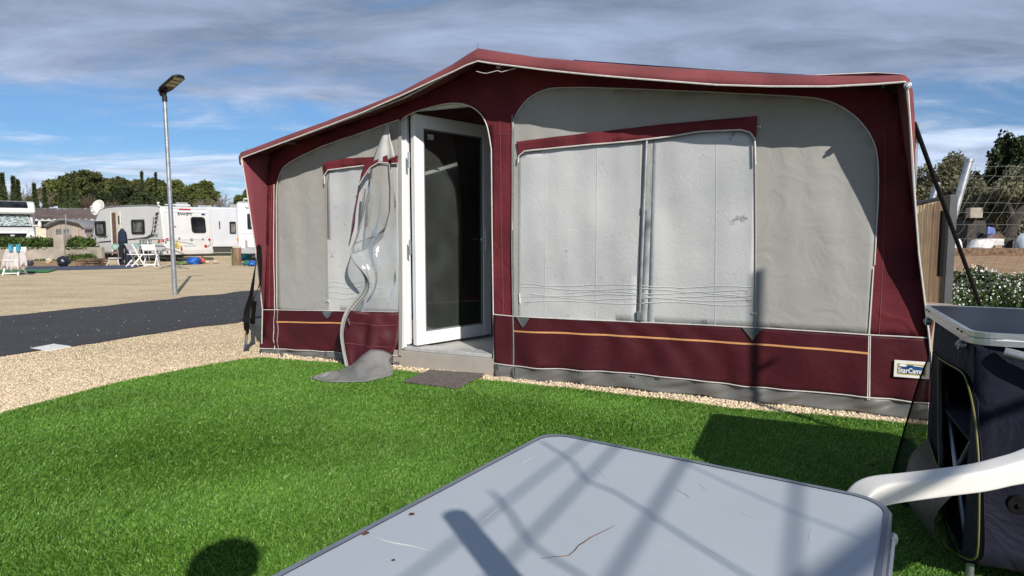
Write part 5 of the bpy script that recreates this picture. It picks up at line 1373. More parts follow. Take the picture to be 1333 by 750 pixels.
text('UK', .15, Msw @ V((.42, rear_y(1.5) - .01, 1.47)), xd, UP, M_gstripe, BODY)
text('Challenger', .19, Msw @ V((-.008, 5.75, 1.04)), -yd, UP, M_gstripe, BODY, shear=.35, bold=.004, xs=1.25)
text('570', .16, Msw @ V((-.008, .78, 1.08)), -yd, UP, M_gstripe, BODY, xs=1.5, bold=.004)
b = MB(); b.prism([(.3, 2.46), (1.2, 2.50), (1.2, 2.56), (.4, 2.54)], lambda y, z, x: V((x, y, z)), .8, 1.5); b.prism(rrect(2.6, 3.1, .9, 1.4, .05), lambda y, x, z: V((x, y, z)), 2.47, 2.56); lbuild(b, SW, 'roof_vent', M_cw, BODY, bevel=.01)
b = MB(); b.tube([(.9, 1.9, 2.46), (.9, 1.9, 2.62)], .03, 8); b.disc((.9, 1.9, 2.64), (0, 0, 1), .06, .06, 10); lbuild(b, SW, 'flue', M_cw, BODY, smooth=True)
for y in (3.0,):
    for x in (.12, W_ - .12): wheel(SW, x, y, .32, .2)
for x, y in ((.3, .5), (W_ - .3, .5), (.3, 5.6)):
    b = MB(); b.tube([(x, y, .42), (x + .1, y - .05, .02)], .03, 6); b.box(x, x + .2, y - .15, y + .05, 0, .03); lbuild(b, SW, 'corner_steady', M_grt, SW)
b = MB(); b.box(.06, .95, .15, .75, .14, .36); b.box(.9, 1.6, 1.0, 5.4, .2, .36); lbuild(b, SW, 'chassis', M_dark, SW)
# rods with pegs and a small bag tied along the caravan side
pl = MB(); a_ = lp(Msw, -.25, 1.7, .98); c_ = D(251, 317.5, 27.5); pl.tube(resample([a_, D(214, 312, 26.8), c_], 10), .022, 6)
PLN = pl.build('drying_line', M_grt, smooth=True); tag(PLN, 'thin line with coloured pegs stretched across the rear corner of the open caravan', 'washing line')
pm = {c: mat('peg_' + c, k, .5) for c, k in (('red', (.45, .03, .03)), ('green', (.04, .30, .12)), ('pink', (.55, .2, .25)))}
for x, y, c in ((207, 313.6, 'red'), (209.5, 313, 'pink'), (212.5, 313, 'red'), (215.5, 314.8, 'green'), (206, 315, 'green')):
    p = D(x, y, 26.75); b = MB(); b.box(p.x - .03, p.x + .03, p.y - .02, p.y + .02, p.z - .08, p.z + .03); b.build('peg', pm[c], PLN)
p = D(231.5, 320, 26.9); b = MB(); b.blob(p, .15, 5, .12, 8, (1, .3, .9)); b.tube([p + V((-.07, 0, .1)), p + V((-.03, 0, .24)), p + V((.07, 0, .1))], .012, 5); tag(b.build('yellow_bag', mat('straw_yellow', (.46, .38, .14), .8, var=.3, vscale=6), smooth=True), 'small yellow bag hanging low at the rear corner of the open caravan', 'bag')
p = D(236.5, 324, 26.8); b = MB(); b.blob(p, .07, 8, .1, 8, (.6, .5, 1.6)); tag(b.build('red_bottle', pm['red'], smooth=True), 'small red bottle beside the yellow bag', 'bottle')
# satellite dish
dp = D(129, 271, 31.5)
DS = thing('satellite_dish', 'round white satellite dish standing beyond the caravan nose', 'satellite dish', (dp.x, dp.y, 0))
rows = []; dn = V((-.25, -.93, .30)).normalized(); da = V((0, 0, 1)).cross(dn).normalized(); db = dn.cross(da)
for i in range(7):
    r_ = .40 * i / 6; rows.append([dp + V((0, 0, 0)) + (da * math.cos(2 * math.pi * k / 24) + db * math.sin(2 * math.pi * k / 24)) * r_ + dn * (.10 * (i / 6) ** 2) for k in range(25)])
loft(rows, 'reflector', mat('dish_white', (.66, .64, .60), .5), DS, thick=.02)
b = MB(); b.tube([V((dp.x, dp.y, 0)), V((dp.x, dp.y, dp.z - .1))], .03, 8); b.tube([dp - db * .36, dp + dn * .42 - db * .1], .012, 6); b.build('pole', M_steel, DS, smooth=True)
b = MB(); b.disc(dp + dn * .42 - db * .1, dn, .04, .1, 10); b.build('receiver', M_cg, DS)
# ---- plain white caravan behind, and the one at the right edge
c3 = D(288, 334, 35)
TV3 = thing('touring_caravan', 'plain pale caravan side with one dark window between the two nearer caravans', 'caravan', (c3.x - .2, c3.y, 0), R(24))
b = MB(); b.prism([(0, .5), (0, 2.5), (.3, 2.68), (5.6, 2.68), (5.8, 2.4), (5.8, .5)], lambda x, z, y: V((x - 2.2, y, z)), 0, 2.2); B3 = lbuild(b, TV3, 'body', M_cg, bevel=.05)
f3 = plane_px(TV3, 1, 0)
def on3(x0, x1, y0, y1, r, d0, d1, name, m, par=B3):
    b = MB(); b.prism(pxrr(f3, x0, x1, y0, y1, r), lambda x, z, d: V((x, -d, z)), d0, d1); return lbuild(b, TV3, name, m, par, bevel=.008)
w3 = on3(298.5, 307.5, 288.5, 304.5, .06, .001, .04, 'window', M_cwin); on3(300.5, 306.5, 291.5, 303, .03, .041, .043, 'blind', M_cwin2, par=w3)
on3(285, 286.8, 288, 298, .03, .001, .04, 'window', M_cwin)
b = MB(); b.box(-.9, -.2, .5, 1.2, 2.68, 2.80); b.box(.7, 1.3, .5, 1.2, 2.68, 2.88); b.box(-2.0, -1.4, .8, 1.4, 2.68, 2.95); lbuild(b, TV3, 'roof_vent', M_grt, B3, bevel=.02)
b = MB(); b.box(-2.2, 3.6, .1, 2.0, .2, .5); lbuild(b, TV3, 'chassis', M_dark, TV3)
c4 = D(310, 338, 27.5)
TV4 = thing('touring_caravan', 'white caravan end with a big window and grey lower shell beside the awning edge', 'caravan', (c4.x, c4.y, 0), R(22))
b = MB()
b.prism([(.0, .42), (-.02, .62), (-.0, 1.0), (.05, 1.7), (.12, 2.35), (.35, 2.58), (1.0, 2.66), (6.0, 2.66), (6.2, 2.2), (6.2, .42)], lambda y, z, x: V((x, y, z)), 0, 2.3)
B4 = lbuild(b, TV4, 'body', M_cw, bevel=.10, seg=3)
def r4(poly, d0, d1, name, m, par=B4, bv=.01):
    yy = lambda z: -.02 + .14 * max(0, (z - .6)) / 1.75
    b = MB(); b.prism(poly, lambda x, z, d: V((x, yy(z) - d, z)), d0, d1); return lbuild(b, TV4, name, m, par, bevel=bv)
w4 = r4(rrect(.42, 1.9, 1.42, 2.10, .05), .002, .05, 'window', M_cwin); r4(rrect(.55, 1.8, 1.52, 2.02, .03), .051, .053, 'blind', M_cwin2, par=w4)
r4(rrect(.20, 2.1, 2.20, 2.24, .01), .001, .02, 'moulding', M_cg); r4(rrect(.15, 2.2, 1.22, 1.27, .01), .001, .03, 'moulding', M_cg)
r4(rrect(.40, 1.25, .62, 1.10, .06), .002, .03, 'locker_door', M_cw); r4(rrect(.30, 1.35, .53, 1.18, .10), .001, .012, 'locker_trim', M_grt)
r4(rrect(.0, 2.3, .36, .60, .05), .002, .08, 'bumper', mat('bumper_grey', (.30, .31, .33), .5))
r4(rrect(.35, 1.1, 2.36, 2.52, .04), .01, .10, 'roof_grille', M_cg)
b = MB(); b.tube([(.3, .3, 2.62), (.3, .9, 2.78), (2.0, .9, 2.78), (2.0, .3, 2.62)], .03, 8); lbuild(b, TV4, 'roof_rail', M_cw, B4, smooth=True)
for z in (.98,): 
    b = MB(); b.box(-.02, .05, -.02, .12, z - .06, z + .06); lbuild(b, TV4, 'marker_lamp', mat('amber', (.5, .2, .02), .4), B4)
for x in (.12, 2.18): wheel(TV4, x, 3.0)
# ---- motorhome
mc = D(18, 330, 32.5)
MH = thing('motorhome', 'white motorhome with silver screen blinds parked behind the concrete wall', 'motorhome', (mc.x, mc.y, .30), R(39)); MH.scale = (.93, .93, .93)
struct(MB().box(mc.x - 30, (116 - CX) / F * 29.4, 29.3, 43, -.1, .30).build('raised_terrace', M_grav))
def mx(profile, x0, x1, name, m, par=MH, bevel=.05, taper=0):
    b = MB(); b.prism(profile, lambda y, z, x: V((x, y, z)), x0, x1); return lbuild(b, MH, name, m, par, bevel=bevel, seg=3)
# local -y is the front
MB1 = mx([(.0, .35), (-.05, .55), (-.04, .85), (.05, 1.02), (.20, 1.14), (.62, 1.30), (1.0, 1.38), (1.75, 2.12), (1.8, 2.2), (2.5, 2.2), (2.5, .35)], -1.0, 1.0, 'cab', M_cw, bevel=.09)
MBD = mx([(1.35, 2.12), (1.15, 2.20), (1.25, 2.50), (1.6, 2.78), (2.2, 2.88), (7, 2.88), (7, .45), (2.4, .45), (2.4, 2.1)], -1.12, 1.12, 'body', M_cw, bevel=.10)
b = MB(); b.add([V((-.86, 1.03, 1.405)), V((.86, 1.03, 1.405)), V((.76, 1.69, 2.055)), V((-.76, 1.69, 2.055))], [(0, 1, 2, 3)])
M_foil = mat('silver_screen_blind', (.42, .50, .50), .3, metal=.35, var=.55, vscale=9, bump=.6, bscale=14)
b.v = [tuple(V(p) + V((0, -.03, .03))) for p in b.v]; ws_ = lbuild(b, MH, 'windscreen', M_foil, MB1); s_ = ws_.modifiers.new('S', 'SOLIDIFY'); s_.thickness = .03
b = MB(); P_ = [V((-.92, .98, 1.38)), V((.92, .98, 1.38)), V((.80, 1.73, 2.09)), V((-.80, 1.73, 2.09))]; P_ = [p + V((0, -.025, .025)) for p in P_]; b.tube(P_ + [P_[0]], .035, 6); lbuild(b, MH, 'windscreen_frame', M_blk, MB1)
def mfr(poly, y, d, name, m, par=MB1, bv=.008):
    b = MB(); b.prism(poly, lambda x, z, q: V((x, y - q, z)), 0, d); return lbuild(b, MH, name, m, par, bevel=bv)
g_ = mfr([(-.55, .76), (.55, .76), (.62, 1.02), (-.62, 1.02)], -.045, .05, 'grille', M_blk); mfr(rrect(-.10, .10, .85, .95, .05), -.097, .01, 'emblem', M_steel, par=g_)
mfr(rrect(-.26, .26, .42, .53, .01), -.045, .02, 'number_plate', M_cw)
for sx_ in (-1, 1):
    b = MB(); b.add([V((sx_ * .58, .02, .93)), V((sx_ * .97, .14, .97)), V((sx_ * .99, .34, 1.17)), V((sx_ * .68, .16, 1.09))], [(0, 1, 2, 3)]); b.v = [tuple(V(p) + V((0, -.03, .02))) for p in b.v]
    o = lbuild(b, MH, 'headlight', mat('headlamp_glass', (.30, .33, .36), .12, spec=.7, var=.5, vscale=12), MB1); s_ = o.modifiers.new('S', 'SOLIDIFY'); s_.thickness = .03
    b = MB(); b.blob((sx_ * 1.27, 1.0, 1.52), .17, 3, .03, 8, (.55, .5, 1.25)); b.tube([(sx_ * .95, 1.1, 1.45), (sx_ * 1.2, 1.02, 1.48)], .04, 6); lbuild(b, MH, 'wing_mirror', M_cw, MB1, smooth=True)
    b = MB(); b.disc((sx_ * 1.0, .95, .34), (1, 0, 0), .34, .22, 22); lbuild(b, MH, 'wheel', M_tyre, MH, bevel=.02)
    b = MB(); b.disc((sx_ * .78, -.05, .50), (0, -1, 0), .09, .03, 12); lbuild(b, MH, 'fog_lamp', M_grt, MB1)
b = MB(); b.add([V((-.75, 1.19, 2.46)), V((.78, 1.19, 2.46)), V((.74, 1.55, 2.79)), V((-.74, 1.55, 2.79))], [(0, 1, 2, 3)]); b.v = [tuple(V(p) + V((0, -.03, .03))) for p in b.v]
sk_ = lbuild(b, MH, 'skylight', M_cwin, MBD); s_ = sk_.modifiers.new('S', 'SOLIDIFY'); s_.thickness = .02
# ---- lamp post
lb0 = G(228, 384); LPT = thing('street_lamp', 'galvanised lamp post with a flat black LED head standing by the asphalt road', 'street lamp', lb0)
tz = D(212, 131, lb0.y)
b = MB(); top = V((lb0.x - .03, lb0.y, tz.z)); b.tube([lb0 - UP * .1, lb0, lb0.lerp(top, .5), top], [.046, .046, .041, .036], 16); b.build('pole', M_steel, LPT, smooth=True)
M_lampb = mat('black_metal', (.02, .02, .022), .45, metal=.3)
b = MB(); b.tube([top - UP * .02, top + UP * .09], .047, 14); b.tube([top + UP * .09, top + V((.02, -.02, .16))], .036, 12); b.disc(top + V((-.03, 0, .13)), V((1, 0, 0)), .05, .09, 16); b.build('bracket', M_lampb, LPT, smooth=True)
hl = top + V((.0, -.02, .17)); hd_ = V((.83, -.42, .40)).normalized(); hs_ = V((.42, .90, .02)).normalized(); hs_ = (hs_ - hd_ * hs_.dot(hd_)).normalized(); hu = hd_.cross(hs_)
if hu.z < 0: hu = -hu
HM = Matrix((( hd_.x, hs_.x, hu.x, hl.x), (hd_.y, hs_.y, hu.y, hl.y), (hd_.z, hs_.z, hu.z, hl.z), (0, 0, 0, 1)))
b = MB(); b.prism([(-.05, -.09), (.08, -.13), (.50, -.13), (.56, -.08), (.58, 0), (.56, .08), (.50, .13), (.08, .13), (-.05, .09)], lambda x, y, z: HM @ V((x, y, z)), .0, .035)
LH = b.build('lamp_head', M_lampb, LPT, bevel=.008)
for k in range(3):
    b = MB(); x = .20 + k * .115; b.prism(rrect(x, x + .085, -.095, .095, .008), lambda x_, y_, z_: HM @ V((x_, y_, z_)), -.008, -.001); b.build('led_panel', mat('led_panel', (.42, .36, .24), .35, var=.3, vscale=60) if k == 0 else bpy.data.materials['led_panel'], LH)
b = MB(); c = HM @ V((.08, 0, -.02)); b.blob(c, .03, 1, .02, 8); b.build('sensor', M_lampb, LH, smooth=True)
# ---- concrete wall with pillar, ivy
wy = 29.0
M_conc = mat('concrete', (.33, .29, .245), .9, var=.2, vscale=1.5, bump=.6, bscale=8, dirt=.5, dcol=(.2, .17, .14), dscale=1.2)
CW_ = thing('concrete_wall', 'low rough concrete wall with a square pillar, running behind the towels', 'wall', (D(60, 340, wy).x, wy, 0))
x0w, x1w = D(-60, 330, wy).x, D(132, 330, wy).x; zt1 = D(40, 322, wy).z
b = MB(); b.box(x0w, x1w, wy, wy + .25, -.05, zt1); b.build('wall', M_conc, CW_, bevel=.02)
xa, xb = D(72.5, 330, wy).x, D(86, 330, wy).x
b = MB(); b.box(xa, xb, wy - .12, wy + .37, -.02, D(80, 305.5, wy).z); b.build('pillar', M_conc, CW_, bevel=.02)
# ---- house, flat roof building and tent behind
bw = 44.0
def DX(px, y): return D(px, 300, y).x
def DZ(py, y): return D(300, py, y).z
HB = thing('bungalow', 'cream bungalow with a brown corrugated roof and a railing above, behind the concrete wall', 'building', (DX(90, bw), bw, 0))
b = MB(); b.box(DX(-20, bw), DX(290, bw), bw, bw + 8, 0, DZ(284, bw)); hw_ = b.build('wall', mat('cream_render', (.60, .56, .44), .8, var=.08, dirt=.2), HB)
b = MB(); n = 160; xs_ = [DX(-25, bw) + (DX(292, bw) - DX(-25, bw)) * i / n for i in range(n + 1)]
zf, zb_ = DZ(283.5, bw - .6), DZ(271.5, bw + 6)
for k, (yy, zz_) in enumerate(((bw - .6, zf), (bw + 6, zb_))): b.v += [(x, yy, zz_ + .06 * math.sin(i * math.pi / 2)) for i, x in enumerate(xs_)]
b.f = [(i, i + 1, n + 2 + i, n + 1 + i) for i in range(n)]; b.mi = [0] * n
o = b.build('roof', mat('brown_corrugated', (.115, .085, .075), .8, var=.25, vscale=1.2, dirt=.4, dcol=(.2, .17, .15)), HB); s_ = o.modifiers.new('S', 'SOLIDIFY'); s_.thickness = .08
b = MB(); b.box(DX(-25, bw), DX(292, bw), bw - .55, bw - .45, zf - .22, zf - .05); b.build('fascia', M_cg, HB)
for x0_, x1_, y0_, y1_ in ((43, 52, 288.5, 293), (54, 64.5, 288.5, 293.5), (75, 99, 288.2, 291), (8, 20, 289, 296)):
    b = MB(); b.box(DX(x0_, bw), DX(x1_, bw), bw - .06, bw - .005, DZ(y1_, bw), DZ(y0_, bw)); wf = b.build('window', M_grt, HB)
    b = MB(); b.box(DX(x0_ + .8, bw), DX(x1_ - .8, bw), bw - .075, bw - .061, DZ(y1_ - .8, bw), DZ(y0_ + .8, bw)); b.build('pane', M_cwin, wf)
b = MB(); yy = bw + 5
b.tube([V((DX(20, yy), yy, DZ(271, yy))), V((DX(135, yy), yy, DZ(272.5, yy)))], .035, 6)
for px in (38, 60, 80, 88, 112, 130): b.tube([V((DX(px, yy), yy, DZ(271.3, yy))), V((DX(px + 2, yy), yy, DZ(277, yy)))], .035, 6)
for px in (76, 84): b.tube([V((DX(px, yy), yy, DZ(271.3, yy))), V((DX(px + 6, yy), yy, DZ(277, yy)))], .03, 6)
b.build('railing', M_steel, HB)
# tent awning
ty = 36.0
TT_ = thing('old_awning', 'faded beige striped awning with a dark peaked roof behind the concrete wall', 'awning', (DX(85, ty), ty, 0))
gp_ = [(60, 322), (60, 297), (62, 296), (72, 291), (80, 288.5), (88, 288), (100, 290.5), (110, 293), (112, 300), (114, 322)]
b = MB(); b.prism([(DX(x, ty), DZ(y, ty) if y < 320 else .0) for x, y in gp_], lambda x, z, y: V((x, y, z)), ty, ty + 2.5)
b.build('walls', mat('faded_stripes', (.40, .33, .27), .9, var=.0, vscale=3.2, col2=(.26, .23, .21), stretch=(3.5, .1, .15)), TT_)
b = MB(); rp_ = [V((DX(x, ty), ty - .3, DZ(y, ty) + .05)) for x, y in ((58, 297.5), (62, 295.5), (72, 290.5), (80, 287.8), (88, 287.3), (100, 289.8), (108, 292), (112, 296), (114, 300))]
rp2 = [p + V((0, 3, 0)) for p in rp_]; loft([rp_, rp2], 'roof', mat('grey_roof_sheet', (.16, .16, .17), .6), TT_, thick=.10)
for x0_, x1_ in ((73, 79.5), (83, 90)):
    b = MB(); b.box(DX(x0_, ty), DX(x1_, ty), ty - .03, ty - .002, DZ(306, ty), DZ(298, ty)); b.build('window', mat('tent_window', (.17, .18, .19), .4, var=.4) if x0_ == 73 else bpy.data.materials['tent_window'], TT_)
GB = thing('grey_awning', 'pale grey awning canvas stretched between the striped awning and the caravan nose', 'awning', (DX(118, 37), 37, 0))
gy = 37.5; P_ = [(100, 287), (137, 285), (137, 330), (112, 330), (110, 296)]
b = MB(); b.prism([(DX(x, gy), DZ(y, gy) if y < 325 else 0) for x, y in P_], lambda x, z, y: V((x, y, z)), gy, gy + 2.2); b.build('canvas', mat('pale_grey_canvas', (.27, .27, .28), .8, var=.1), GB)
b = MB(); lx = MB(); rows = []
for i in range(10):
    t = i / 9; rows.append([D(108 + 1.5 * k / 6. * (3 + 4 * t) / 3 + 1.5 * t, 299 + 18 * t, 34.5 + .12 * math.sin(k * 1.7)) for k in range(7)])
tag(loft(rows, 'lilac_sheet', mat('lilac_cloth', (.46, .40, .50), .9), None, thick=.01), 'lilac sheet hung out on the right side of the striped awning', 'sheet')
po = MB(); p0 = V((DX(86.3, 33), 33, 0)); po.tube([p0, V((DX(86.3, 33), 33, DZ(279.5, 33)))], .03, 6); tag(po.build('thin_pole', M_steel, smooth=True), 'thin grey pole rising in front of the striped awning', 'pole')
# bare sapling and white object beside the motorhome
# ---- ground mats
def matp(name, pts, m, z, label):
    b = MB(); P = [G(*p) for p in pts]; b.prism([(p.x, p.y) for p in P], lambda x, y, q: V((x, y, q)), z, z + .012); tag(b.build(name, m), label, 'ground mat')
matp('ground_mat', [(28, 353.3), (170, 350), (190, 345.6), (36, 347.8)], mat('blue_grey_mat', (.055, .065, .11), .9, var=.2, vscale=2, bump=.3, bscale=80), .010, 'long blue grey groundsheet in front of the caravan with the open door')
matp('ground_mat', [(-30, 357.5), (62, 355.5), (75, 351.8), (-30, 353)], mat('green_mat', (.04, .17, .05), .95, var=.2, vscale=5, bump=.3, bscale=80), .024, 'green turf mat under the towels at the left edge')
# ---- white folding chairs
M_fold = mat('white_resin', (.80, .80, .80), .4, var=.03)
def folding_chair(label, loc, rz, grp=None):
    t = thing('folding_chair', label, 'chair', loc, rz, grp)
    for x in (-.21, .21):
        b = MB(); b.tube([(x, .22, 0), (x, -.02, .43), (x, -.20, .82)], .022, 6); lbuild(b, t, 'leg', M_fold)
        b = MB(); b.tube([(x * .88, -.24, 0), (x * .88, .16, .43)], .020, 6); lbuild(b, t, 'leg', M_fold)
    b = MB()
    b.prism(rrect(-.20, .20, -.20, .20, .04), lambda x, y, z: V((x, y, z)), .43, .46); lbuild(b, t, 'seat', M_fold, bevel=.008)
    b = MB(); b.prism(rrect(-.23, .23, .60, .82, .03), lambda x, z, q: V((x, -.10 - (z - .60) * .45 - q, z)), 0, .03); lbuild(b, t, 'backrest', M_fold, bevel=.008)
    b = MB(); b.tube([(-.2, .20, .06), (.2, .20, .06)], .016, 6); b.tube([(-.18, -.21, .06), (.18, -.21, .06)], .016, 6); lbuild(b, t, 'stretcher', M_fold)
    return t
g1, g2 = G(176.5, 347.6), G(193, 346.8)
ch1 = folding_chair('left of the two white folding chairs at the table beside the open caravan', (g1.x, g1.y, .02), R(-30), 'white folding chairs at the caravan table')
ch2 = dup(ch1); ch2.location = (g2.x + .1, g2.y, .0); ch2.rotation_euler = (0, 0, R(12)); ch2['label'] = 'right of the two white folding chairs at the table beside the open caravan'
g3 = G(20, 358)
ch3 = dup(ch1); ch3.location = (g3.x, g3.y, .0); ch3.rotation_euler = (0, 0, R(185)); ch3['label'] = 'white folding chair with laundry clipped over it at the left edge'; del ch3['group']
# towels clipped over the chair
ty_ = g3.y
M_tow = mat('grey_white_towel', (.50, .46, .46), .95, var=.1, vscale=6, bump=.5, bscale=40)
for (x0_, x1_, yb, nm, lb) in ((2, 13, 349, 'towel', 'left of the three pale towels clipped over the chair at the left edge'), (13.2, 26, 350.5, 'towel', 'middle of the three pale towels clipped over the chair at the left edge'), (26.2, 35.5, 346, 'towel', 'right of the three pale towels clipped over the chair at the left edge')):
    rows = []
    for i in range(10):
        t = i / 9
        rows.append([D((x0_ + (x1_ - x0_) * k / 9) * (1 - .35 * (1 - t) ** 2) + (18.5 * .35 * (1 - t) ** 2), 324 + (yb - 324) * t + 2.5 * math.sin(k * .9 + x0_) * t + 3 * (abs(k - 4.5) / 4.5) ** 2 * (1 - t) * (0), ty_ - .12 - .05 * math.sin(k * 1.9 + x0_) * (.3 + t) - .10 * t) for k in range(10)])
    tag(loft(rows, nm, M_tow, None, thick=.015), lb, 'towel', 'towels clipped over the white chair')
M_cy = mat('cyan_plastic', (.06, .30, .42), .5)
for px, lb in ((14.5, 'left'), (24, 'right')):
    p = D(px, 323, ty_ - .16); b = MB(); b.box(p.x - .04, p.x + .04, p.y - .05, p.y + .05, p.z - .10, p.z + .06); b.box(p.x - .05, p.x - .02, p.y - .03, p.y + .03, p.z + .05, p.z + .11); b.box(p.x + .02, p.x + .05, p.y - .03, p.y + .03, p.z + .05, p.z + .11)
    tag(b.build('clip', M_cy), lb + ' one of the two big light blue clips holding the towels', 'clip', 'light blue towel clips')
# ---- table with green cloth beside the open caravan, table cloth and checked cloth, navy clothes
gt_ = G(178, 345.5); tbY = gt_.y + .9; T2 = thing('folding_table', 'small folding table behind the two white chairs', 'table', (DX(174, tbY), tbY, 0))
zt2 = DZ(318.3, tbY)
b = MB(); b.box(DX(155, tbY), DX(188, tbY), tbY - .3, tbY + .4, zt2 - .04, zt2 - .008); b.build('table_top', M_cg, T2)
for px in (158, 186):
    for dy in (-.25, .3):
        b = MB(); b.tube([V((DX(px, tbY), tbY + dy, zt2 - .05)), V((DX(px + (1 if dy > 0 else -1), tbY), tbY + dy, 0.02))], .02, 6); b.build('leg', M_steel, T2)
rows = []
for i, yy in enumerate((-.42, -.36, -.1, .2, .45)):
    rows.append([V((DX(152.5 + 33 * k / 12, tbY), tbY + yy, zt2 + .004 + (-.13 - .10 * math.sin(k * 1.1) if i == 0 else (.03 * math.sin(k * 1.7 + i))))) for k in range(13)])
tag(loft(rows, 'tablecloth', mat('green_white_cloth', (.30, .45, .38), .9, col2=(.12, .25, .20), vscale=2.5), None, thick=.01), 'pale green cloth rumpled over the small table by the open caravan', 'tablecloth')
M_chk = bpy.data.materials.new('checked_cloth'); nt, N_, L_ = nodes_of(M_chk); bb = N_['Principled BSDF']; br = N_.new('ShaderNodeTexBrick'); tcn = N_.new('ShaderNodeTexCoord'); mpn = N_.new('ShaderNodeMapping'); mpn.inputs['Rotation'].default_value = (R(90), 0, 0)
L_.new(tcn.outputs['Object'], mpn.inputs[0]); L_.new(mpn.outputs[0], br.inputs[0]); br.inputs['Scale'].default_value = 8; br.inputs['Color1'].default_value = br.inputs['Color2'].default_value = (.03, .04, .05, 1); br.inputs['Mortar'].default_value = (.45, .46, .45, 1); br.inputs['Mortar Size'].default_value = .12; br.offset = 0; br.inputs['Brick Width'].default_value = 1; br.inputs['Row Height'].default_value = 1
L_.new(br.outputs[0], bb.inputs['Base Color']); bb.inputs['Roughness'].default_value = .9
rows = [[D(181.5 + 15.5 * k / 8 + .4 * math.sin(i + k), 313 + 20 * i / 8, tbY + .75 + .06 * math.sin(k * 2 + i)) for k in range(9)] for i in range(9)]
tag(loft(rows, 'checked_cloth', M_chk, None, thick=.02), 'dark checked cloth hanging behind the right white folding chair', 'cloth')
M_nv = mat('navy_cloth', (.012, .018, .05), .9, var=.3, vscale=5, bump=.4, bscale=15)
jy = tbY + .75
b = MB(); jz0, jz1 = DZ(318, jy), DZ(297.5, jy); jx = DX(159, jy)
prof_j = [(0, .03), (.06, .06), (.14, .09), (.25, .14), (.5, .16), (.75, .17), (1.0, .18)]
rows = []
for t, r_ in prof_j:
    rows.append([V((jx + r_ * math.cos(a * math.pi / 8) * (1 + .12 * math.sin(a * 2.3)), jy + .6 * r_ * math.sin(a * math.pi / 8), jz1 - (jz1 - jz0) * t)) for a in range(17)])
JK = loft(rows, 'navy_jacket', M_nv, None, thick=.01); tag(JK, 'navy jacket hanging by the open caravan door above the table', 'jacket')
for px, wpx, y0_, lb, nm in ((158, 3.1, 316.5, 'near black trousers hanging below the jacket in front of the caravan doorway', 'trousers'), (165.5, 3.0, 318.5, 'navy trousers hanging over the table edge beside the near black pair', 'trousers')):
    rows = []
    yj = tbY - .5
    for i in range(9):
        t = i / 8; rows.append([D(px + wpx * math.cos(a * math.pi / 8) * (1 + .10 * math.sin(a * 3 + i)), y0_ + (345.5 - y0_) * t, yj + .14 * math.sin(a * math.pi / 8)) for a in range(17)])
    tag(loft(rows, nm, M_nv if px > 160 else mat('black_cloth', (.008, .009, .015), .9), None, thick=.01), lb, 'trousers')
# ---- clutter round the caravans
def clutter(name, px, py_b, wpx, hpx, m, label, cat, seed=1, sq=.8, amp=.2, dy=0.0, grp=None):
    g_ = G(px, py_b); y = g_.y + dy; s_ = y / F * wpx / 2; h_ = y / F * hpx / 2
    b = MB(); b.blob((g_.x, y, h_ * .92), s_, seed, amp, 9, (1, sq, h_ / s_)); o = b.build(name, m, smooth=True); tag(o, label, cat, grp); return o
M_bb = mat('blue_tarp', (.01, .10, .42), .5, var=.3, vscale=4, bump=.8, bscale=6)
clutter('blue_tarp_bundle', 253, 344.3, 17, 10, M_bb, 'crumpled bright blue tarpaulin bundle under the caravan rear', 'tarpaulin', 2, 1, .3)
clutter('green_bag', 237, 344.8, 17, 4.5, mat('olive_bag', (.12, .18, .06), .8), 'flat olive green bag on the gravel left of the blue tarpaulin', 'bag', 3, 1, .2)
clutter('blue_bag', 328.5, 346.6, 11, 7, M_bb, 'small bright blue bag on the ground beside the awning edge', 'bag', 6, 1, .3)
clutter('green_crate_cloth', 321, 346, 9, 7, mat('teal_green', (.02, .16, .12), .7, var=.3), 'dark green bundle between the wooden post and the small blue bag', 'bundle', 8, 1, .25)
clutter('turquoise_sheet', 313, 339, 13, 8, mat('turquoise', (.03, .36, .42), .6), 'turquoise sheet crumpled under the caravan beside the awning edge', 'sheet', 9, 1, .3, .6)
clutter('black_bag', 83, 347.5, 15, 13, mat('black_bin_bag', (.012, .014, .022), .35, bump=1, bscale=5), 'shiny black rubbish bag standing at the foot of the concrete wall', 'bag', 5, .8, .22)
clutter('dark_bag', 39, 346.5, 9, 8, mat('dark_bag', (.03, .035, .045), .6), 'small dark bag near the towels by the concrete wall', 'bag', 11, .8, .2)
M_rock = mat('pale_rock', (.50, .40, .30), .95, var=.25, vscale=6, bump=.9, bscale=12)
for i, (px, py, w_, h_, lb) in enumerate(((64, 342.5, 8, 6, 'pale rock at the foot of the concrete wall right of the towels'), (270, 343.5, 8, 5, 'left of the two pale rocks right of the orange ball'), (281, 343, 9, 4.5, 'right of the two pale rocks right of the orange ball'))):
    clutter('rock', px, py, w_, h_, M_rock, lb, 'rock', 20 + i, .8, .3)
ob_ = G(265.3, 343.5); oy = ob_.y - .2; r_ = oy / F * 4.2
HR = thing('hose_reel', 'round orange hose reel on the ground beside the blue tarpaulin', 'hose reel', (ob_.x, oy, 0))
b = MB(); c = V((ob_.x, oy, r_ * 1.05)); b.disc(c, V((.1, -1, .1)), r_, .16, 22); b.build('drum', mat('orange_red', (.48, .07, .02), .5, var=.3, vscale=10), HR, bevel=.03)
b = MB(); b.disc(c + V((.01, -.09, .01)), V((.1, -1, .1)), r_ * .45, .03, 14); b.build('hub', mat('dark_red', (.15, .02, .01), .5), HR)
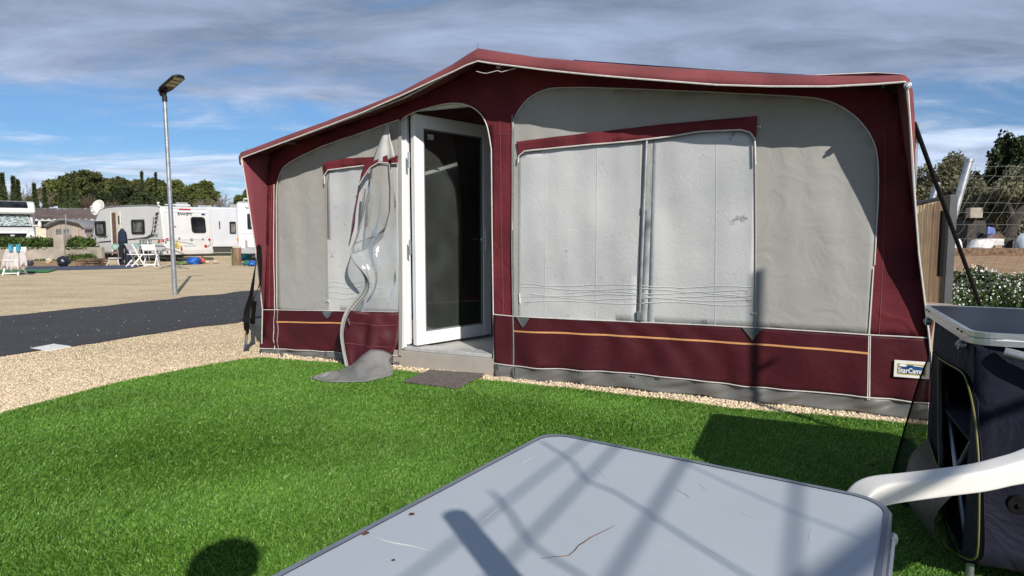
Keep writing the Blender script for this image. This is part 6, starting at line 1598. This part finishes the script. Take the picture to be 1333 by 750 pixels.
# wood pallet by the wall, wooden post, grey chair-like step, fallen stand
pb_ = G(103, 347); b = MB()
PT_ = thing('pallet_stack', 'low stack of weathered brown planks at the foot of the concrete wall', 'planks', (pb_.x, pb_.y + .6, 0))
M_pal = mat('brown_planks', (.16, .10, .06), .9, var=.4, vscale=5, bump=.4)
for k in range(3):
    for j in range(3):
        b = MB(); b.box(DX(91 + j, pb_.y) + .0, DX(115 - j * 1.5, pb_.y), pb_.y + .2 + .35 * j, pb_.y + .5 + .35 * j, .02 + k * .09, .085 + k * .09); b.build('plank', M_pal, PT_)
wp = G(309, 345.7); b = MB(); WPS = thing('wooden_post', 'squat round wooden post with a pale cap by the caravan beside the awning', 'post', wp)
hz_ = DZ(321, wp.y); b.tube([wp, V((wp.x, wp.y, hz_ - .05))], .155, 16); b.build('post', mat('stained_wood', (.22, .14, .085), .8, var=.3, vscale=4, stretch=(5, 5, .6), bump=.3), WPS, smooth=True)
b = MB(); b.tube([V((wp.x, wp.y, hz_ - .05)), V((wp.x, wp.y, hz_))], .165, 16); b.build('cap', mat('post_cap', (.45, .42, .34), .8), WPS, smooth=True)
b = MB(); b.prism([(wp.x - .17, .02), (wp.x - .13, .02), (wp.x - .13, hz_ - .1), (wp.x - .17, hz_ - .1)], lambda x, z, y: V((x, y, z)), wp.y - .12, wp.y + .05); b.build('batten', mat('mossy_green', (.12, .17, .08), .8), WPS)
fsn = MB(); A1, A2, A3 = G(207, 351), G(246, 350.5), G(232, 347.5)
fsn.tube([A1 + UP * .03, V(G(222, 349)) + UP * .09, A2 + UP * .03], .016, 6); fsn.tube([G(211, 348.5) + UP * .03, G(236, 350) + UP * .08, A3 + UP * .03], .014, 6)
tag(fsn.build('fallen_stand', M_grt, smooth=True), 'thin grey folded stand lying flat on the gravel behind the lamp post', 'stand')
stp = G(205, 345); b = MB(); ST = thing('steel_trestle', 'small grey trestle standing right of the white folding chairs', 'trestle', stp)
for dx in (-.06, .10):
    b = MB(); b.tube([stp + V((dx, 0, 0)), V((stp.x + dx * .3, stp.y, DZ(326, stp.y)))], .025, 6); b.build('leg', M_grt, ST)
b = MB(); b.box(stp.x - .45, stp.x + .25, stp.y - .1, stp.y + .2, DZ(327, stp.y), DZ(325.5, stp.y)); b.build('board', M_grt, ST)
# step stool by the caravan door
sg = G(149, 345.5); SS = thing('step_stool', 'grey two legged step stool below the open caravan door', 'step', sg)
b = MB(); b.box(sg.x - .17, sg.x + .17, sg.y - .1, sg.y + .15, .26, .30); b.build('tread', M_cg, SS)
for dx in (-1, 1):
    b = MB(); b.tube([sg + V((dx * .24, -.1, 0)), sg + V((dx * .14, 0, .27))], .02, 6); b.build('leg', M_cg, SS)
# solar panel on the far house roof etc. is too small to read
# ================================================================== VEGETATION
def leaf_mesh(name, pts, size, m, parent=None, elong=1.6, up=.0, world=True):
    pts = np.asarray(pts, float); n = len(pts); rng = np.random.default_rng(len(pts))
    a = rng.normal(size=(n, 3)); a[:, 2] += up; a /= np.linalg.norm(a, axis=1, keepdims=True)
    c = rng.normal(size=(n, 3)); b_ = np.cross(a, c); b_ /= np.linalg.norm(b_, axis=1, keepdims=True)
    s = np.asarray(size) * rng.uniform(.6, 1.3, n); s = s[:, None]
    v = np.stack([pts - a * s * elong * .5, pts + b_ * s * .42, pts + a * s * elong * .5, pts - b_ * s * .42], 1)
    me = bpy.data.meshes.new(name); me.vertices.add(n * 4); me.vertices.foreach_set('co', v.astype(np.float32).ravel())
    me.loops.add(n * 4); me.loops.foreach_set('vertex_index', np.arange(n * 4, dtype=np.int32)); me.polygons.add(n)
    me.polygons.foreach_set('loop_start', np.arange(0, n * 4, 4, dtype=np.int32)); me.update(calc_edges=True)
    return link(name, me, m, parent, world)
def leafmat(name, col, island=.35, trans=.25, col2=None, vs=.35):
    return mat(name, col, .65, var=.25, vscale=vs, island=island, trans=trans, spec=.2, col2=col2)
M_pine = leafmat('pine_needles', (.125, .135, .045), col2=(.06, .075, .028))
M_cyp = leafmat('cypress_foliage', (.065, .085, .035))
M_dk = leafmat('dark_conifer_foliage', (.038, .054, .022))
M_grn = leafmat('bright_pine_foliage', (.15, .17, .045), col2=(.08, .10, .03))
M_olv = leafmat('olive_foliage', (.23, .225, .14), col2=(.12, .125, .075))
M_bark = mat('bark', (.10, .075, .055), .9, var=.3, vscale=6, bump=.6, bscale=12, stretch=(3, 3, .6))
M_barkp = mat('pale_twigs', (.24, .20, .175), .9, var=.2)
def lobes(c, rx, ry, rz, n, seed):
    rnd = random.Random(seed); out = []
    for i in range(n):
        th = rnd.uniform(0, 6.283); u = rnd.uniform(-.75, 1); q = rnd.uniform(.35, .95); rr_ = math.sqrt(max(0, 1 - u * u)) * q
        out.append((c[0] + rx * rr_ * math.cos(th), c[1] + ry * rr_ * math.sin(th), c[2] + rz * u * q, rnd.uniform(.22, .40)))
    return out
def crown(c, rx, ry, rz, nl, nleaf, seed):
    rng = np.random.default_rng(seed); P = []
    L_b = lobes(c, rx, ry, rz, nl, seed); k = nleaf // nl
    for x, y, z, q in L_b:
        d = rng.normal(size=(k, 3)); d /= np.linalg.norm(d, axis=1, keepdims=True); rad = rng.uniform(.35, 1.08, k) ** .5
        P.append(np.array([x, y, z]) + d * rad[:, None] * np.array([rx, ry, rz * .85]) * q)
    P = np.concatenate(P)
    P += rng.normal(size=P.shape) * .05 * rz
    nn = np.array([noise.noise(V(p) * (1.6 / max(rz, .5))) for p in P]); return P[nn > -.42]
def tree(name, label, cx, cy, zt, zb, rx, m, leaf, nleaf, seed, nl=22, group='trees behind the caravans', trunk=.18, ztrunk0=0, barkm=None):
    t = thing(name, label, 'tree', (cx, cy, 0), 0, group)
    rz = (zt - zb) / 2; c = (cx, cy, zb + rz); P = crown(c, rx * .95, rx * .8, rz * .92, nl, nleaf, seed)
    leaf_mesh('crown', P, leaf, m, t)
    b = MB(); rnd = random.Random(seed); b.tube([V((cx, cy, ztrunk0)), V((cx + .1, cy, zb + .2 * rz)), V((cx - .1, cy, zb + rz * 1.3))], [trunk, trunk * .8, trunk * .25], 8)
    for k in range(6):
        a = rnd.uniform(0, 6.28); e_ = V((cx + rx * .6 * math.cos(a), cy + rx * .5 * math.sin(a), zb + rz * rnd.uniform(.6, 1.5))); b.tube([V((cx, cy, zb + rz * .3)), V((cx, cy, zb + rz * .5)).lerp(e_, .5) + V((0, 0, .1)), e_], [trunk * .5, trunk * .3, trunk * .1], 5)
    b.build('trunk', barkm or M_bark, t, smooth=True); return t
def cypress(px, ytop, hw, y, seed, label, group='cypresses behind the motorhome', base=0):
    x = DX(px, y); zt = DZ(ytop, y); r = hw / F * y
    t = thing('cypress_tree', label, 'tree', (x, y, 0), 0, group)
    rng = np.random.default_rng(seed); n = 2600; u = rng.uniform(0, 1, n) ** .8; z = zt * (.06 + .94 * u)
    rad = r * np.clip(np.sin(np.pi * np.clip(u * .93 + .07, 0, 1)) ** .45, .05, 1) * np.clip((1 - u) * 2.2, .06, 1) * (1 + .25 * np.sin(u * 19 + seed)) * np.sqrt(rng.uniform(.2, 1.1, n)); a = rng.uniform(0, 6.28, n)
    leaf_mesh('crown', np.stack([x + rad * np.cos(a), y + rad * np.sin(a), z], 1), .22, M_cyp, t, elong=2.2, up=1.5)
    b = MB(); b.tube([V((x, y, 0)), V((x, y, zt * .8))], [.16, .04], 6); b.build('trunk', M_bark, t)
lbls = ['leftmost tall dark cypress above the motorhome', 'second tall dark cypress above the motorhome, touching the first', 'thin dark cypress in the middle of the gap right of the two tallest', 'pointed cypress right of the thin one above the motorhome roof edge', 'lone slim cypress over the left end of the bungalow roof', 'short cypress at the left edge of the pine clump', 'dark cypress in front of the pine clump, left one of three', 'dark cypress in front of the pine clump, middle one of three', 'wide dark cypress in front of the pine clump, right one of three', 'slim cypress spire rising above the trees left of the lamp post', 'very thin cypress spire just left of the lamp post']
for i, (px, yt, hw, yy) in enumerate(((1.5, 229, 3.4, 62), (7.5, 227, 4.2, 60), (21.3, 231, 3.6, 64), (27, 235, 3.4, 62), (48, 240, 3.6, 66), (61, 245, 4, 68), (82, 246, 5, 70), (91, 248, 4, 69), (99.5, 238, 6, 66), (188, 224, 3, 80), (206, 225.5, 1.3, 84))):
    cypress(px, yt, hw, yy, 30 + i, lbls[i])
# big pines
pines = [('domed pine with the highest crown behind the satellite dish', 112, 221, 262, 27, 86, M_pine), ('rounded green pine left of the highest one', 80, 235, 275, 25, 84, M_grn), ('broad pine directly behind the open caravan roof', 150, 231, 275, 25, 88, M_pine),
         ('dense pine right of the thin cypress spire', 176, 229, 275, 22, 92, M_pine), ('wide pine behind the lamp post', 205, 231, 275, 24, 92, M_pine), ('round bright green pine behind the caravan rear', 232, 235, 276, 24, 84, M_grn), ('bright green pine at the right end of the tree row', 262, 237, 278, 25, 84, M_grn),
         ('dark bushy conifer just above the satellite dish', 130, 246, 282, 17, 74, M_dk), ('small green shrubby tree between the cypresses', 40, 257, 282, 12, 74, M_grn), ('dark pine filling the gap beside the dish', 160, 242, 282, 18, 80, M_dk), ('small green tree right of the pine row above the far caravan', 318, 247, 276, 10, 70, M_grn), ('dark low tree behind the bungalow', 104, 252, 284, 20, 78, M_cyp), ('dark low tree over the bungalow right end', 185, 250, 284, 24, 80, M_cyp), ('dark lower tree behind the lamp post', 222, 252, 284, 26, 79, M_cyp)]
for i, (lb, px, yt, yb, hw, yy, m_) in enumerate(pines):
    tree('pine_tree', lb, DX(px, yy), yy, DZ(yt, yy), DZ(yb, yy), hw / F * yy, m_, .26, 15000 if hw > 15 else 8000, 50 + i, nl=30 if hw > 15 else 16)
# bare trees
def bare(px, ytop, ybase, spread, yy, seed, label, depth=6, m=M_barkp, group='leafless trees behind the caravans', r0=.17):
    x = DX(px, yy); t = thing('bare_tree', label, 'tree', (x, yy, 0), 0, group); rnd = random.Random(seed); b = MB(); H_ = DZ(ytop, yy); tw_ = MB()
    def grow(p, d, l, r, k):
        q = p + d * l; (b if k > 3 else tw_).tube([p, p.lerp(q, .5) + V((rnd.uniform(-.05, .05), 0, .02)) * l, q], [r, r * .85, r * .7], 5 if k > 3 else 3, caps=False)
        if k == 0: return
        for _ in range(3 if k < 5 else 3):
            nd_ = (d + V((rnd.gauss(0, .42) * spread, rnd.gauss(0, .42) * spread, rnd.uniform(-.1, .3)))).normalized(); grow(p.lerp(q, rnd.uniform(.6, 1)), nd_, l * rnd.uniform(.62, .85), r * .60, k - 1)
    L0 = H_ / 3.6; grow(V((x, yy, 0)), V((0, 0, 1)), L0, r0, depth)
    b.build('trunk', m, t); tw_.build('twigs', m, t)
bare(36, 226, 282, 1.0, 75, 3, 'tall leafless grey tree between the cypresses at the left'); bare(56, 238, 282, 1.0, 78, 5, 'leafless grey tree right of the lone slim cypress'); bare(12, 224, 282, .9, 80, 8, 'leafless grey tree behind the two tall cypresses')
bare(288, 237, 276, 1.1, 74, 12, 'pale leafless tree right of the pine row'); bare(303, 240, 276, 1.1, 76, 15, 'pale leafless tree above the plain pale caravan'); bare(318, 238, 276, 1.0, 78, 18, 'pale leafless tree beside the awning roof edge')
bare(117, 243, 282, .9, 70, 21, 'leafless brown tree in front of the pines left of the dish', m=mat('brown_twigs', (.16, .115, .09), .9)); bare(144, 243, 282, .9, 70, 22, 'leafless brown tree in front of the pines right of the dish', m=bpy.data.materials['brown_twigs'])
# ivy on and below the wall, weeds
M_ivy = leafmat('ivy_foliage', (.075, .12, .03), vs=2)
def hedge(name, label, x0, x1, y0, y1, yy, n, leaf, seed, cat='ivy', dep=.5, m=M_ivy):
    rng = np.random.default_rng(seed); px = rng.uniform(x0, x1, n); t = rng.uniform(0, 1, n)
    top = np.array([1 + .5 * noise.noise(V((p * .25, seed, 0))) + .4 * noise.noise(V((p * .9, seed, 3))) for p in px]); zb_ = DZ(y1, yy); zt_ = DZ(y0, yy)
    z = zb_ + (zt_ - zb_) * t * top; x = (px - CX) / F * yy; P = np.stack([x, yy + rng.uniform(-dep, dep, n) * (1 - .5 * t), z], 1)
    tag(leaf_mesh(name, P, leaf, m), label, cat)
hedge('ivy_plant', 'green ivy over the wall top below the motorhome', -20, 71, 310.5, 324, wy + .4, 4500, .085, 1)
hedge('ivy_plant', 'green ivy over the wall top right of the square pillar', 87, 122, 311, 324, wy + .4, 2200, .085, 2)
hedge('weed_plant', 'green weeds at the wall foot right of the black bag', 92, 122, 332, 345, wy - .8, 1800, .07, 3, 'weeds')
hedge('weed_plant', 'sparse weeds at the wall foot left of the black bag', 44, 74, 338, 346, wy - .8, 500, .06, 4, 'weeds')
sb_ = sheet('bare_earth_strip', [G(-40, 347.5), G(118, 346.5), G(124, 340.5), G(-40, 341)], .004, M_soil); struct(sb_)
# ================================================================== RIGHT BACKGROUND
fy = 7.6
p1t = D(1262, 209, fy); p1b = D(1236, 300, fy); dpt = (p1b - p1t)
def leanpost(pt, pb, r, label, yy, length=1.0):
    k = pt.z / (pt.z - pb.z); base = pt + (pb - pt) * k; base.z = 0
    t = thing('fence_post', label, 'post', base, 0, 'galvanised posts of the mesh fence'); b = MB(); b.tube([base, pt], r, 12); b.build('post', M_steel, t, smooth=True)
    b = MB(); b.disc(pt, (pt - base), r * 1.15, .03, 12); b.build('cap', M_steel, t); return base
pbase = leanpost(p1t, p1b, .042, 'galvanised leaning post carrying the wire mesh, in front of the olive trees', fy)
leanpost(D(1220, 239, 11), D(1209, 275, 11), .05, 'further leaning galvanised post seen above the bamboo screen', 11)
leanpost(p1t + V((2.6, .4, 0)), p1b + V((2.6, .4, 0)), .042, 'leaning galvanised post of the mesh fence outside the right edge', fy)
# mesh panel
MF = thing('wire_mesh_fence', 'sagging galvanised wire mesh fence with kinked wires at the right edge', 'fence', (p1t.x + 1.2, fy, 0))
sh = -(p1t.x - pbase.x) / p1t.z
def mp3(u, z):   # u along fence from the leaning post
    return V((pbase.x + u + (p1t.x - pbase.x) * z / p1t.z + .30 * (z - p1t.z), fy + .12 * u + .05 * math.sin(u * 2), z))
wm = MB()
ztop = p1t.z - .03
nz_ = 13
for j in range(nz_):
    z = ztop - j * .145 - (.03 * (j % 3 == 0))
    wm.tube([mp3(.02 + u * .1, z + .012 * noise.noise(V((u * .6, j, 0)))) for u in range(0, 26)], .0019, 4, caps=False)
wm2 = wm
for i in range(1, 20):
    u = i * .145; pts = []; kk = 0
    for j in range(int((ztop) / .05)):
        z = ztop - j * .05; ph = (z * 1.0 % .62); kink = .035 * (1 if ph < .09 else (-.3 if ph < .16 else 0)); pts.append(mp3(u + kink + .01 * noise.noise(V((z * 2, i, 0))), z))
    wm.tube(pts, .0019, 4, caps=False)
wm.build('mesh', mat('grey_wire', (.20, .20, .19), .5, metal=.5), MF)
# bamboo screen
by = 6.4
BS = thing('bamboo_screen', 'bamboo cane screen in a dark grey frame beside the right edge of the awning', 'screen', (D(1215, 300, by).x, by, 0))
q0 = D(1186, 269, by + .25); q1 = D(1234, 258, by - .05); M_bam = mat('bamboo_cane', (.74, .63, .42), .55, var=.06, vscale=5, dirt=.12, dcol=(.3, .22, .12))
nc = 21
for i in range(nc):
    t = i / (nc - 1); pt = q0.lerp(q1, t); r_ = random.uniform(.0085, .0105)
    b = MB(); x_, y_ = pt.x + random.uniform(-.003, .003), pt.y + random.uniform(-.006, .006); zz_ = pt.z - .01
    pts = [(x_, y_, zz_ * k / 14) for k in range(15)]; b.tube([V(p) + V((.005 * noise.noise(V((i, k * .5, 0))), 0, 0)) for k, p in enumerate(pts)], [r_ * (1.18 if (k + i) % 4 == 0 else 1) for k in range(15)], 7); b.build('cane', M_bam, BS, smooth=True)
M_fr = mat('anthracite_frame', (.055, .060, .068), .55)
b = MB(); b.tube([q0 + V((-.02, 0, .02)), q1 + V((.06, 0, .02))], .022, 6); b.build('top_rail', M_fr, BS)
pr_ = D(1238, 254, by - .1); b = MB(); b.box(pr_.x - .035, pr_.x + .045, pr_.y - .04, pr_.y + .04, 0, pr_.z); b.build('post', M_fr, BS, bevel=.006)
b = MB(); b.box(pr_.x - .11, pr_.x - .075, pr_.y - .06, pr_.y - .02, .78, 1.08 + .35); b.build('latch_bar', M_blk, BS)
# flowering bush beyond the cupboard
rng = np.random.default_rng(5)
FBs = thing('flowering_bush', 'low green bush covered in small white flowers behind the cupboard', 'bush', G(1290, 395))
n = 15000; px = rng.uniform(1236, 1420, n); dist = rng.uniform(6.6, 11.5, n); X = (px - CX) / F * dist
hh = .42 + np.array([.42 * noise.noise(V((a * 1.3, b_ * 1.3, 0))) for a, b_ in zip(X, dist)]); Z = hh * rng.uniform(.0, 1, n) ** .5
leaf_mesh('leaves', np.stack([X, dist, Z], 1), .055, leafmat('bush_leaves', (.06, .10, .03), vs=3), FBs)
m_ = 3000; idx = rng.choice(n, m_); leaf_mesh('flowers', np.stack([X[idx], dist[idx] - .03, hh[idx] * rng.uniform(.75, 1.12, m_)], 1), .028, mat('white_petals', (.75, .75, .68), .7), FBs, elong=1.1)
b = MB()
for k in range(24):
    x_ = DX(1245 + k * 6, 8); b.tube([V((x_, 7.2 + (k % 4), 0)), V((x_ + .1, 7.2 + (k % 4), .5))], .008, 4)
b.build('stems', M_bark, FBs)
# olive and other trees beyond the field
def DXr(px, y): return (px - CX) / F * y
olv = [('olive_tree', 'grey green olive tree behind the bamboo screen', 1222, 203, 330, 38, 42, M_olv, 26000), ('olive_tree', 'large olive tree behind the leaning fence post', 1280, 228, 318, 48, 40, M_olv, 34000), ('olive_tree', 'olive tree at the right edge beside the thick leaning trunk', 1335, 210, 318, 42, 44, M_olv, 24000),
       ('olive_tree', 'olive tree at the awning edge below the cloud', 1192, 222, 330, 30, 44, M_olv, 15000), ('pine_tree', 'ragged dark conifer with a pointed top at the right edge', 1312, 174, 300, 28, 50, M_dk, 12000), ('pine_tree', 'dark rounded pine far behind the olive trees', 1262, 219, 300, 24, 60, M_dk, 9000), ('pine_tree', 'dark pine crown left of the ragged conifer', 1288, 212, 300, 18, 58, M_dk, 7000), ('olive_tree', 'olive tree wholly right of the frame edge', 1385, 205, 318, 34, 42, M_olv, 9000)]
for i, (nm, lb, px, yt, yb, hw, yy, m_, nl_) in enumerate(olv):
    x_ = DXr(px, yy); zt_, zb2 = DZ(yt, yy), DZ(yb, yy)
    tree(nm, lb, x_, yy, zt_, max(.4, zb2), hw / F * yy, m_, .16 if m_ is M_olv else .26, nl_, 200 + i, nl=34, group='trees beyond the earth field', trunk=.2)
b = MB(); ty2 = 37; 
TRK = thing('leaning_tree', 'thick dark leaning trunk with a thin crown above the white bags at the right edge', 'tree', (DXr(1304, ty2), ty2, 0), 0, 'trees beyond the earth field')
b.tube([V((DXr(1304, ty2), ty2, 0)), V((DXr(1307, ty2), ty2, DZ(312, ty2))), V((DXr(1316, ty2), ty2, DZ(288, ty2))), V((DXr(1330, ty2), ty2, DZ(262, ty2))), V((DXr(1342, ty2), ty2, DZ(240, ty2)))], [.48, .38, .34, .28, .2], 10)
b.tube([V((DXr(1316, ty2), ty2, DZ(288, ty2))), V((DXr(1306, ty2), ty2, DZ(262, ty2))), V((DXr(1298, ty2), ty2, DZ(245, ty2)))], [.2, .14, .08], 8); b.build('trunk', mat('dark_bark', (.045, .035, .028), .9, var=.4, vscale=3, bump=.8, bscale=8), TRK, smooth=True)
leaf_mesh('crown', crown((DXr(1328, ty2), ty2, DZ(240, ty2)), 1.6, 1.6, 1.1, 16, 5000, 77), .15, M_olv, TRK)
# bags and junk at the field edge
jy2 = 36.0
M_bag = mat('white_bulk_bag', (.62, .61, .60), .8, var=.15, vscale=2, bump=1, bscale=4, dirt=.3)
def jbag(px, yb, wpx, hpx, m, lb, cat, nm, seed, yy=jy2, sq=.8, amp=.14):
    x_ = DXr(px, yy); zb = max(0, DZ(yb, yy)); s_ = wpx / F * yy / 2; h_ = hpx / F * yy / 2; b = MB(); b.blob((x_, yy, h_), s_, seed, amp, 10, (1, sq, h_ / s_)); o = b.build(nm, m, smooth=True); tag(o, lb, cat)
    return o
jbag(1273, 325, 32, 21, M_bag, 'large white bulk bag sagging open in the middle of the fence view', 'bulk bag', 'bulk_bag', 41)
jbag(1243, 324, 15, 22, M_bag, 'narrow white bulk bag just right of the bamboo screen', 'bulk bag', 'bulk_bag', 42)
jbag(1334, 323, 26, 30, mat('pale_blue_sheet', (.45, .52, .60), .7, bump=1, bscale=4), 'pale blue and white covered bag at the right edge', 'bulk bag', 'bulk_bag', 43)
jbag(1287, 300, 15, 36, mat('blue_sheet', (.10, .16, .42), .7, bump=1, bscale=4), 'tall blue sheet draped behind the white bulk bags', 'sheet', 'blue_sheet', 44, jy2 + 1.5, .5)
x_ = DXr(1298, jy2)
b = MB(); b.box(x_ - .7, x_ + .5, jy2 + .2, jy2 + .9, .55, .95); tag(b.build('white_board_box', M_bag, bevel=.03), 'pale box lying on top of the junk right of the large bulk bag', 'box')
b = MB(); b.box(x_ - .32, x_ + .1, jy2 - .2, jy2 + .2, 0, .55); tag(b.build('brown_carton', mat('cardboard', (.30, .20, .12), .9, var=.1), bevel=.02), 'brown carton standing right of the large white bulk bag', 'carton')
b = MB()
for k in range(4): b.box(x_ - .5 + .1 * k, x_ + .6 - .08 * k, jy2 + .25, jy2 + .8, .97 + .07 * k, 1.02 + .07 * k)
tag(b.build('plank_pile', M_pal), 'small pile of brown planks on the pale box', 'planks')
b = MB(); x2 = DXr(1270, jy2 + 2); b.box(x2 - .6, x2 + .8, jy2 + 2, jy2 + 3, 0, DZ(287, jy2 + 2)); tag(b.build('dark_shed', mat('dark_shed', (.05, .045, .04), .9, var=.3), bevel=.02), 'dark shed box behind the large white bulk bag', 'shed')
b = MB(); x2 = DXr(1268, jy2 + 1.5); b.box(x2 - .4, x2 + .35, jy2 + 1.5, jy2 + 1.9, DZ(276, jy2) - .3, DZ(269, jy2)); tag(b.build('white_cabinet', bpy.data.materials['concrete'], bevel=.02), 'small grey box standing on the dark shed', 'box')
b = MB(); b.box(DXr(1236, jy2 - 1), DXr(1380, jy2 - 1), jy2 - 1.05, jy2 - .85, 0, DZ(326, jy2 - 1) + .12); tag(b.build('timber_edging', M_pal), 'long low timber edging at the far side of the earth field', 'edging')
# far wooded hills closing the horizon
hl_ = MB(); n = 240
for i in range(n):
    a0 = -1.35 + 2.7 * i / (n - 1); 
hv = []; 
for i in range(n):
    a0 = -1.45 + 2.9 * i / (n - 1); r_ = 330; h_ = 6 + 5 * noise.noise(V((a0 * 5, 0, 0))) + 2 * noise.noise(V((a0 * 40, 1, 0)))
    hv.append((r_ * math.sin(a0), r_ * math.cos(a0), h_))
hl_.v = [(x, y, -1) for x, y, z in hv] + hv + [(x * 1.5, y * 1.5, z + 6) for x, y, z in hv]
hl_.f = [(k * n + i, k * n + i + 1, (k + 1) * n + i + 1, (k + 1) * n + i) for k in range(2) for i in range(n - 1)]; hl_.mi = [0] * len(hl_.f)
struct(hl_.build('far_hills', mat('far_woods', (.05, .065, .04), .95, var=.3, vscale=.05, bump=.5, bscale=.3)))
